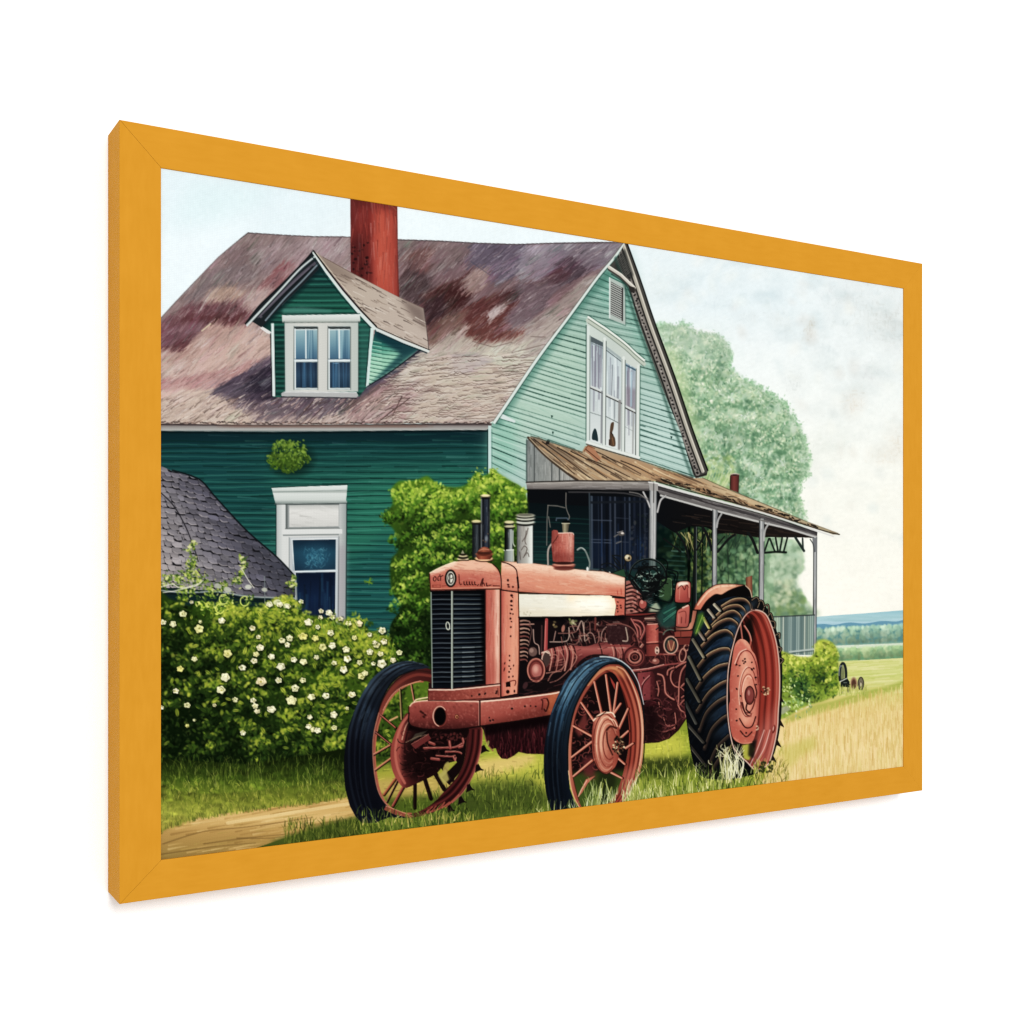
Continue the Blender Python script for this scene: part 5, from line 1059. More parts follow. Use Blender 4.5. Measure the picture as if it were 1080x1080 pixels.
    for pts in ([(582, 690), (588, 692), (586, 702)], [(590, 686), (594, 692), (596, 700), (592, 707)], [(588, 697), (594, 695)], [(600, 683), (608, 692), (604, 702), (590, 716), (580, 720)], [(576, 710), (590, 707), (597, 700)], [(578, 718), (583, 710), (592, 708)]): line(pts, 1.3, '#a9766b', .85, sm=True, w1=.8)
    oval(562, 687.4, 5, 5.2, '#6d5550'); ring(562, 687.4, 5, 5.2, .9, '#2a1a1b'); oval(560.6, 686, 2.2, 2.4, '#9b8078', 0, .8)
    # round lamp
    oval(565.4, 706.8, 9.8, 13, '#7d3d38', part=PART[0]); ring(565.4, 706.8, 9, 12.2, 1.6, '#b8796b'); ring(565.4, 706.8, 7, 9.6, 1.2, '#5a2525'); oval(566, 707.4, 5.4, 7.2, '#a4625c'); oval(565, 705.6, 2.8, 4, '#d29a8e', 0, .8, soft=1.4); ring(565.4, 706.8, 10, 13.2, .8, '#1a0b0c', alpha=.8)
    for _ in range(30): x, y = rng.uniform(548, 590), rng.uniform(715, 733); line([(x, y), (x + rng.uniform(4, 12), y + rng.uniform(-3, 1))], .8, rng.choice(['#3d2325', '#5b3233', '#120a0b']), .6)
    oval(554, 723, 2.4, 4, '#573438', .4, .8)
    # carburettor block, right half
    poly([(640, 660), (662, 659), (666, 670), (664, 680), (641, 679)], '#3a2023', .9); rust(mask([(640, 660), (662, 659), (666, 670), (664, 680), (641, 679)]), (640, 659, 666, 680), 90, ['#6d4a4a', '#8d6f6a', '#23120f', '#57494b']); line([(660, 662), (662, 675), (657, 676)], 1.4, '#a29084', sm=True)
    line([(640, 659), (655, 658), (668, 664), (674, 678)], 1.3, '#8a5b54', .9, sm=True); line([(641, 681), (660, 681.6), (674, 684)], 1.8, '#8a4642', .9, sm=True); line([(641, 683), (660, 683.6)], .8, '#d0a193', .5)
    for pts in ([(668, 654), (676, 656), (680, 664), (676, 674)], [(670, 658), (675, 662), (676, 670)], [(666, 653), (672, 664), (673, 672)]): line(pts, 2, '#8d4745', .9, sm=True); line([(a - .5, b - .5) for a, b in pts], .7, '#cf968a', .7, sm=True)
    line([(678, 680), (672, 688)], 2.6, '#8c5750'); line([(677.4, 679.4), (671.6, 687)], .8, '#c79b8e')
    for r, c, w in ((10.5, '#4b2022', 3), (9.5, '#7d423e', 1.2), (6.6, '#94574e', 2), (6, '#c0867a', .8), (3.4, '#2b1012', 2.2), (3, '#8d5048', 1)): ring(669.5, 693, r, r * .95, w, c)
    line([(650, 684), (654, 690), (652, 696)], 1, '#a9766b', .8, sm=True)
    # spiral at the seat post, link, rods, pedal box and hoses
    oval(707.6, 680.4, 7.2, 9, '#2f4a45'); oval(707.8, 681, 4.4, 6.2, '#7d4a40'); 
    for rx, ry, w, c in ((7.4, 9.2, 1.8, '#8d5a50'), (7.2, 9, .7, '#d3aa9a'), (5.4, 7, .9, '#2a1414')): ring(707.6, 680.4, rx, ry, w, c)
    ring(707, 672, 8, 8, 1.2, '#5f6a60', 200, 360); line([(705, 676), (708, 686), (711, 677)], .9, '#cba37c', .8, sm=True)
    for x, y, rx, ry, an in ((724, 683, 2.6, 3.6, .5), (720, 691, 3.4, 7, .15)): ring(x, y, rx, ry, 1.5, '#8d5a50', ang=an); ring(x, y, rx, ry, .6, '#c99a8a', ang=an)
    line([(667, 707.5), (684, 705.6), (700, 701.6), (717, 699.4), (725, 698)], 2.4, '#8d4a48', sm=True, w1=1.4); line([(667, 706.8), (684, 704.8), (700, 700.8)], .8, '#d8a699', .9, sm=True); line([(681, 691), (700, 690), (712, 690.6)], 1.6, '#85443f'); line([(700, 690), (712, 690)], .6, '#c08b80', .8)
    oval(691.6, 697.4, 4, 3.2, '#8b554d'); oval(690.6, 696.6, 1.8, 1.3, '#cb9a8d', 0, .8)
    BX = [(672.4, 710), (688, 708), (690.6, 712), (691, 737), (678, 739), (674, 726)]
    poly(BX, lin((672, 0), (691, 0), (0, '#8a4346'), (.7, '#7a393d'), (.78, '#5a2529'), (1, '#471c20'))); rust(mask(BX), (672, 708, 691, 739), 80, ['#a55c5c', '#5d262b']); line([(686, 713), (681, 718), (677.6, 724), (677, 734)], 1.2, '#41191d', sm=True); line([(685, 712.6), (680, 717.4), (677, 722)], .8, '#c98b86', sm=True); specks([(679, 715), (680, 733), (687, 734)], .8)
    poly([(679, 739), (691, 737.6), (692, 744), (680, 746)], '#4d1a20'); line([(679, 740), (691, 738.8)], 1.2, '#160709')
    for pts, w in (([(694, 711), (699, 713), (701, 719), (702, 730), (706, 735), (711, 738)], 2.2), ([(727, 697), (716, 702), (709, 708), (707.6, 716), (711, 723), (717, 725), (722, 721)], 1.8), ([(725, 700), (719, 708), (716.6, 720), (716, 735), (715.4, 744)], 1.8), ([(711, 704), (705, 707), (704, 712)], 1.8), ([(718, 725), (722, 729), (724, 735)], 1.1), ([(716, 745), (720, 740), (723, 737), (722, 734), (719, 736)], 1.4), ([(715.6, 744), (718, 749), (722, 752), (724, 757)], 1.8), ([(712, 752), (713, 762), (711, 768)], 1.2), ([(700, 757), (704, 766), (713, 764)], 1.2), ([(690, 769), (700, 772), (712, 768)], 1.3), ([(693, 719), (695, 727), (694, 734)], 1.4), ([(695, 741), (696, 746)], 1.3)):
        line([(a + .8, b + .8) for a, b in pts], w, '#150709', .8, sm=True); line(pts, w, '#8d4d47', .95, sm=True); line([(a - .4, b - .4) for a, b in pts], w * .35, '#d19a8b', .8, sm=True)
    for _ in range(70):
        x, y = rng.uniform(684, 722), rng.uniform(740, 780); a = rng.uniform(0, 360); r = rng.uniform(3, 10)
        line(ell(x, y, r, r * .7, a, a + rng.uniform(50, 130), .3, 8), .9, rng.choice(['#6b3437', '#4d1f24', '#1a080b', '#84484a']), .6)
    poly([(676, 740), (690, 745), (700, 775), (680, 786)], '#17070a', .75, feather=4)
# canister on the side
poly([(681, 660), (683, 658.4), (693, 657.8), (694.6, 660), (694.6, 678), (695.6, 690), (691, 692), (682, 692), (681.6, 680)], lin((681, 0), (695, 0), (0, '#6d2f2c'), (.3, '#a3504a'), (.75, '#b9645a'), (1, '#7d3a36')))
line([(681.4, 679.4), (694.6, 678.4)], 1, '#2d1012'); line([(682, 677.6), (694, 676.8)], .7, '#d79588', .9); line([(683, 658.6), (693.6, 658)], .9, '#e0a597'); poly([(681.6, 680), (694.6, 679), (695.6, 690), (691, 692), (682, 692)], '#5d2624', .55); oval(693, 686, 2.4, 4.2, '#caa79a'); specks([(693, 684), (693, 688)], .9); rust(mask([(681, 660), (694, 660), (695, 690), (682, 692)]), (681, 660, 695, 692), 60)
poly([(680, 651), (690, 650), (692, 656), (684, 658), (680, 655)], '#6b4a45'); line([(680, 652.4), (691, 652)], 1, '#b59688'); line([(681, 655), (691, 655.4)], 1.2, '#1a1012')

# ---- dashboard and steering wheel
P(TR_ + 'dashboard')
DASH = [(659, 613), (664, 612), (669, 616), (676, 626), (681, 633), (682, 641), (678, 645), (659, 648)]
poly(DASH, '#9a625b'); dsm = mask(DASH)
with clip(dsm):
    for i in range(7): line([(660, 618 + i * 4), (668, 616 + i * 4.2), (680, 622 + i * 4.6)], 1.6, '#221010', .9, sm=True); line([(660, 619.4 + i * 4), (668, 617.4 + i * 4.2)], .8, '#d09c8f', .7)
    for _ in range(40): x, y = rng.uniform(659, 682), rng.uniform(625, 647); oval(x, y, rng.uniform(.6, 2), rng.uniform(.5, 1.4), rng.choice(['#c48b80', '#3a1c1c', '#77433f', '#1c0e0f']), 0, .7)
oval(678, 637, 4.4, 5.4, '#a3554f', part=PART[0]); ring(678, 637, 4.4, 5.4, 1, '#381818'); oval(677, 635, 1.6, 2, '#d59a8e', 0, .7)
line([(659, 648.6), (680, 648), (691, 647)], 2, '#7a332f', sm=True); line([(659, 649.8), (680, 649.4), (698, 646)], 1.2, INK, sm=True)
P(TR_ + 'steering_wheel')
poly(ell(683.4, 607.6, 19, 17.6), '#24393a', .55); oval(688, 612, 10, 10, '#2f4a44', 0, .6, soft=3)
poly([(697, 612), (706, 609.6), (709, 612), (708, 630), (704, 635), (694, 630)], '#3d5638', .9, feather=1); line([(698, 613), (706, 610), (708.6, 614), (708, 628)], .9, '#7d9a68', .7, sm=True)
poly([(686, 640), (692, 634), (697, 642), (694, 646), (684, 646)], '#aeb29c', .85, feather=.8)
for _ in range(46):
    a = rng.uniform(.9, 2.3); r0, r1 = rng.uniform(2, 7), rng.uniform(9, 17); x0 = 690 - r0
    line([(679 + rng.uniform(-1, 8), 629 - rng.uniform(-1, 6)), (686 + rng.uniform(-4, 5), 621 + rng.gauss(0, 4)), (696 + rng.gauss(0, 4), 609 + rng.gauss(0, 6))], rng.uniform(.8, 1.6), '#101314', .85, sm=True, w1=.6)
for _ in range(30): x, y = rng.uniform(676, 698), rng.uniform(600, 628); line(ell(x, y, rng.uniform(2, 6), rng.uniform(1.5, 4), rng.uniform(0, 180), rng.uniform(200, 330), rng.uniform(-.6, .6), 9), .8, rng.choice(['#0e1112', '#0e1112', '#8fa79c', '#c5cfc4']), .75)
for _ in range(40): x, y = rng.gauss(684, 8), rng.gauss(610, 8); line(ell(x, y, rng.uniform(2, 8), rng.uniform(1.5, 5), rng.uniform(0, 360), rng.uniform(380, 520) - 200, rng.uniform(-.8, .8), 10), rng.uniform(.8, 1.5), '#0d1011', .8)
for k in range(7): line([(678, 628 + k * .6), (686, 624 + k * 2), (695, 622 + k * 2.1)], 1.4, '#0d0f10', sm=True, w1=.9); line([(680, 629 + k * .7), (688, 625.6 + k * 2)], .5, '#d9d2c8', .6)
ring(683.4, 607.6, 19.6, 18, 2, '#0f1213', 175, 385, part=PART[0]); ring(683.4, 607.6, 19, 17.4, 1.5, '#14181a', 20, 180); line(ell(683.4, 607.6, 20, 18.6, 190, 340), .5, '#6b7d7a', .8)
ring(683, 611, 13, 13.4, 1.2, '#111415', 160, 420); ring(685, 606, 9, 6, 1, '#15191a', 180, 350); line([(674, 602), (684, 598), (692, 597.6), (693, 600)], 1.4, '#111111', sm=True)
line([(667, 612), (673, 620), (680, 630)], 2.6, '#121516', sm=True); line([(668.6, 612), (675, 620)], .6, '#8f9a94', .7); line([(664, 606), (670, 610), (674, 604)], 1.4, '#121516', sm=True)
for pts in ([(692, 589), (699, 589), (704, 594), (703, 603)], [(703, 600), (711, 602), (715, 605), (713, 616), (711, 628), (706, 640), (698, 645), (684, 646)], [(705, 604), (712, 606), (711, 612)], [(709, 613), (709.4, 630), (703, 641)], [(686, 632), (700, 634), (708, 636)], [(683, 640), (694, 643), (702, 642)]): line(pts, 1.2, '#13191a', .95, sm=True)
line([(698, 648), (700, 656), (697, 660), (692, 664)], 1.1, '#172021', .9, sm=True)
for pts in ([(646, 586), (652, 586), (658, 589), (660, 594)], [(646, 586), (650, 594), (656, 598), (660, 594)], [(634, 596), (640, 594), (647, 596), (652, 601)], [(636, 600), (643, 604), (652, 602), (656, 600)], [(628, 608), (634, 600), (640, 602), (644, 608)], [(660, 590), (660, 600), (664, 612)], [(634, 602), (640, 608), (648, 604)], [(648, 588), (652, 592), (655, 598)], [(640, 597), (646, 600)], [(657, 600), (661, 608)]): line(pts, 1.3, '#15191b', .95, sm=True)
poly([(636, 600), (642, 597), (650, 600), (644, 605)], '#1d2a33', .85); poly([(645, 605), (658, 600), (660, 608), (648, 608)], '#31523a', .9); line([(641, 607), (643, 604)], 2, '#dcdbd0'); line([(630, 607), (633, 603)], .8, '#1a1a1a')
oval(662.4, 588.4, 4, 3.8, '#9c8a68'); oval(661.2, 587.2, 2.4, 2.2, '#d6c8a6'); oval(663.4, 588.8, 1.2, 1.4, '#3a2f20'); ring(662.4, 588.4, 4, 3.8, .7, '#241e16')
for pts in ([(648, 566), (653, 563), (656, 561)], [(650, 573), (655, 571)]): line(pts, 1.4, '#6d6a66', .9, sm=True)
oval(655.4, 563, 3.6, 2.4, '#57524e'); oval(656.4, 562.4, 1.6, 1, '#d9cfc2'); line([(651, 561.6), (657, 560)], .8, '#8f8a86'); line([(655.6, 566), (655.4, 600)], .8, '#4a5058', .8)
# green glimpse between the wheel and the seat
poly([(692, 650), (700, 640), (712, 634), (713, 660), (704, 664), (696, 660)], '#2c5f57', .7, feather=1.5)
for i in range(9): line([(700, 658 - i * 2.2), (707, 652 - i * 1.8), (713, 647 - i * 1.4)], .8, rng.choice(['#16393a', '#4f8f80']), .7, sm=True)

# ---- seat
P(TR_ + 'seat')
S1 = [(713, 617), (716, 613.6), (722, 612.8), (727, 613.4), (728.8, 617), (728.4, 631), (726, 635.4), (714, 635.6), (711.6, 632)]
S2 = [(714, 645), (719, 641), (725.4, 637.4), (727.8, 640), (727.4, 650), (726.6, 658), (724, 661.6), (713.6, 661), (712.8, 657)]
ST = [(731, 643), (735.4, 643.4), (733, 655), (730, 663), (724, 665.6), (712, 664.8), (712, 661), (724, 661.6), (729, 656)]
poly(ST, lin((712, 0), (735, 0), (0, '#6d4038'), (.7, '#c0806c'), (1, '#8d5546'))); line([(735.6, 643.4), (733, 656), (729, 664.6), (712, 666)], 1, INK, sm=True)
for S in (S1, S2):
    poly(S, lin((712, 615), (728, 635), (0, '#e3b5a4'), (.25, '#b9685c'), (.6, '#a8524b'), (1, '#8a3f3b')) if S is S1 else lin((712, 640), (728, 662), (0, '#e0a898'), (.25, '#b8665c'), (1, '#99504a')), sm=True)
    s = smooth(S, True); line(np.vstack([s, s[:1]]), 1.1, '#24100f', .9)
poly([(715, 616), (718, 613.8), (725, 613.6), (727, 616), (722, 617), (716, 619)], '#f0dccb', .9, feather=.6); line([(715, 621), (719, 617.6), (722, 622), (724, 617), (726.6, 620)], .9, '#5a2522', sm=True); line([(717, 620), (716.4, 632)], .8, '#d08d80', .7); line([(725, 620), (725.4, 631)], .8, '#7a322e', .8); line([(726.6, 616), (727, 630)], 1, '#d99a8b', .7)
line([(716, 648), (716, 658)], .8, '#d3978a', .7); line([(716, 646), (722, 644.6), (723.6, 648), (723, 657)], .9, '#6d2f2c', .8, sm=True); line([(719, 651), (718.6, 657)], .9, '#5d2623', .8); line([(720, 641), (725.6, 638.6)], 1.4, '#e7c3b2', .9)
poly([(711, 665), (730, 664), (731, 672), (712, 672)], '#8a443a'); line([(711, 665.6), (730, 664.8)], 1, INK); line([(712, 672.4), (731, 672)], 1.2, '#2a1110'); poly([(714, 673), (730, 672.6), (729, 680), (716, 680)], '#6a2f2a'); line([(718, 666), (718, 672)], .8, '#57261f')
line([(712, 666), (712, 662)], 1.4, INK)

# ---- rear wheel
P(TR_ + 'rear_wheel')
TY = [(743, 639), (750, 635), (758, 632), (768, 629.6), (775, 628.8), (784, 628.6), (791, 630), (799, 631), (808, 640), (814, 652), (819, 665), (823.4, 684), (825, 705), (824.6, 735), (823, 765), (818, 790), (811, 806), (800, 815), (785, 819), (770, 822), (755, 822), (742, 820), (735, 814), (729.6, 797), (725.6, 771), (722, 739), (722.4, 717), (725, 690), (730, 668), (736, 650)]
poly(TY, lin((722, 0), (800, 0), (0, '#14171c'), (.3, '#172434'), (.6, '#1b2f47'), (.8, '#16202d'), (1, '#101114')), sm=True)
tym = mask(TY, True)
CURV = [[(761, 638.6), (772.6, 632), (784, 631), (790.7, 636), (792.7, 643)], [(752, 651.6), (764.8, 640.4), (777.8, 637.6), (785.6, 642.8), (787, 648)], [(748.4, 661), (761, 648.4), (772.6, 643.6), (780.4, 648), (783, 654)], [(744, 668.7), (755.7, 657), (768.7, 651.9), (777.8, 657), (779.4, 662)], [(739.5, 680.4), (752, 668.7), (764.8, 664), (772.6, 668.7), (774, 674)], [(734.4, 703.7), (745.4, 690.7), (758.3, 684), (768, 683.4), (771, 687)],
        [(732.4, 727.6), (742.8, 712.8), (755.7, 702.4), (768, 699)], [(734.4, 749), (746, 731), (758, 721), (767, 717)], [(737, 769), (743.7, 752), (755, 740), (767, 733.4)], [(742.4, 788), (749, 770), (759, 758.4), (767.6, 753)], [(747.6, 804), (755, 788), (768, 774.6)], [(748, 815), (758, 799), (771, 786)]]
with clip(tym):
    for _ in range(420):
        x, y = rng.uniform(724, 775), rng.uniform(640, 818); a = -.8 + rng.gauss(0, .25); l = rng.uniform(4, 12)
        line([(x, y), (x + math.cos(a) * l, y + math.sin(a) * l)], rng.uniform(.8, 2.4), rng.choice(['#0c1016', '#24405e', '#172b42', '#0e1a2a', '#33506d']), .4)
    poly([(765, 780), (785, 798), (800, 812), (815, 800), (800, 830), (740, 830), (745, 800)], '#0a0b0d', .95, feather=2); poly([(722, 745), (745, 760), (770, 790), (770, 825), (720, 825)], '#07080c', .75, feather=8); poly([(740, 638), (795, 628), (800, 640), (770, 634), (745, 655)], '#0d0e11', .8, feather=3)
    for i, c in enumerate(CURV):
        s = smooth(c, False, 8)
        dim = 1 if i < 8 else .8 if i < 10 else .55
        line(s + (2.2, 5.2), 5, '#07090c', .75, w1=4); oval(s[len(s) // 2][0] + 6, s[len(s) // 2][1] + 8, 8, 3, '#5f7f97', -.6, .35 * dim, soft=3)
        line(s + (.6, 1.8), 4.2, '#3a2b26', .95, w1=3); line(s + (.4, 1), 2.4, '#6d5140', .95 * dim, w1=2); line(s, 1.1, '#b49a78', .95 * dim, w1=.8); line(s + (0, -1.3), .9, '#0a0b0d', .9)
    for (ax, ay), (bx_, by), c in (((753.4, 637.6), (759.4, 644), '#a59c8c'), ((747, 643.4), (753, 651), '#9a8d80'), ((742, 652), (747.6, 662), '#b0a45c'), ((736, 665), (742.6, 674.6), '#8d7a72'), ((730.8, 674.6), (742, 693), '#918873'), ((726.4, 693), (738.2, 716.6), '#968d76'), ((724.4, 716.6), (737.4, 740), '#8f8671'), ((722.8, 741), (734, 763), '#70706a'), ((725, 764), (741.6, 783), '#665f55'), ((727, 786), (744.6, 808), '#4f4740'), ((735, 806), (745, 815), '#332e2b')):
        line([(ax + 1.6, ay + .6), (bx_ + 1.6, by + .6)], 4, '#0b0c0e'); line([(ax, ay), (bx_, by)], 3.2, c, w1=2.8); line([(ax - .9, ay + .5), (bx_ - .9, by + .5)], .7, '#d6cbb2', .6); line([(ax + 1.2, ay), (bx_ + 1.2, by)], .8, '#4a4438', .8)
    poly([(716, 700), (745, 720), (772, 770), (772, 830), (716, 830)], '#07090e', .42, feather=14); poly([(722, 660), (735, 655), (738, 700), (730, 760), (718, 760)], '#07090e', .35, feather=5)
    line([(722.4, 717), (722, 739), (725.6, 771), (729.6, 797), (736, 815)], 2, '#0a0b0e', .9, sm=True)
poly([(736, 648), (742, 645), (743, 655), (737, 667), (733, 672), (732, 666)], '#4d7528', .8, feather=1); line([(741, 649), (734, 668)], 1, '#a8bd5a', .6)
for pts in ([(793, 633), (798, 630), (801, 635), (799, 641)], [(800, 634), (804, 634), (806, 640), (804, 646)], [(806, 640), (810, 638), (811, 646), (809, 650)], [(810, 650), (813, 647), (815, 653)], [(812, 655), (817, 656), (817, 662), (814, 661)], [(818, 670), (822, 668), (822, 673)], [(820, 682), (824, 684), (822, 688)], [(822, 694), (826, 696), (823, 700)]):
    line(pts, 2.4, '#14110f', sm=True, part=PART[0]); line(pts, .8, '#b39a80', .8, sm=True)
for x, y in ((822.5, 737), (822.6, 763), (819.6, 784), (814.6, 800)): poly([(x - 1, y - 6), (x + 1, y - 3), (x + 3.6, y + 2), (x + 4.6, y + 4.4), (x, y + 2), (x - 3, y + 6)], '#241815')
# rim
P(TR_ + 'rear_wheel_rim')
RX = smooth([(798.5, 643.4), (807.6, 648), (814, 661), (819.3, 680.4), (822, 703.7), (822.2, 729.6), (821, 748), (819.5, 771), (813.7, 797), (808.5, 807.6), (797, 812), (787.8, 803.7), (775, 790.7), (769.6, 771), (767, 745), (767.4, 716), (769, 700), (772.6, 683), (777.8, 665), (784, 652), (790.7, 645)], True, 6)
poly(RX, lin((768, 0), (822, 0), (0, '#180d0d'), (.35, '#2a0f0d'), (.55, '#5d2019'), (.72, '#963c30'), (.85, '#8a342a'), (1, '#a54a3c')))
rxm = mask(RX)
with clip(rxm):
    poly([(768, 770), (800, 780), (822, 770), (815, 800), (797, 814), (780, 800)], '#c98078', .0)
    for k, c, w in ((3, '#b4685a', 2), (7, '#6e241c', 2.4), (10.5, '#a8483a', 2.6), (14.5, '#5a1b15', 2.2), (18, '#97392c', 2.4), (22, '#4a1511', 2.6), (26, '#7d2d23', 2)):
        line([(x - k * (1 if x > 795 else .2), y + k * .15) for x, y in RX[:78]], w, c, .75)
    poly([(800, 770), (821, 740), (818, 785), (808, 808), (797, 812), (788, 803)], '#d59a94', .38, feather=6)
    for k in range(5): line([(815 - k * 3, 770), (809 - k * 3.4, 790), (796 - k * 2, 809)], 1, ['#8d3d35', '#e7bdb6'][k % 2], .7, sm=True)
    poly([(779, 668), (793, 648), (795, 668), (790, 684), (784, 672)], '#0f0d0c', .9, feather=1.5); poly([(768, 690), (776, 680), (774, 770), (768, 760)], '#150f0f', .8, feather=2)
    poly([(782, 786), (792, 784), (796, 790), (790, 802), (784, 800)], '#a9a844', .95, feather=.6); poly([(770, 775), (782, 786), (784, 801), (774, 790)], '#101110', .9, feather=1); poly([(790, 784), (798, 780), (795, 800), (789, 797)], '#17120e', .85, feather=.8)
    line([(781, 658), (783, 674)], 1.6, '#a9665a'); line([(785, 660), (790, 668), (792, 676), (790, 684)], 1.8, '#a5584c', sm=True); line([(785.6, 660), (790.6, 668), (792.6, 676)], .6, '#dba698', sm=True)
    for y in (699, 712, 722, 733, 744, 757, 768): oval(769.6, y, 2, 3.4, '#0f0a0a', 0, .95)
line(np.vstack([RX, RX[:1]]), 1.4, '#d0aca0', .95); line([(x - .9, y) for x, y in RX[70:126]], .7, '#2a1210', .7)
for x, y in ((816, 769),): oval(x, y, 1.8, 4.4, '#6d2720', .2); oval(x - .4, y - .6, .8, 2.8, '#c98d84', .2)
# hub plate
P(TR_ + 'rear_wheel_hub')
HB = [(774, 684), (777, 677), (781, 674), (786, 675), (790, 679), (793, 686), (797, 692), (800, 706), (801.2, 722), (800.8, 739), (798.6, 765), (793, 782.6), (781, 783.6), (773, 778), (769.6, 762), (768.6, 745), (770, 738), (769.4, 720), (771, 705)]
poly(HB, lin((768, 0), (801, 0), (0, '#a04a40'), (.25, '#c87766'), (.55, '#dc9682'), (.85, '#c87868'), (1, '#9c4a40')), sm=True)
hbm = mask(HB, True)
with clip(hbm):
    poly([(772, 700), (780, 694), (778, 770), (770, 770)], '#b35e52', .6, feather=2); poly([(772, 765), (800, 765), (796, 786), (776, 786)], '#a84a3e', .7, feather=4); poly([(774, 684), (782, 676), (794, 690), (784, 686), (776, 700)], '#c0655a', .8, feather=1.2)
    line([(776, 702), (781, 690), (787, 686), (793, 690), (798, 703), (800, 722)], 1, '#6d2b26', .9, sm=True); line([(775, 700), (780, 688.6), (787, 684.6)], .9, '#f0c7b6', .8, sm=True)
    for rx, ry, w, c, a0, a1 in ((9, 26, 1, '#6d2d27', 60, 330), (7, 19, 1, '#8a4036', 150, 330), (9.6, 27, 1, '#f0c0ae', 150, 260), (6, 17, .9, '#efb9a6', 180, 300), (8, 22, 1.4, '#4d1a17', 20, 150)): ring(789, 730, rx, ry, w, c, a0, a1, .03, .8)
    for pts in ([(780, 758), (786, 767), (793, 766), (797, 756)], [(781, 771), (787, 777), (793, 772)], [(783, 741), (786, 752), (790, 755)], [(796, 722), (798, 730), (797, 736)]): line(pts, 1.4, '#3a1513', .9, sm=True)
    specks([(783.6, 697), (784.6, 699.6), (785.6, 695), (786, 698), (778.4, 713), (777, 726.6), (781, 734), (776.6, 748), (777, 760), (787, 773), (793, 698.6), (795, 705), (797, 714.6), (793, 706), (780, 702), (776.8, 701), (797.6, 722)], 1)
    rust(hbm, (768, 674, 802, 784), 260, ['#e9b3a0', '#a3564a', '#8a3f36', '#f0c4b2'], 1.1, .35)
    oval(790.6, 733.4, 5, 9.6, '#6d2f2c'); oval(791, 733, 3.6, 7.6, '#84433f'); oval(789.8, 730.6, 1.3, 3, '#b4807a', 0, .8); ring(790.6, 733.4, 5, 9.6, .9, '#2d1110', alpha=.9); line([(788, 742), (787, 748), (791, 752)], 1.6, '#2a0f0e', .9, sm=True); line([(786, 755.6), (792, 756), (793, 752)], .9, '#8d4a40', .9)
line([(774, 778), (782, 784), (793, 783)], 1, '#d88c78', .7, sm=True)
for _ in range(26): a = rng.uniform(0, 6.28); r = rng.uniform(0, 5); oval(807 + r * math.cos(a), 728 + r * math.sin(a), rng.uniform(.6, 1.5), rng.uniform(.5, 1.3), rng.choice(['#5d3226', '#2a1510', '#b08a6d', '#7d4a36', '#d9bd9c']), 0, .85)
for _ in range(8): oval(799 + rng.gauss(0, 1), 768 + rng.gauss(0, 2), .8, .6, '#d9bda5', 0, .7)
# ---- fender
P(TR_ + 'fender')
FE = [(731.6, 643), (734, 637), (737.6, 631.6), (745.4, 622.6), (755.7, 616.8), (764, 616), (772.6, 616.2), (785.6, 617.2), (790.7, 622.4), (793, 630), (784, 629), (774, 629), (764, 631), (756, 634), (749, 639), (743, 645), (739, 643.6)]
poly(FE, '#0f0d0d'); line([(786, 617.4), (791, 622.6), (793, 630)], 1, '#cfb9a0', .85, sm=True)
FT = [(731.6, 643), (734, 637), (737.6, 631.6), (745.4, 622.6), (755.7, 616.8), (764, 616), (772.6, 616.2), (785.6, 617.2), (777, 619.4), (769, 622.6), (761, 627.2), (756, 626.6), (751.9, 628), (745, 634), (739, 643.2)]
poly(FT, lin((735, 640), (780, 617), (0, '#c06a56'), (.35, '#d98f76'), (.7, '#dda086'), (1, '#c98a70'))); line([(732, 642.6), (738, 631.4), (745.6, 622.4), (756, 616.6), (772.6, 616), (785, 617)], .9, '#4a241c', .8, sm=True); line([(736, 638), (746, 625.4), (757, 619), (775, 617.6)], 1.8, '#efc3aa', .7, sm=True); rust(mask(FT), (731, 616, 786, 644), 70)
line([(785.6, 617.4), (777, 619.6), (769, 622.8), (761, 627.4), (756, 626.8), (751.9, 628.4), (745, 634.4), (739, 643.4)], 1, '#23110e', .9, sm=True); line([(730.6, 643.4), (739, 643.6)], 1.2, '#23110e')

# ---- left front wheel
P(TR_ + 'front_wheel')
RIM1 = smooth([(454, 706), (445, 704.6), (436, 706), (425, 711), (414, 721), (405, 735), (398, 752), (394, 770), (392.6, 790), (394, 815), (398, 835), (405, 850), (416, 858), (434, 862), (450, 859), (465, 853), (478, 846), (489.6, 834), (500, 816), (507, 792), (509, 770), (507, 766), (495, 740), (475, 715)], True, 6)
T1 = [(454, 704), (446, 700), (436, 697.4), (426, 697), (412, 701), (399.4, 709), (391, 717), (384.6, 727), (378, 739), (372.8, 752), (368, 766), (364.6, 782), (363, 800), (363, 815), (364, 831), (369, 850), (375, 861), (382, 868), (395, 868), (410, 862), (436, 863), (420, 856), (408, 850), (399, 836), (394.6, 816), (393, 791), (395, 768), (401, 743), (411, 723), (422, 712.6), (438, 706.6)]
IN1 = smooth([(455, 721), (447, 718.6), (438, 719.4), (425, 725), (414, 734), (405, 749), (398.6, 766), (395.6, 786), (396, 808), (400, 832), (408, 848), (420, 857), (434, 858), (446, 854), (459, 845), (470, 833), (480, 822), (486, 812), (490, 800), (492, 780), (490, 768), (475, 740)], True, 6)
DISC1 = mask(IN1)
with clip(DISC1): poly([(462, 764), (492, 764), (494, 790), (487, 812), (474, 828), (466, 820), (482, 804)], '#190c0d')
poly(RIM1, lin((395, 0), (510, 0), (0, '#8a4a3f'), (.3, '#5a2622'), (.7, '#3d1416'), (1, '#54201f')), holes=(IN1,))
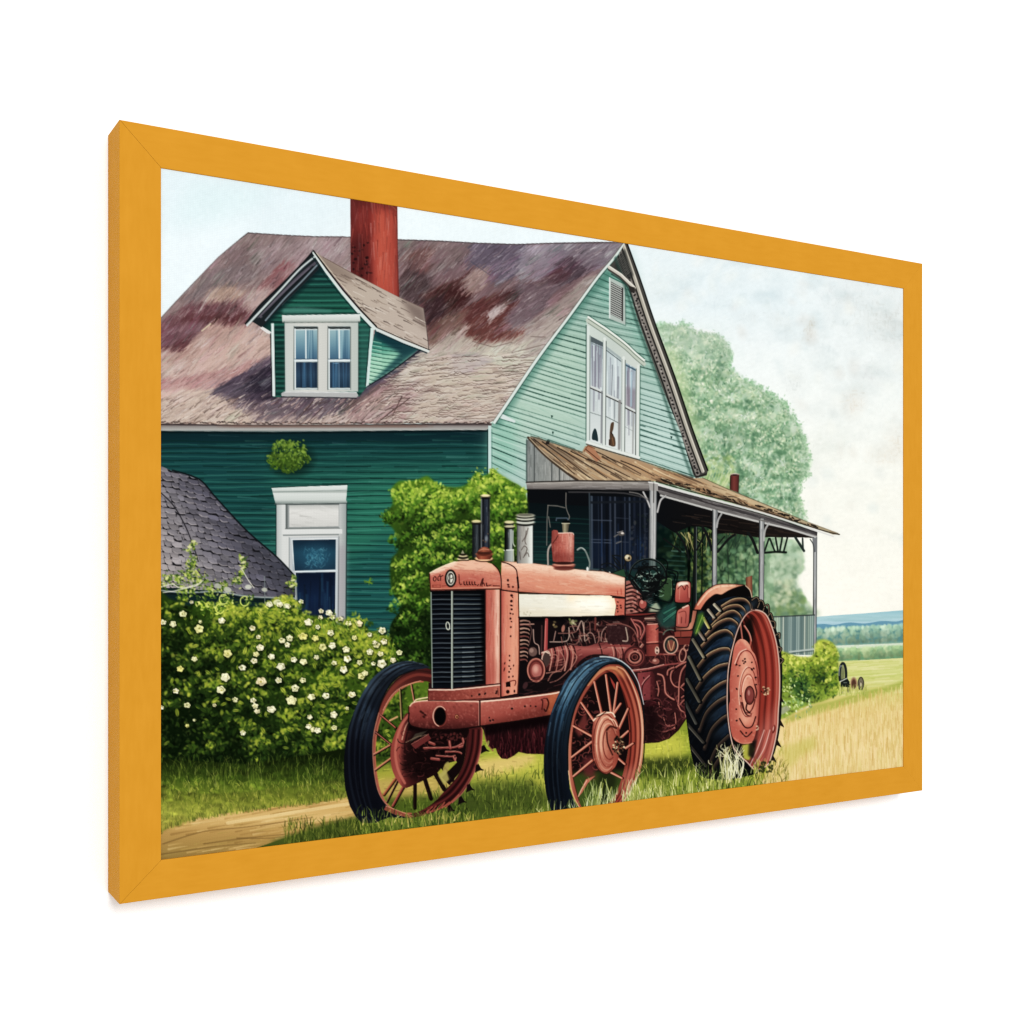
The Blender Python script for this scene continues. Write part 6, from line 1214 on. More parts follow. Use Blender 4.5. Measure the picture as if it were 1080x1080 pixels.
with clip(mask(RIM1, holes=(IN1,))):
    line([(455, 713), (440, 711.6), (426, 717), (413, 728), (403, 746)], 3, '#7a3a31', .9, sm=True); line([(455, 709), (440, 707.4), (426, 712), (412, 724), (402, 742), (396, 762)], 1.6, '#3a1a18', .9, sm=True)
    for k, c in ((0, '#8a4540'), (3, '#2a0b0d'), (6, '#6d2c2a'), (9, '#24090b'), (12, '#5a2122')): line([(508 - k, 770), (506 - k, 792), (499 - k, 814), (488 - k, 833 - k * .3), (477 - k, 845 - k * .5), (464 - k, 853 - k * .6), (448, 858 - k * .7)], 1.7, c, .85, sm=True)
line([(507.6, 768), (509, 772), (507, 792), (499.6, 816), (489, 834.6), (477, 846.6)], .9, '#b5756a', .8, sm=True)
line([(446, 719), (438, 719.6), (425, 725.2), (414, 734.2), (405, 749.2), (398.8, 766), (395.8, 786), (396.2, 808), (400, 832), (408, 848), (420, 856.4), (434, 858)], 1.5, '#a05f50', sm=True); line([(444, 718), (425, 724), (413, 733.6), (404, 749)], .7, '#d69f8a', .8, sm=True)
for pts in ([(470, 852), (478, 844), (484, 838)], [(455, 856), (460, 850)], [(462, 854), (469, 846), (466, 852), (474, 846)], [(450, 857), (456, 851)], [(446, 860), (452, 854)]): line(pts, 1, '#b5654f', .8, sm=True)
for (ax, ay), (bx_, by), w, c in (((421.7, 727), (423.4, 759), 1.8, '#6d6848'), ((433.5, 722), (436.5, 739), 2, '#8a5a50'), ((401.7, 754.4), (417, 767.4), 2.6, '#6e352f'), ((395.7, 772), (412.6, 785.4), 2.6, '#54262a'), ((393.6, 796), (411, 786), 2, '#a5665c'), ((395.4, 812), (414.4, 798), 2.2, '#a8685a'), ((404.6, 838), (421.6, 814.6), 3, '#8d5136'), ((414, 850), (428, 824.6), 3.2, '#7d3a36'), ((437.2, 825), (437, 852), 3.4, '#160d0d'), ((447.6, 822), (454, 842), 4.2, '#160d0d'), ((458.7, 816), (467.8, 832), 4.6, '#160d0d'), ((466, 808), (476, 822), 4.6, '#160d0d'), ((408, 846), (420, 822), 1.6, '#1a0e0e')):
    line([(ax + .8, ay + .5), (bx_ + .8, by + .5)], w, '#150a0b', .9); line([(ax, ay), (bx_, by)], w * .7, c); line([(ax - .4, ay - .4), (bx_ - .4, by - .4)], .6, '#d39c8a' if c != '#160d0d' else '#4a2a26', .7)
line([(411, 760), (417, 757), (419, 756)], 1.8, '#b58a72', sm=True)
P(TR_ + 'front_wheel_hub')
HUB1 = smooth([(430, 752), (424, 760), (417, 773), (412, 790), (413, 809), (419, 823), (427, 831), (438, 827), (449, 822), (460, 816), (470, 806), (485, 800), (489, 785), (494, 768), (470, 764), (440, 762)], True, 6)
poly(HUB1, lin((412, 0), (490, 0), (0, '#8a413a'), (.12, '#9c5047'), (.22, '#5d2624'), (.4, '#2a0f10'), (1, '#1d0b0c')))
with clip(mask(HUB1)):
    poly([(436, 770), (470, 768), (492, 768), (486, 800), (455, 815), (436, 822), (424, 812), (425, 790)], '#180a0b', .8, feather=3)
    line([(431, 754), (424, 764), (419, 778), (417, 795), (420, 812), (427, 826)], 2.6, '#b56a5c', .8, sm=True); line([(434, 757), (428, 766), (424, 780)], 1.2, '#e0b49c', .7, sm=True); line([(437, 760), (430, 772), (427, 788), (428, 806), (434, 820)], 2, '#2f1112', .9, sm=True)
    for _ in range(110): x, y = rng.uniform(424, 488), rng.uniform(770, 822); a = rng.uniform(0, 360); r = rng.uniform(2, 8); line(ell(x, y, r, r * .7, a, a + rng.uniform(40, 140), 0, 8), rng.uniform(.6, 1.3), rng.choice(['#4b1f20', '#0d0506', '#6b3230', '#3a1718']), .7)
    poly([(434, 786), (452, 775), (455, 779), (438, 790)], '#6d302f'); line([(434, 785), (452, 774.4)], .8, '#a8665c'); poly([(438, 774), (452, 770), (444, 776), (432, 783)], '#4a4238', .9); line([(428, 783), (440, 777), (450, 775)], .8, '#8d7a66', .8)
    for pts, w in (([(447, 789), (470, 788.6), (480, 788), (488, 784)], 2), ([(470, 793), (482, 793), (488, 796), (490, 804)], 1.8), ([(460, 797), (475, 798), (480, 797)], 1.6), ([(474, 782), (475, 789)], 3), ([(488, 779), (489, 786), (484, 788)], 2.6), ([(478, 798), (482, 806), (486, 812)], 2), ([(455, 800), (463, 801)], 3), ([(453, 783), (458, 785)], 3), ([(481, 799), (480, 808), (487, 812)], 1.4)): line(pts, w, '#8a443f', .95, sm=True); line([(a, b - .6) for a, b in pts], .6, '#d09a8c', .7, sm=True)
    specks([(rng.uniform(458, 492), rng.uniform(773, 781)) for _ in range(24)], 1.2, '#5d2a29', .8); poly([(430, 762), (492, 764), (492, 771), (430, 771)], '#0c0506', .9, feather=1.6)
oval(470.6, 810, 3, 7, '#9a9154', .35, .9); poly([(462, 818), (470, 811), (474, 822), (468, 828)], '#a59a58', .9, feather=.6)
P(TR_ + 'front_wheel_tyre')
poly(T1, lin((363, 0), (440, 0), (0, '#15171e'), (.12, '#202634'), (.3, '#2c3949'), (.45, '#1c2433'), (1, '#1a2029')))
with clip(mask(T1)):
    poly([(365, 780), (395, 780), (400, 840), (430, 862), (380, 872), (362, 800)], '#0b0b16', .85, feather=12); poly([(385, 728), (405, 706), (430, 696), (455, 702), (455, 706), (432, 703), (408, 718), (392, 740)], '#66788a', .75, feather=4); poly([(412, 700), (440, 697), (455, 702), (430, 702)], '#8296a3', .6, feather=2)
    BT = [(447, 702), (428, 702), (410, 712), (396, 728), (386, 748), (379, 772), (377, 800), (379, 830), (386, 856), (394, 868)]
    for k, c, a in ((-9, '#3f5266', .5), (-6, '#0d1018', .5), (-3, '#4b6076', .45), (0, '#0b0d14', .8), (2.4, '#3d5064', .6), (5, '#12151d', .6), (8, '#33435a', .5), (-12, '#141823', .6)): line([(x + k, y + k * .3) for x, y in BT], rng.uniform(1.2, 2.4), c, a, sm=True)
    for _ in range(130):
        i = rng.uniform(0, 8.9); q = int(i); f = i - q; x, y = lerp(BT[q][0], BT[q + 1][0], f) + rng.gauss(0, 8), lerp(BT[q][1], BT[q + 1][1], f) + rng.gauss(0, 3); dx, dy = BT[q + 1][0] - BT[q][0], BT[q + 1][1] - BT[q][1]; l = rng.uniform(.2, .6)
        line([(x, y), (x + dx * l, y + dy * l)], rng.uniform(.6, 1.4), rng.choice(['#55697d', '#0a0c12', '#22304a', '#1a1f33']), .35 if y < 780 else .2)
with clip(mask(T1)):
    poly([(355, 775), (396, 762), (400, 840), (440, 866), (380, 876), (355, 850)], '#090a14', .62, feather=16); poly([(384, 740), (402, 712), (440, 700), (455, 703), (455, 708), (436, 706), (412, 722), (398, 752)], '#0d1119', .55, feather=3)
line([(438, 706.4), (422, 712.4), (411, 722.8), (401, 743), (395, 768), (393, 791), (394.6, 816), (399, 836), (408, 850)], 1, '#0f0d0e', .9, sm=True)
line([(399.6, 752), (394.6, 772), (393.2, 791), (395, 816), (399.6, 836), (408.6, 849.6), (420, 857), (434, 861)], 1.1, '#b27a68', .85, sm=True)
poly([(407, 850), (420, 855), (436, 861), (433, 863), (416, 859), (405, 854)], '#8a4a3c'); line([(407, 850), (420, 855), (436, 861)], .7, '#d6a088', .8)
for x, y in ((516, 792), (510, 812), (500.6, 833), (492, 846), (480, 855)): poly([(x - 8, y - 5), (x - 5.4, y - 6.6), (x - 2.6, y - 1.6), (x + .6, y + .4), (x - 4, y + .6), (x - 9, y + 3)], '#170d0d')

# ---- axle beam, radiator and bonnet
P(TR_ + 'axle_beam')
AX1 = [(431, 748), (432, 744.4), (436, 740.4), (451, 738), (480, 738.6), (505.4, 739), (505.6, 765.4), (485, 768.4), (464, 769.2), (445, 768), (433.4, 765), (431.4, 760)]
poly(AX1, lin((0, 738), (0, 769), (0, '#ad6257'), (.15, '#984e46'), (.6, '#7f3b36'), (1, '#481c1b'))); rust(mask(AX1), (431, 738, 506, 769), 300, ['#5a2420', '#c98074', '#3f1614', '#d8998b'], 1.3, .4)
AX2 = [(507, 739.2), (540, 736), (580, 731), (591, 729), (588, 738), (581, 754), (545, 760), (507, 765.4)]
poly(AX2, lin((507, 738), (515, 766), (0, '#c98475'), (.2, '#ae6156'), (.7, '#9c4f46'), (1, '#76362f'))); rust(mask(AX2), (507, 728, 591, 766), 260, ['#7a352f', '#dba193', '#5a2420', '#e2b0a2'], 1.2, .35); poly([(578, 732), (591, 729), (584, 752), (577, 754)], '#b5683a', .55, feather=2)
line([(432.4, 744.6), (437, 740.6), (451, 739), (480, 739.6), (505, 740)], 1.2, '#e6b9a8', .95, sm=True); line([(437, 740), (440, 737.6), (451, 735.6)], 1.4, '#dfc2b2', .9, sm=True); line([(507.6, 740), (540, 737), (580, 732), (590, 730)], 1.4, '#f0cdb8', .95, sm=True); line([(506, 739), (506.2, 765.6)], 1.6, '#2a1210'); line([(505, 740), (505, 765)], .6, '#e0ada0', .8)
line([(431.4, 752), (432, 764), (445, 768.6), (464, 769.8), (486, 769), (506, 766), (545, 760.6), (581, 754.6)], 1.4, '#1c0c0c', sm=True); line([(431, 745), (431, 760)], .9, '#2a1211')
oval(464, 755.4, 8, 11, '#7d3b34'); ring(464, 755.4, 7.2, 10.4, 1, '#d6a494', 100, 320); oval(464.2, 755.6, 5.8, 9.2, '#0a0708'); ring(464.2, 755.6, 6, 9.4, .7, '#2a1110'); oval(481.8, 756, 2, 2.4, '#b97a5a'); oval(482, 756.2, 1, 1.2, '#5a2c1c'); ring(481.8, 756, 2, 2.4, .6, '#4a1d18')
for x, y in ((446, 752), (448.4, 754), (447, 756), (444, 750.6)): oval(x, y, 1.7, 1.2, '#3a1412', .6, .85)
specks([(540, 747.4), (553.6, 745), (559.6, 744.6), (565, 745), (517, 760), (520, 759.4), (516, 757)], 1); line([(571, 738), (572.4, 740), (571.6, 748)], 1.4, '#4a1a16', .9, sm=True); line([(577, 737), (578.6, 742), (576, 750), (574, 748)], 1.6, '#3a1412', .9, sm=True); line([(571, 738), (574, 736.4), (577, 737)], 1, '#5a241e', .9)
P(TR_ + 'radiator_base')
BS = [(451.6, 727), (477, 727), (505, 724.4), (527.4, 721.8), (527.6, 735.4), (505, 738.4), (480, 739), (451.6, 739)]
poly(BS, lin((451, 0), (528, 0), (0, '#763630'), (.4, '#8a433a'), (1, '#ae6355'))); rust(mask(BS), (451, 721, 528, 739), 240, ['#5a2420', '#c98074', '#d8998b'], 1.2, .4); line([(452, 727.4), (477, 727.6), (505, 725), (527, 722.4)], 1.3, '#eec7b4', .95); line([(452, 738.8), (480, 739), (527, 735.6)], .9, '#34130f', .8); line([(451.6, 727), (451.6, 739)], .8, '#34130f', .8); specks([(497.6, 734), (505.6, 732.4), (511.6, 731.6), (524, 729), (523.4, 731)], 1.1); line([(525, 726), (525.4, 733)], .7, '#4a1c16', .8)
P(TR_ + 'grille')
GR = [(454, 623), (477, 622.6), (511.6, 622), (512, 721), (495, 723.6), (477, 726), (455.6, 726)]
poly(GR, lin((454, 0), (512, 0), (0, '#0f1420'), (.35, '#0d1017'), (.5, '#141b26'), (1, '#0b0d11')))
with clip(mask(GR)):
    for i in range(19):
        y = 627 + i * 5.12; s = (i - 6) * .13
        line([(456, y + .4), (466, y), (475.6, y + .2)], 1.2, ['#3d4650', '#59626a', '#49525b'][i % 3], .9, w1=1.4); line([(456, y + 1.8), (475.6, y + 1.6)], 1.6, '#05070b', .9)
        line([(478, y - .1), (495, y - .1 - s * .3), (510, y - .6 - s)], 1.8, ['#5d666c', '#4d565d', '#6d767a'][i % 3], .9, w1=1.1); line([(478, y + 1.6), (510, y + 1 - s)], 1.8, '#04060a', .95); line([(480, y - 2), (508, y - 2.2 - s)], 1.2, '#1b2736', .7)
        if i > 10: line([(488, y - .4), (500, y - .8)], 1.2, '#9aa4aa', .5)
    poly([(454, 622), (512, 621), (512, 627), (454, 627)], '#08080a', .8, feather=1.2); poly([(507, 622), (513, 622), (513, 722), (509, 722)], '#07080a', .8, feather=.8)
line([(476.8, 622), (476.8, 726)], 1.9, '#a3aaa2'); line([(477.8, 623), (477.8, 726)], .7, '#3f4442', .9); line([(454.6, 625), (456, 725)], 1.2, '#8f9a94', .95); ring(472.4, 660.2, 1.9, 4, 1.1, '#c3c5b8', ang=-.12)
line([(454, 622.8), (490, 622.6), (511, 622)], 1.2, INK)
P(TR_ + 'side_panel')
CO = [(511.6, 622), (527.4, 621.6), (527.4, 720.4), (512, 722)]
poly(CO, lin((511, 0), (528, 0), (0, '#7d3832'), (.12, '#b05c52'), (.55, '#c47062'), (.75, '#e0a292'), (.85, '#e7b5a4'), (1, '#b0604f'))); cm_ = mask(CO)
hatch(cm_, (511, 622, 528, 722), 170, 1.57, 16, 1.2, .07, .5, ['#e3a898', '#9c4a42'], .05); poly([(512, 700), (527, 696), (527, 721), (512, 722)], '#94443c', .35, feather=5)
SP = [(528.4, 622), (546.4, 624), (547.4, 660), (547.4, 700), (547, 715), (545.6, 731.6), (528.6, 735)]
poly(SP, lin((528, 0), (548, 0), (0, '#a9524a'), (.25, '#d07c6a'), (.6, '#dd8f7a'), (.9, '#d68a74'), (1, '#8a463a'))); hatch(mask(SP), (528, 622, 548, 735), 190, 1.57, 14, 1.3, .07, .5, ['#eab09c', '#b8604f'], .05); poly([(529, 690), (533, 690), (534, 720), (529, 720)], '#b04a40', .5, feather=2)
line([(528, 621), (528.2, 735)], 1.4, '#2a1210', .95); line([(512, 622), (512, 721.6)], .9, '#2a1210', .8); line([(547, 625), (547.8, 690), (546, 731)], 1, '#4a1f18', .9, sm=True); line([(528.6, 735.4), (546, 732)], 1.2, '#1c0c0b')
for i, (x, y, w, h) in enumerate(((539.6, 628, 1.5, 1.3), (540.6, 630, .7, .6), (539.4, 634, 1.4, 1.5), (539.4, 638.6, 1.5, .9), (539.6, 642.6, 1.2, 1.1), (538.4, 647, 1, .8), (541, 647.6, .7, .8), (538.4, 652.4, 1, 1.1), (539.4, 655.6, .9, .7), (538.8, 661.4, .9, 1), (538.6, 671, .8, 1), (537.4, 691.6, .8, 1), (537.4, 696.6, .8, .9), (537, 702.6, 1, .8), (538.6, 705.4, .7, .9), (541.6, 702, .6, 1), (537, 708.6, 1, 1), (536.8, 714, .9, 1.1), (541, 713.4, .7, 1), (532.4, 699.6, .6, 1.2), (532, 706, .6, 2))): oval(x, y, w, h, '#2a0f0e', .3, .95)
poly([(533.4, 719.6), (538, 718.4), (538.6, 724.4), (533.6, 724.6)], '#1c0a0a'); line([(538, 718.6), (543, 717.6), (544, 720), (543, 723)], 1, '#5a2019', .9, sm=True); oval(535.6, 729.6, 1.9, 2, '#2a0f0e'); oval(542.6, 729, .9, 1.5, '#2a0f0e')
P('painted_tractor')
HO = [(529, 592.2), (545, 592.6), (560, 594), (583, 596.6), (607, 600.4), (622, 602), (637, 603), (648, 605.6), (659.4, 609.4), (659.4, 630), (645, 628.4), (622, 627.6), (571, 626), (546, 624.4), (528, 622)]
poly(HO, lin((590, 594), (586, 628), (0, '#e9b7a2'), (.2, '#e3a48f'), (.5, '#d98d78'), (.85, '#cf8370'), (1, '#b86c5a')))
hm_ = mask(HO)
with clip(hm_):
    poly([(529, 592), (560, 592), (620, 600), (660, 608), (660, 614), (620, 608), (560, 602), (530, 600)], '#f0c6b0', .75, feather=3); poly([(600, 600), (637, 603), (660, 610), (660, 617), (630, 612)], '#f6dcc8', .7, feather=3.5); poly([(640, 620), (660, 620), (660, 631), (640, 630)], '#c4604e', .55, feather=3); poly([(528, 605), (546, 605), (546, 624), (528, 622)], '#cf7f6c', .5, feather=2); poly([(570, 612), (620, 616), (640, 624), (590, 626), (560, 622)], '#d98c74', .5, feather=4)
hatch(hm_, (528, 592, 660, 631), 420, .1, 12, 1.4, .045, .45, ['#f0c4b0', '#c06e5c'], .2)
rust(hm_, (528, 592, 660, 631), 160, ['#b5604f', '#f0cdbb', '#a3524a'], 1, .25); specks([(535.6, 612), (536, 616.6), (536.6, 619), (541, 619)], 1.1, '#3a1512'); oval(535.8, 612, .9, 1.4, '#2a0f0d'); line([(651, 623), (651.6, 627)], .8, '#9c3f35', .7); line([(655, 621), (655.4, 627)], .8, '#9c3f35', .7)
NO = [(453, 604.6), (460, 600.6), (470, 596), (480, 592.4), (490, 591.2), (501, 591), (512, 592.4), (520, 595.2), (525, 600), (527.6, 606), (528.4, 612), (528.4, 621.4), (490, 622.4), (454, 623)]
poly(NO, lin((0, 592), (0, 622), (0, '#dda08c'), (.35, '#c87a69'), (.6, '#b8665a'), (1, '#b3604f')))
nm = mask(NO)
with clip(nm):
    poly([(453, 604), (480, 592), (501, 591), (520, 595), (526, 602), (510, 603.6), (473, 600.6)], '#e6b09a', .8, feather=1.6); poly([(453, 604), (480, 592), (484, 592), (472, 600), (455, 606)], '#f3d3c0', .75, feather=.8)
    line([(470, 601), (490, 601.6), (510, 603), (524, 607)], 1.2, '#a8584b', .5, sm=True); poly([(510, 600), (528, 606), (528, 622), (512, 622)], '#d68c78', .5, feather=4)
hatch(nm, (453, 591, 529, 623), 220, .1, 8, 1.2, .06, .45, ['#e9b8a6', '#9a463c'], .3); rust(nm, (455, 602, 527, 622), 150, ['#8a3f36', '#dba091', '#6b2a24'], .9, .3)
line([(453, 604.6), (460, 600.6), (470, 596), (480, 592.4)], 1, '#f2dccb', .9, sm=True); line([(453, 605), (454, 623)], 1, '#3a1814', .9); line([(520, 595), (525, 600), (527.8, 606), (528.6, 613), (528.6, 622)], 1.1, '#2a1210', .95, sm=True); line([(454, 622.4), (490, 621.8), (528, 621)], 1, '#2a1210', .9); line([(455, 620.8), (490, 620.2), (527, 619.6)], .6, '#e2ab98', .7)
line([(529, 592.6), (536.6, 594.8), (543, 599), (545.4, 605), (546.6, 624)], 1.1, '#2a1210', .95, sm=True); line([(545.8, 609), (547, 620)], 2, INK, w1=1.4)
line([(528.6, 622.2), (546, 624.6), (571, 626.2), (622, 627.8), (645, 628.6), (659, 630.4)], 1.3, '#1a0c0b', .95); line([(529, 592), (560, 593.6), (607, 600), (637, 602.6), (659, 609)], .8, '#6d3f33', .7); line([(659.6, 609), (659.4, 649)], 1.1, INK, .9)
# badge and lettering
ring(475.3, 610, 5.4, 8.6, 1.6, '#14100f'); oval(475.3, 610, 4.9, 8, '#2a2624'); oval(475.3, 610, 4.2, 7.2, '#d6d3c8'); ring(475.3, 610, 3, 5.6, .9, '#3a3633'); line([(474.4, 605.4), (474.2, 614.6)], 1.1, '#2f2b29'); ring(476, 607.8, 1.7, 2.4, .9, '#2f2b29', 200, 460); ring(475.4, 612.4, 2, 2.4, .7, '#55504c', 0, 200)
for pts in ([(457.4, 609), (457, 611.6), (458.6, 612.8), (460, 611), (459.6, 608.6), (458, 608.4)], [(462, 608.8), (461.8, 612), (463, 612)], [(463.6, 606.6), (464.2, 606.2)], [(464.6, 612.4), (465, 608.4), (467.2, 607)], [(462.8, 608), (465, 607.8)]): line(pts, .9, '#34120f', .9, sm=True)
for a, b in (((456.4, 617), (464.4, 617)), ((456.4, 619.4), (464.4, 619.4)), ((466, 618), (471, 617.6))): line([a, b], .6, '#6d2a22', .8)
line([(456.4, 617), (456.4, 619.4)], .6, '#6d2a22', .8); line([(464.4, 617), (464.4, 619.4)], .6, '#6d2a22', .8)
line([(484, 606), (484.6, 614), (485.6, 616.6), (487, 616)], .9, '#4a1915', .9, sm=True)
for x in (489.4, 492.2, 495, 497.8, 500.6): line([(x, 613.6), (x + .2, 616.4), (x + 1.4, 616.8)], 1.1, '#3a1310', .95, sm=True)
line([(503.8, 617.6), (504.6, 616.6)], 1, '#3a1310'); line([(506.6, 617.6), (508.4, 612), (509.6, 610.4), (508.6, 616), (508.4, 618)], 1, '#34100e', .95, sm=True); line([(508.6, 616), (510, 614.8), (511, 617.6)], .9, '#34100e', .95, sm=True); line([(513, 615), (513.2, 617.8), (514.4, 617.8)], 1, '#34100e'); line([(515.6, 617.6), (518, 617)], 1, '#34100e', .9); line([(520, 617.8), (527, 618)], .9, '#4a1915', .9)
P(TR_ + 'side_stripe')
WP = [(547.4, 626.4), (600, 627.4), (643, 628.2), (650, 631), (649.6, 640), (648, 649.2), (600, 650.2), (547.8, 650.6)]
poly(WP, lin((547, 0), (650, 0), (0, '#ddd8ca'), (.45, '#e6dfd0'), (.62, '#f7e9d2'), (.85, '#fbf1df'), (1, '#f2d8b8')))
with clip(mask(WP)):
    poly([(597, 628), (612, 626), (650, 628), (650, 632), (600, 634)], '#f9d9b0', .7, feather=2.5); poly([(604, 631), (640, 631), (646, 640), (610, 640)], '#fffbf2', .85, feather=4); poly([(547, 640), (600, 645), (648, 645), (648, 651), (547, 651)], '#cdb79c', .4, feather=2.5)
    for _ in range(70): x, y = rng.uniform(548, 648), rng.uniform(628, 650); line([(x, y), (x + rng.uniform(3, 12), y + .3)], rng.uniform(.6, 1.5), rng.choice(['#c9c3b4', '#f5f0e4', '#d8cfba', '#e9dcc3']), .4)
    specks([(rng.uniform(548, 560), rng.uniform(645, 649)) for _ in range(8)], .7, '#8f8a78', .5)
line([(547, 626), (600, 627), (622, 627.6)], .9, '#4a2a20', .8); line([(547, 651), (600, 650.8), (648, 649.8)], 1.2, '#17110f', .95)
P('painted_tractor')
EP = [(648, 631), (659, 631.2), (658.4, 648.4), (648.2, 649.2), (650, 640)]
poly(EP, '#c4695a'); rust(mask(EP), (648, 631, 659, 649), 60); line([(646, 630), (659, 631)], 1.4, INK, .95); specks([(651.6, 635), (651, 639), (654.6, 638.6), (651.6, 645), (655, 641), (651, 642)], .9, '#3a1512')

# ---- stacks, cap, air cleaner
P(TR_ + 'exhaust_pipe')
def pipe(x0, x1, y0, y1, stops, dx=0): poly([(x0, y0), (x1, y0), (x1 + dx, y1), (x0 + dx, y1)], lin((x0, 0), (x1, 0), *stops)); hatch(mask([(x0, y0), (x1, y0), (x1, y1), (x0, y1)]), (x0, y0, x1, y1), int((y1 - y0) * 1.4), 1.57, 9, .9, .12, .5, None, .03)
pipe(498, 507.4, 550, 588, ((0, '#15171b'), (.3, '#2a2f35'), (.55, '#4b535a'), (.75, '#23272c'), (1, '#0f1114')))
pipe(507.2, 516.8, 522.6, 578, ((0, '#8d9096'), (.1, '#565b63'), (.2, '#14161c'), (.45, '#2a3140'), (.7, '#3d4554'), (.85, '#1a1d24'), (1, '#3a3c3e')))
oval(502.6, 550.6, 5.4, 2.2, '#55503f'); oval(502.4, 549.8, 4.8, 1.5, '#c4b993'); oval(502.6, 552.4, 5, 1, '#14130f', 0, .8); oval(512, 523.6, 5.2, 1.9, '#5a5240'); oval(512, 522.6, 4.8, 1.3, '#dccda4'); oval(512, 525.6, 4.8, 1, '#101012', 0, .85); oval(513, 568, 1.6, 3, '#b0b4b8', 0, .5, soft=.8); specks([(509.6, 570), (512, 571.6), (514.6, 563)], .8, '#6d5a4a', .8)
oval(510.6, 590.6, 9.6, 2.2, '#3a241e'); oval(510.4, 589, 9.4, 2.8, '#d2a58e'); poly([(502, 587), (504, 583), (518, 583), (519.6, 587), (517, 590), (504.6, 590)], lin((501, 0), (520, 0), (0, '#4d2219'), (.35, '#a05a44'), (.6, '#8a4734'), (1, '#45201a'))); oval(510.8, 584.4, 9, 2.2, '#b77a62'); oval(510.8, 585, 8.4, 1.6, '#6b3526'); poly([(504, 584), (505, 580), (508, 577.4), (512, 576.8), (516, 578.6), (518.6, 583)], lin((504, 0), (519, 0), (0, '#5d2a1f'), (.4, '#a3624a'), (1, '#5a2a20')), sm=True); oval(511, 583.4, 8, 1.4, '#3f1d15', 0, .8); line([(505, 581), (510, 579), (516, 580)], .8, '#c48d74', .8, sm=True)
P(TR_ + 'radiator_cap')
oval(488.4, 589.6, 6, 1.9, '#cdbfae'); oval(488.4, 587.8, 5.6, 2, '#1f1a17'); oval(488.4, 586.2, 4.8, 1.4, '#b5aa98'); oval(488.4, 584.8, 3.8, 1.4, '#2a2520'); poly([(486, 584), (488, 580), (490, 584)], '#8d8a78'); line([(483, 591), (494, 591)], 1, '#2a1712', .9)
P(TR_ + 'exhaust_pipe')
pipe(532.6, 541.6, 553, 580, ((0, '#0f1214'), (.3, '#22272a'), (.55, '#777e80'), (.75, '#b0b6b6'), (.88, '#4b5052'), (1, '#1a1c1e'))); poly([(532, 580), (541.6, 579.6), (541.8, 592.6), (531.8, 592)], lin((532, 0), (542, 0), (0, '#4b5250'), (.4, '#8b9290'), (.85, '#a9aead'), (1, '#3f4444'))); line([(531.6, 580.4), (541.6, 579.8)], 1.2, '#ccd0cb'); line([(541.4, 580), (541.8, 592)], .8, '#d9dcd6', .8)
oval(537.4, 556.4, 5.6, 1.8, '#1c1c19'); oval(537.4, 555.2, 5.4, 1.3, '#b8b093'); oval(537.2, 551.6, 5.6, 2.4, '#3a3a33'); oval(537.2, 550.6, 5.2, 1.5, '#bfb99e'); line([(541, 560), (541, 572), (543, 576)], 1.4, '#a3abab', .9, sm=True); line([(533, 558), (533, 580)], 1.6, '#0b0d0e', .9)
P(TR_ + 'silencer')
pipe(545, 562.2, 552, 594.4, ((0, '#3f403f'), (.1, '#77777a'), (.3, '#94908e'), (.6, '#a9a6a3'), (.82, '#cdcecb'), (.93, '#dfe2df'), (1, '#6d706f')))
with clip(mask([(545, 552), (562, 552), (562, 594), (545, 592)])):
    for pts in ([(555, 560), (554, 566), (551, 571)], [(556, 562), (553.6, 570), (555, 574)], [(550, 580), (553, 576), (556, 579), (553, 586)], [(552, 588), (556, 583), (558, 587)], [(548, 582), (549, 590)], [(557, 557), (556, 561)]): line(pts, 1, '#5d5350', .8, sm=True)
for y, c, h in ((552.6, '#2a2b29', 2.4), (550.6, '#c3c4bb', 2.2), (548.4, '#1f201e', 2.2), (546.6, '#b9b9ae', 2.2), (545, '#1e1f1d', 2), (543.6, '#a9a79a', 2.2)): oval(554.2, y, 10, h, c, part=PART[0])
oval(554, 543, 8.6, 1.4, '#6d6b61')
P(TR_ + 'air_cleaner')
for pts in ([(597, 520), (597, 534), (599, 541), (600.6, 545), (599, 549)], [(578, 533), (588, 533.6), (596, 535.6)], [(578, 533), (577, 548), (576.6, 575)], [(578.6, 545), (580.4, 556)]): line(pts, 1.1, '#77726a', .95, sm=len(pts) > 3)
line([(586.6, 549), (587, 546.6), (598, 546.4), (600, 549)], 1.4, '#4d5a66', .95); poly([(593, 549.6), (600.4, 548.6), (601, 552), (593, 552)], '#0c0d0e'); poly([(592.6, 552), (600.6, 552), (599, 562), (593.4, 562)], lin((592, 0), (601, 0), (0, '#4a4438'), (.4, '#9b927c'), (1, '#3a352c'))); line([(592.6, 552), (600.8, 552)], 1, '#bdb59e')
line([(584, 572), (580, 576), (578, 582), (578.2, 596)], 2, '#a59a90', sm=True); line([(584.4, 573), (580.8, 577), (579, 583), (579, 596)], .7, '#3a3330', .9, sm=True)
AC = [(582, 560), (584, 558.8), (588, 559.4), (589, 562), (603, 561.8), (605.6, 564), (605.4, 592), (600, 594), (590, 594), (583, 592), (581.6, 575)]
poly(AC, lin((581, 0), (606, 0), (0, '#7a3630'), (.2, '#a8574e'), (.55, '#bb6a5f'), (.85, '#d6968a'), (1, '#8a463e'))); acm = mask(AC); hatch(acm, (581, 559, 606, 594), 130, 1.57, 9, 1.2, .1, .5, ['#7d342e', '#d8998b'], .1); rust(acm, (582, 560, 605, 594), 160, ['#6b2824', '#8a3f38', '#dca598'], 1, .4)
with clip(acm): poly([(582, 582), (606, 582), (606, 595), (582, 595)], '#6b2824', .5, feather=3); poly([(582, 558), (588, 560), (588, 575), (582, 578)], '#8a4640', .5, feather=1.5)
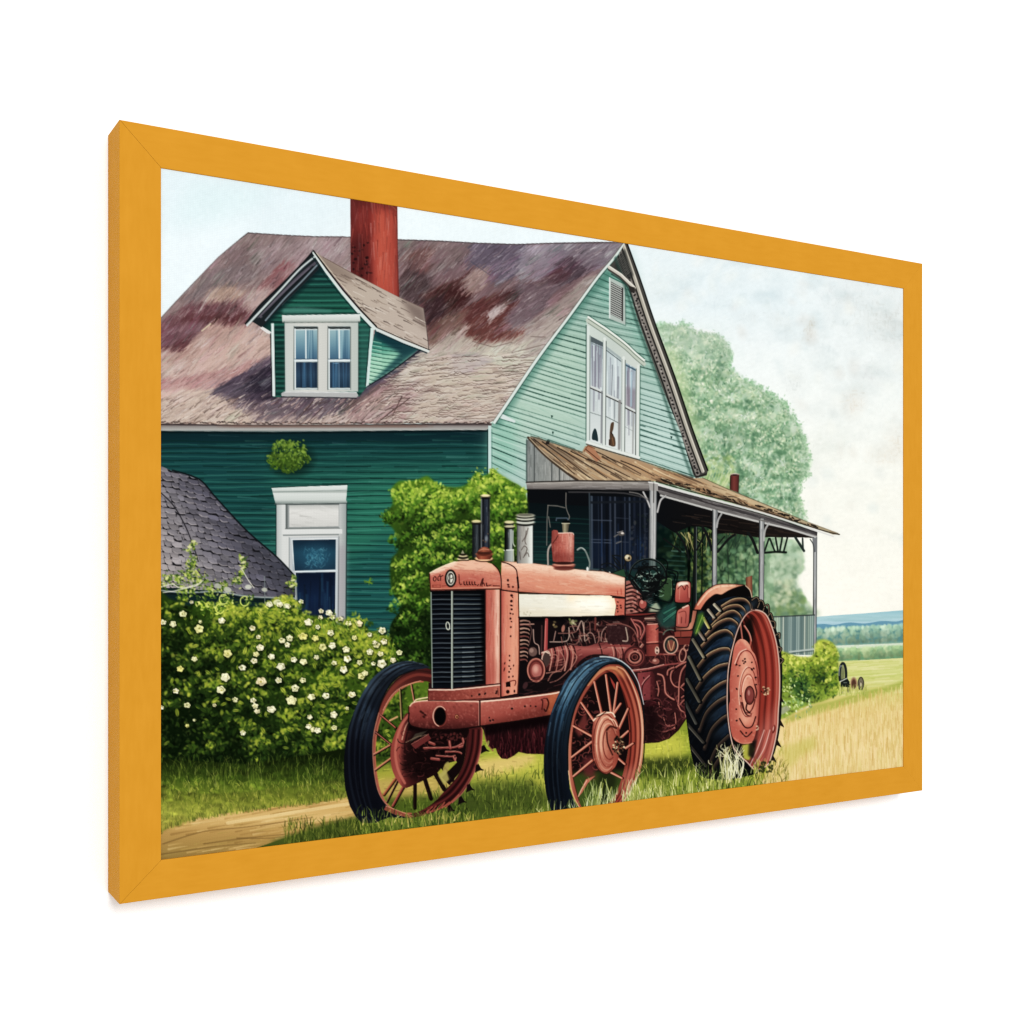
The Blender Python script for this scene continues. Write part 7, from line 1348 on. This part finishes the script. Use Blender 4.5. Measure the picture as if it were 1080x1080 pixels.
line([(589, 562.4), (603, 562), (605, 564)], .9, '#ecc3b4', .9, sm=True); line([(588.6, 565), (586, 569), (583, 573)], .9, '#4a1d18', .8, sm=True)
oval(594.6, 596.6, 12, 3.4, '#8a4a40', part=PART[0]); oval(594.6, 595.4, 11.6, 2, '#c78878'); oval(594.6, 594, 11, 1.5, '#2f1412', 0, .9); oval(595, 599.4, 11, 2.4, '#5d2a24', 0, .8)
line([(609, 580), (613, 578), (617, 580.6), (620, 587), (622, 594), (621, 601)], 1.8, '#77807a', sm=True); line([(609, 579.4), (613, 577.4), (617, 580)], .7, '#c0c6be', .8, sm=True); oval(619.6, 600, 1.2, 2.2, '#dfe0d8')

# ---- right front wheel
P(TR_ + 'front_wheel#2')
RIM2 = smooth([(646, 700.6), (638, 702), (630, 708), (622, 717), (614, 730), (607.6, 744), (602, 763), (599.2, 786), (599.4, 810), (601.6, 828), (606, 842), (613, 854), (622, 860), (640, 858), (655, 848), (664, 837.6), (672, 822), (676, 812), (678.4, 790), (678.8, 764), (675.6, 740), (668, 719), (658, 703.6), (652, 700.8)], True, 6)
IN2 = smooth([(645, 709), (638, 710), (631, 715), (622, 725), (614, 738), (607, 755), (603.6, 775), (602.6, 795), (603.4, 815), (606.4, 830), (611, 846), (618, 856), (632, 852), (646, 843), (654, 826), (659, 808), (662.6, 790), (663.6, 770), (661.6, 750), (656.6, 730), (651, 715)], True, 6)
with clip(mask(IN2)):
    poly(FULL, '#1b0d0e'); poly([(600, 815), (662, 812), (660, 865), (600, 865)], '#3c4d1b', .95, feather=2.5); poly([(600, 835), (662, 828), (660, 865), (600, 865)], '#4d5f24', .6, feather=5)
    for _ in range(130): x, y = rng.uniform(603, 630), rng.uniform(730, 812); a = rng.uniform(0, 360); r = rng.uniform(1, 5); line(ell(x, y, r, r, a, a + 120, 0, 7), rng.uniform(.6, 1.4), rng.choice(['#7a3a38', '#4d2022', '#a55a50', '#2a1012', '#8a4a44']), .7)
    poly([(606, 770), (618, 750), (620, 764), (611, 778)], '#7d3a36', .8, feather=1); poly([(614, 800), (626, 796), (628, 822), (616, 818)], '#6d2f30', .8, feather=2); poly([(632, 815), (648, 810), (650, 825), (640, 850), (630, 850)], '#232b12', .85, feather=2)
    for (ax, ay), (bx_, by) in (((628, 850), (634, 825)), ((632, 850), (636, 826)), ((643, 836), (638, 822)), ((640, 848), (645, 830))): line([(ax, ay), (bx_, by)], 1, '#b0b45a', .8)
poly(RIM2, lin((599, 0), (679, 0), (0, '#c07a62'), (.08, '#9c5344'), (.5, '#8a4336'), (.75, '#7d352a'), (.9, '#a0503f'), (1, '#c88a72')), holes=(IN2,))
with clip(mask(RIM2, holes=(IN2,))):
    ARC = [(648, 704), (656, 708), (664, 722), (671, 742), (674.6, 764), (674.4, 790), (671, 812), (664, 832), (655, 846)]
    for k, c, w in ((-2.6, '#d9a78e', 1.4), (-.4, '#5a1f18', 1.6), (2.2, '#b0634f', 2), (4.6, '#64241b', 2), (7, '#9a4536', 2), (9.4, '#4a1712', 1.8), (11, '#84382b', 1.4)): line([(x - k, y + k * .35) for x, y in ARC], w, c, .85, sm=True)
    poly([(655, 815), (672, 805), (668, 830), (655, 848)], '#c98273', .5, feather=4); line([(650, 704.6), (640, 705), (630, 711), (620, 722)], 3.2, '#c4825f', .8, sm=True); line([(646, 709), (636, 711.6), (626, 721), (616, 735)], 1.2, '#6d2c20', .9, sm=True); poly([(640, 703), (656, 704), (662, 716), (650, 711)], '#c98b5c', .6, feather=2)
line([(638, 710.4), (631, 715.4), (622, 725.4), (614, 738.4), (607.4, 755), (604, 775), (603, 795), (603.8, 815), (606.8, 830), (611, 845)], .8, '#4d1e16', .9, sm=True)
line([(633, 706), (622, 717), (614, 730), (607.6, 744), (602, 763), (599.4, 786), (599.6, 810), (601.8, 828), (606, 842), (612, 853)], 1, '#e0ac92', .85, sm=True)
def spoke(a, b, w=2.6, c='#b0604f'):
    line([(a[0] + .8, a[1]), (b[0] + .8, b[1])], w, '#2a0f0d', .9, w1=w * 1.25); line([a, b], w * .8, c, w1=w); line([(a[0] - .5, a[1]), (b[0] - .5, b[1])], w * .3, '#e5b09a', .9)
for a, b in (((626.8, 719), (634.4, 752)), ((639, 711.8), (644.4, 752)), ((651.4, 720), (647, 752)), ((654.6, 742), (647, 753)), ((662.4, 747.4), (653, 768)), ((613, 741), (627, 761)), ((604.7, 765.6), (624, 776.4)), ((602.9, 798.6), (624.6, 782)), ((604.7, 818.7), (624.6, 802)), ((656, 820.7), (643, 814)), ((659, 806), (651, 799)), ((667.6, 784), (660, 789)), ((662.6, 771), (656, 777))): spoke(a, b)
poly([(609.6, 841), (612, 834), (618, 822), (628, 818), (620, 826), (614, 836)], '#b56a58'); line([(610, 840), (613, 833), (619, 823)], .8, '#e3b29c'); poly([(643, 713), (649, 722), (648.6, 728), (645, 720)], '#a8453a', .9)
P(TR_ + 'front_wheel_hub#2')
HB2 = smooth([(627, 758), (632, 753), (638, 750.4), (645, 752), (648.6, 757), (652, 764), (653.6, 775), (653, 788), (652, 800), (648, 810), (640, 816), (632, 812), (626.6, 803), (624.4, 788), (624.4, 772)], True, 6)
poly(HB2, lin((624, 0), (654, 0), (0, '#7a352c'), (.15, '#b8705e'), (.35, '#cf8f7a'), (.55, '#c07a66'), (.8, '#a85b4b'), (1, '#7d382d')))
with clip(mask(HB2)):
    for rx, ry, cx, w, c in ((12.6, 31, 638.6, 1.2, '#6d2d24'), (11, 28, 640, 1.2, '#e6b59e'), (9.6, 25, 641, 1, '#7d3a2e'), (8.4, 21, 642, 1.4, '#dba48e'), (7, 17, 643, 1.2, '#6b2a22')): ring(cx, 784, rx, ry, w, c, 60, 330, alpha=.85)
    poly([(625, 795), (652, 795), (648, 815), (632, 815)], '#8a4034', .5, feather=4); poly([(640, 766), (650, 764), (653, 790), (646, 800), (640, 790)], '#8f4c3e', .6, feather=2); line([(640, 770), (644, 766), (650, 768)], 2, '#3f1812', .85, sm=True); line([(640, 772), (641, 784), (646, 796)], 1.6, '#3a1510', .8, sm=True)
    rust(mask(HB2), (624, 750, 654, 816), 120, ['#e6b9a4', '#8a4034', '#6b2a22'], 1, .35)
line([(626, 760), (630, 755.6), (636, 752.6), (645, 751.6), (648.6, 756)], 1.4, '#f0d0b8', .95, sm=True); line([(627, 757), (633, 755), (639, 751)], .9, '#2a100c', .9); line([(626.8, 803), (632, 812.4), (640, 816.4), (648, 810.4)], 1, '#3a1510', .9, sm=True); line([(643, 758), (648, 760), (651, 766)], 1.2, '#ebc1a9', .8, sm=True)
for _ in range(74):
    a = rng.uniform(0, 6.28); r = math.sqrt(rng.random()) * 7.4; oval(652.4 + r * math.cos(a) * .85, 786 + r * math.sin(a) * 1.25, rng.uniform(.6, 1.7), rng.uniform(.6, 1.6), rng.choice(['#17100d', '#3a251b', '#b79a78', '#6d4a36', '#d8c3a0', '#241812', '#8a5f48']), rng.uniform(0, 3), .95, part=PART[0])
P(TR_ + 'front_wheel_tyre#2')
T2 = [(666, 706), (658, 699), (650.7, 695), (641, 693), (632.6, 692.4), (625, 694), (617, 698), (609, 704), (602.4, 710), (596, 719), (590, 730.4), (585, 742), (580.6, 754), (577.6, 766), (575.4, 779), (574, 792), (573.6, 803), (574, 820), (576, 836), (579, 848), (583, 858), (600, 862), (614, 857), (606, 846), (601, 832), (599, 812), (599, 787), (602, 763), (607.6, 743), (618, 723), (632, 705.6), (642, 700), (652, 700)]
poly(T2, lin((574, 0), (650, 0), (0, '#16202e'), (.12, '#1e2d3f'), (.28, '#2c4a63'), (.5, '#2a4257'), (1, '#20303d')), n=4)
with clip(mask(T2)):
    poly([(573, 790), (600, 785), (602, 830), (615, 862), (573, 862)], '#0a0d17', .85, feather=12); poly([(590, 728), (610, 702), (633, 692), (660, 698), (640, 697), (618, 711), (600, 738), (594, 752)], '#6d91a8', .8, feather=3.5); poly([(618, 697), (636, 692), (655, 697), (640, 697)], '#a9c0cc', .7, feather=1.6)
    BT = [(650, 697), (637, 696.6), (622, 703), (609, 716), (599, 733), (591, 753), (586.6, 776), (585, 800), (586, 828), (590, 858)]
    for k, c, a in ((-8, '#2c4760', .5), (-5, '#0f1823', .6), (-2.4, '#5b7f99', .5), (0, '#0e1620', .75), (2.6, '#4a6c86', .6), (5.4, '#131d29', .6), (8, '#1a2836', .7), (-10.6, '#12202e', .5)): line([(x + k, y + k * .35) for x, y in BT], rng.uniform(1.2, 2.2), c, a, sm=True)
    for _ in range(150):
        i = rng.uniform(0, 8.9); q = int(i); f = i - q; x, y = lerp(BT[q][0], BT[q + 1][0], f) + rng.gauss(0, 7), lerp(BT[q][1], BT[q + 1][1], f) + rng.gauss(0, 3); dx, dy = BT[q + 1][0] - BT[q][0], BT[q + 1][1] - BT[q][1]; l = rng.uniform(.2, .6)
        line([(x, y), (x + dx * l, y + dy * l)], rng.uniform(.6, 1.3), rng.choice(['#7fa1b5', '#0a1018', '#2a4964', '#18243a']), .4 if y < 770 else .2)
with clip(mask(T2)):
    poly([(566, 775), (600, 768), (602, 830), (616, 868), (566, 868)], '#080b14', .7, feather=16); poly([(592, 770), (606, 738), (630, 706), (650, 700), (640, 704), (616, 730), (602, 765), (600, 800)], '#0d1219', .6, feather=3)
line([(652, 700), (642, 700.2), (632, 706), (618, 723.4), (607.6, 743.4), (602, 763), (599, 787), (599, 812)], 1.6, '#0d1014', .9, sm=True)
line([(633, 692.6), (643, 693), (652, 695.6), (660, 700.6), (667, 708), (674, 722), (679, 743)], 1.4, '#c3ccd0', .9, sm=True, w1=.8); line([(650, 698.4), (659, 703.6), (667, 715), (674, 730), (678.6, 750), (680, 770)], 2.4, '#14171b', .95, sm=True, w1=1.2)
line([(679.6, 760), (679.4, 790), (676.6, 812), (671, 828)], 1.1, '#1a100f', .9, sm=True)
# grass in front of the wheels
P('painted_meadow')
GL_ = ['#c9cc9a', '#a9b26a', '#dfe0bd', '#b3bd84', '#8d9a55']
blades([(rng.uniform(615, 700), rng.uniform(836, 862)) for _ in range(210)], GL_, 7, 18, .9, .2)
blades([(rng.uniform(565, 620), rng.uniform(850, 866)) for _ in range(50)], GL_ + G_M, 5, 11, .9)
blades([(rng.uniform(668, 770), rng.uniform(818, 850)) for _ in range(250)], GL_ + G_M, 7, 16, .9, .25)
blades([(rng.uniform(735, 800), rng.uniform(812, 832)) for _ in range(110)], ['#3b4a1c', '#2a3614', '#7d8a42', '#b5bb78'], 5, 12, .9, .3)
for _ in range(46):                               # dry weeds by the rear wheel
    x, y = rng.uniform(757, 782), rng.uniform(812, 826); h = rng.uniform(14, 34)
    line([(x, y), (x + rng.gauss(0, 2), y - h * .5), (x + rng.gauss(0, 5), y - h)], .9, rng.choice(['#e3deb8', '#cfcb9a', '#b0ae72', '#efe9cc']), .9, sm=True, w1=.5)
for _ in range(16): x, y = 765 + rng.gauss(0, 6), 797 + rng.gauss(0, 6); line(ell(x, y, rng.uniform(2, 4), rng.uniform(1.5, 3.5), rng.uniform(0, 360), rng.uniform(120, 300), 0, 8), .8, '#d9d4ac', .85)
blades([(rng.uniform(795, 832), rng.uniform(806, 830)) for _ in range(150)], ['#b7ad5c', '#8d9138', '#c9b871', '#5a621f', '#d9ca8c'], 4, 10, .9, .3)
specks([(rng.uniform(800, 815), rng.uniform(803, 815)) for _ in range(30)], 1.2, '#2f3716', .8)
blades([(rng.uniform(376, 520), rng.uniform(858, 890) - 0) for _ in range(330)], G_D + G_M + ['#8a9846', '#a3ab57'], 5, 12, .9, .3)
blades([(x, 872 - (x - 380) * .06 + rng.uniform(-4, 4)) for x in [rng.uniform(380, 500) for _ in range(90)]], ['#7d8a3c', '#c9bd7c', '#a09a50', '#53651f'], 5, 10, .9, .4)
P('')
# ------------------------------------------------ last glazes over the print --
def glaze(tops, mul=(1, 1, 1), con=1.0, mid=.5, grey=0.0):
    k = [i for i, n in enumerate(PARTS) if n.split('>')[0] in tops]
    m = blur(np.isin(IDM, k).astype(f32), .6)[..., None]
    g_ = (mid + (BUF - mid) * con) * np.asarray(mul, f32)
    g_ += (g_.mean(-1, keepdims=True) - g_) * grey
    BUF[:] = np.clip(BUF + (g_ - BUF) * m, 0, 1)
glaze(['painted_tractor'], (1.0, 1.005, .97), 1.06, .4)
glaze(['painted_tree'], (1.0, .97, .97), 1.12, .66, .22)
glaze(['painted_meadow', 'painted_track'], (1.03, .99, .9), 1.1, .45)
glaze(['painted_flowering_bush', 'painted_shrub', 'painted_hedge'], (1.05, 1.04, .9), 1.12, .35)
glaze(['painted_field'], (1.03, .99, .96))
warm = np.clip((np.arange(DH, dtype=f32) / SS + Y0 - 360) / 260, 0, 1)[:, None] * (np.isin(IDM, [0]))
BUF *= 1 + warm[..., None] * np.array([.012, .0, -.035], f32)
# ------------------------------------------------------------ the 3D scene --
import bpy, bmesh
WORLD, KEY, PAINT_GAIN = .83, 165, .80             # studio light; the print's whites reflect about nine tenths
S = bpy.context.scene
COL = S.collection
# The picture hangs on the wall: x along the wall, y into the wall, z up; metres.
# Origin: the near left front corner line of the frame, at eye height.
F_PX, CX, CY = 1270.0, 540.0, 588.5           # focal length and eye point of the drawing, in its units
TX, TZ = 0.8625, 0.5061                        # how the wall turns away from the eye
LX, LZ = -0.3, 0.9204
FRW, FRT, FRB, FRD = 0.8896, 0.3352, -0.2648, 0.040   # frame: width, top, bottom, depth
IL, IR, IT, IB = 0.0316, 0.8592, 0.3034, -0.2349      # sight edge of the rails
REC = 0.0012                                   # canvas set back from the frame face
def to_units(s, z, d):
    """drawing position of a point of the picture: s along, z up, d back from the frame face"""
    X = LX + TX * s - TZ * d; Z = LZ + TZ * s + TX * d
    return CX + F_PX * X / Z, CY - F_PX * z / Z

def principled(name, rough=.5, spec=.3):
    m = bpy.data.materials.new(name); m.use_nodes = True
    n = m.node_tree.nodes; b = n['Principled BSDF']
    b.inputs['Roughness'].default_value = rough; b.inputs['Specular IOR Level'].default_value = spec
    return m, n, m.node_tree.links, b

def link(name, me, mat, parent=None, loc=(0, 0, 0)):
    o = bpy.data.objects.new(name, me); COL.objects.link(o)
    if mat: me.materials.append(mat)
    o.location = loc
    if parent: o.parent = parent
    return o

# materials
def canvas_material():
    m, n, l, b = principled('printed canvas', .9, .02)
    at_ = n.new('ShaderNodeAttribute'); at_.attribute_name = 'paint'
    tc = n.new('ShaderNodeTexCoord'); mp = n.new('ShaderNodeMapping'); l.new(tc.outputs['Object'], mp.inputs['Vector'])
    mp.inputs['Scale'].default_value = (1, 1, 1)
    w1 = n.new('ShaderNodeTexWave'); w1.bands_direction = 'X'; w1.inputs['Scale'].default_value = 230; w1.inputs['Distortion'].default_value = .6
    w2 = n.new('ShaderNodeTexWave'); w2.bands_direction = 'Z'; w2.inputs['Scale'].default_value = 230; w2.inputs['Distortion'].default_value = .6
    l.new(mp.outputs['Vector'], w1.inputs['Vector']); l.new(mp.outputs['Vector'], w2.inputs['Vector'])
    mx = n.new('ShaderNodeMath'); mx.operation = 'MULTIPLY'; l.new(w1.outputs['Fac'], mx.inputs[0]); l.new(w2.outputs['Fac'], mx.inputs[1])
    bp = n.new('ShaderNodeBump'); bp.inputs['Strength'].default_value = .25; bp.inputs['Distance'].default_value = .0003
    l.new(mx.outputs[0], bp.inputs['Height']); l.new(bp.outputs['Normal'], b.inputs['Normal'])
    mr = n.new('ShaderNodeMapRange'); mr.inputs['To Min'].default_value = .95; mr.inputs['To Max'].default_value = 1.02; l.new(mx.outputs[0], mr.inputs['Value'])
    vm = n.new('ShaderNodeVectorMath'); vm.operation = 'SCALE'; l.new(at_.outputs['Color'], vm.inputs[0]); l.new(mr.outputs['Result'], vm.inputs['Scale'])
    l.new(vm.outputs['Vector'], b.inputs['Base Color'])
    return m

def wood_material(axis):
    m, n, l, b = principled('ochre painted wood ' + axis, .6, .03)
    tc = n.new('ShaderNodeTexCoord'); mp = n.new('ShaderNodeMapping'); l.new(tc.outputs['Object'], mp.inputs['Vector'])
    mp.inputs['Scale'].default_value = (30, 160, 160) if axis == 'along' else (160, 160, 30)
    t = n.new('ShaderNodeTexNoise'); t.inputs['Scale'].default_value = 1.6; t.inputs['Detail'].default_value = 5; l.new(mp.outputs['Vector'], t.inputs['Vector'])
    t2 = n.new('ShaderNodeTexNoise'); t2.inputs['Scale'].default_value = 38; t2.inputs['Detail'].default_value = 4; l.new(tc.outputs['Object'], t2.inputs['Vector'])
    ad = n.new('ShaderNodeMath'); ad.operation = 'ADD'; l.new(t.outputs['Fac'], ad.inputs[0]); l.new(t2.outputs['Fac'], ad.inputs[1])
    r = n.new('ShaderNodeValToRGB'); l.new(ad.outputs[0], r.inputs['Fac'])
    mr = n.new('ShaderNodeMapRange'); mr.inputs['From Min'].default_value = .7; mr.inputs['From Max'].default_value = 1.3; l.new(ad.outputs[0], mr.inputs['Value']); l.new(mr.outputs['Result'], r.inputs['Fac'])
    r.color_ramp.elements[0].color = WOOD0; r.color_ramp.elements[1].color = WOOD1
    l.new(r.outputs['Color'], b.inputs['Base Color'])
    bp = n.new('ShaderNodeBump'); bp.inputs['Strength'].default_value = .12; bp.inputs['Distance'].default_value = .0006; l.new(t.outputs['Fac'], bp.inputs['Height']); l.new(bp.outputs['Normal'], b.inputs['Normal'])
    return m
WOOD0, WOOD1 = (.538, .235, .0158, 1), (.572, .256, .02, 1)

def wall_material():
    m, n, l, b = principled('white plaster', .9, .1)
    tc = n.new('ShaderNodeTexCoord'); t = n.new('ShaderNodeTexNoise'); t.inputs['Scale'].default_value = 90; t.inputs['Detail'].default_value = 4; l.new(tc.outputs['Object'], t.inputs['Vector'])
    r = n.new('ShaderNodeValToRGB'); r.color_ramp.elements[0].color = (.94, .94, .938, 1); r.color_ramp.elements[1].color = (.965, .965, .963, 1); l.new(t.outputs['Fac'], r.inputs['Fac']); l.new(r.outputs['Color'], b.inputs['Base Color'])
    bp = n.new('ShaderNodeBump'); bp.inputs['Strength'].default_value = .03; bp.inputs['Distance'].default_value = .0004; l.new(t.outputs['Fac'], bp.inputs['Height']); l.new(bp.outputs['Normal'], b.inputs['Normal'])
    return m

def board_material():
    m, n, l, b = principled('brown backing card', .8, .2)
    t = n.new('ShaderNodeTexNoise'); t.inputs['Scale'].default_value = 120; r = n.new('ShaderNodeValToRGB'); r.color_ramp.elements[0].color = (.2, .13, .08, 1); r.color_ramp.elements[1].color = (.3, .2, .12, 1)
    l.new(t.outputs['Fac'], r.inputs['Fac']); l.new(r.outputs['Color'], b.inputs['Base Color'])
    return m

# wall
me = bpy.data.meshes.new('wall'); bm = bmesh.new()
bmesh.ops.create_cube(bm, size=1)
for v in bm.verts: v.co = (v.co.x * 16 + 1.5, v.co.y * .1 + .05, v.co.z * 9)
bm.to_mesh(me); bm.free()
w = link('wall', me, wall_material(), loc=(0, FRD + .0008, 0)); w['kind'] = 'structure'

# the picture
pic = bpy.data.objects.new('framed_picture', None); COL.objects.link(pic); pic.location = (FRW / 2, FRD, FRB); pic.empty_display_size = .1
pic['label'] = 'ochre wooden frame with a printed red tractor and green house, on the white wall'
pic['category'] = 'framed picture'
BASE = (-FRW / 2, -FRD, -FRB)

def rail(pts_out, pts_in, mat):
    """one mitred rail: outer edge and sight edge, in x and z, with softened arrises"""
    m = bpy.data.meshes.new('frame_rail'); b = bmesh.new()
    (a, d), (e, f) = pts_out, pts_in
    q = [a, d, f, e]
    front = [b.verts.new((x, 0, z)) for x, z in q]; back = [b.verts.new((x, FRD, z)) for x, z in q]
    b.faces.new(front); b.faces.new(back[::-1])
    for i in range(4): b.faces.new((front[i], back[i], back[(i + 1) % 4], front[(i + 1) % 4]))
    bmesh.ops.recalc_face_normals(b, faces=b.faces)
    long_edges = [ed for ed in b.edges if {ed.verts[0], ed.verts[1]} in ({front[0], front[1]}, {front[2], front[3]})]
    bmesh.ops.bevel(b, geom=long_edges, offset=.0009, segments=2, profile=.6, affect='EDGES')
    b.to_mesh(m); b.free()
    for p in m.polygons: p.use_smooth = False
    return link('frame_rail', m, mat, pic, BASE)
along, up = wood_material('along'), wood_material('upright')
g, h = .00013, .00003                           # hairlines at the mitres, a touch open on the left
rail([(g, FRT), (FRW - h, FRT)], [(IL + g, IT), (IR - h, IT)], along)
rail([(g * .8, FRB), (FRW - h, FRB)], [(IL + g * .8, IB), (IR - h, IB)], along)
rail([(0, FRB + g), (0, FRT - g)], [(IL, IB + g), (IL, IT - g)], up)
rail([(FRW, FRB + h), (FRW, FRT - h)], [(IR, IB + h), (IR, IT - h)], up)

m = bpy.data.meshes.new('backing_board'); b = bmesh.new(); bmesh.ops.create_cube(b, size=1)
for v in b.verts: v.co = ((IL + IR) / 2 + v.co.x * (IR - IL - .0004), .03 + v.co.y * .004, (IT + IB) / 2 + v.co.z * (IT - IB - .0004))
b.to_mesh(m); b.free(); link('backing_board', m, board_material(), pic, BASE)

# canvas: a fine flat sheet carrying the paint, cut along the outlines of what is painted on it
NXQ, NZQ = 1360, 884
E = .0004                                      # the canvas runs a hair under the rails
gs = np.linspace(IL - E, IR + E, NXQ + 1); gz = np.linspace(IT + E, IB - E, NZQ + 1)
GS, GZ = np.meshgrid(gs, gz)
def sample(A, px, py, nearest=False):
    u = np.clip((px - X0) * SS - .5, 0, DW - 1.001); v = np.clip((py - Y0) * SS - .5, 0, DH - 1.001)
    if nearest: return A[(v + .5).astype(int), (u + .5).astype(int)]
    i, j = u.astype(int), v.astype(int); fu, fv = (u - i)[..., None], (v - j)[..., None]
    return (A[j, i] * (1 - fu) + A[j, i + 1] * fu) * (1 - fv) + (A[j + 1, i] * (1 - fu) + A[j + 1, i + 1] * fu) * fv
PX, PY = to_units(GS, GZ, REC)
paint = np.clip(sample(BUF, PX, PY), 0, 1); paint = paint - .04 * np.sin(2 * np.pi * paint); paint = np.clip(paint * .85 + .15 * (paint @ np.array([.3, .59, .11]))[..., None], 0, 1)   # the printer's contrast
lin_ = np.where(paint <= .04045, paint / 12.92, ((paint + .055) / 1.055) ** 2.4) * PAINT_GAIN
fx, fz = np.meshgrid((gs[:-1] + gs[1:]) / 2, (gz[:-1] + gz[1:]) / 2)
FID = sample(IDM, *to_units(fx, fz, REC), nearest=True)
best = np.zeros(FID.shape, f32); ids = np.zeros(FID.shape, np.int16)   # smooth the outlines, drop crumbs
def blur_cells(m, r):
    for _ in range(2):
        for ax in (0, 1):
            p = np.pad(m, [(r + 1, r) if a == ax else (0, 0) for a in (0, 1)], mode='edge'); c = np.cumsum(p, axis=ax); n = m.shape[ax]; k = 2 * r + 1
            m = (np.take(c, range(k, k + n), ax) - np.take(c, range(0, n), ax)) / k
    return m
for k in range(len(PARTS)):
    bl = blur_cells((FID == k).astype(np.float64), 2)
    up_ = bl > best; ids[up_] = k; best[up_] = bl[up_]
cm = canvas_material()
CV, RV = np.meshgrid(np.arange(NXQ), np.arange(NZQ))
A0 = RV * (NXQ + 1) + CV
quads = np.stack([A0, A0 + NXQ + 1, A0 + NXQ + 2, A0 + 1], -1).reshape(-1, 4)
allco = np.stack([GS, np.full(GS.shape, REC), GZ], -1).reshape(-1, 3)
allcol = np.concatenate([lin_, np.ones(lin_.shape[:2] + (1,))], -1).reshape(-1, 4)
flat = ids.reshape(-1)
def sheet(name, sel, parent):
    q = quads[sel]
    used, inv = np.unique(q, return_inverse=True); inv = inv.reshape(-1, 4)
    me = bpy.data.meshes.new(name); me.vertices.add(len(used)); me.loops.add(inv.size); me.polygons.add(len(inv))
    me.vertices.foreach_set('co', allco[used].astype(f32).ravel())
    me.loops.foreach_set('vertex_index', inv.astype(np.int32).ravel())
    me.polygons.foreach_set('loop_start', np.arange(0, inv.size, 4, dtype=np.int32))
    me.update(calc_edges=True)
    a = me.color_attributes.new('paint', 'FLOAT_COLOR', 'POINT'); a.data.foreach_set('color', allcol[used].astype(f32).ravel())
    return link(name, me, cm, parent)
LABELS = {'painted_house': 'weathered green clapboard farmhouse painted on the canvas', 'painted_tractor': 'rusty red vintage tractor painted on the canvas', 'painted_tree': 'pale green leafy tree painted behind the house',
    'painted_flowering_bush': 'dark green bush with cream white flowers painted at the left', 'painted_shrub': 'bright green shrub painted behind the tractor', 'painted_shed': 'low shed with a grey shingle roof painted at the left edge'}
made = {}
canvas = sheet('canvas_print', flat == 0, pic); canvas.location = BASE
for k, nm in enumerate(PARTS):
    if not k or not (flat == k).any(): continue
    top, _, sub = nm.partition('>')
    if not sub:
        o = sheet(top, flat == k, pic); o.location = BASE; made[top] = o
        if top in LABELS: o['label'] = LABELS[top]
for k, nm in enumerate(PARTS):
    top, _, sub = nm.partition('>')
    if k and sub and (flat == k).any(): sheet(sub.split('#')[0], flat == k, made[top])
bpy.context.view_layer.update()

# light: soft studio white all round and one large softbox to the upper left
wd = bpy.data.worlds.new('World'); S.world = wd; wd.use_nodes = True
bg = wd.node_tree.nodes['Background']; bg.inputs['Color'].default_value = (1, 1, 1, 1); bg.inputs['Strength'].default_value = WORLD
def softbox(name, loc, target, size, power, col=(1, 1, 1)):
    ld = bpy.data.lights.new(name, 'AREA'); ld.shape = 'RECTANGLE'; ld.size, ld.size_y = size; ld.energy = power; ld.color = col
    o = bpy.data.objects.new(name, ld); COL.objects.link(o); o.location = loc
    from mathutils import Vector
    o.rotation_euler = (Vector(target) - Vector(loc)).to_track_quat('-Z', 'Y').to_euler()
    return o
softbox('softbox', (-.25, -5.2, 1.8), (.4, 0, 0), (1.4, 1.4), KEY)

# camera
cd = bpy.data.cameras.new('Camera'); cam = bpy.data.objects.new('Camera', cd); COL.objects.link(cam)
cd.sensor_width = 36; cd.lens = 36 * F_PX / 1080; cd.shift_y = (CY - 540) / 1080; cd.clip_start = .01; cd.clip_end = 100
cam.location = (-(LX * TX + LZ * TZ), -(-LX * TZ + LZ * TX), 0)
cam.rotation_euler = (math.radians(90), 0, -math.atan2(TZ, TX))
S.camera = cam
S.view_settings.view_transform = 'Standard'; S.view_settings.look = 'None'; S.view_settings.exposure = 0; S.view_settings.gamma = 1
S.cycles.use_denoising = False; S.cycles.max_bounces = 6
S.cycles.filter_width = 1.3
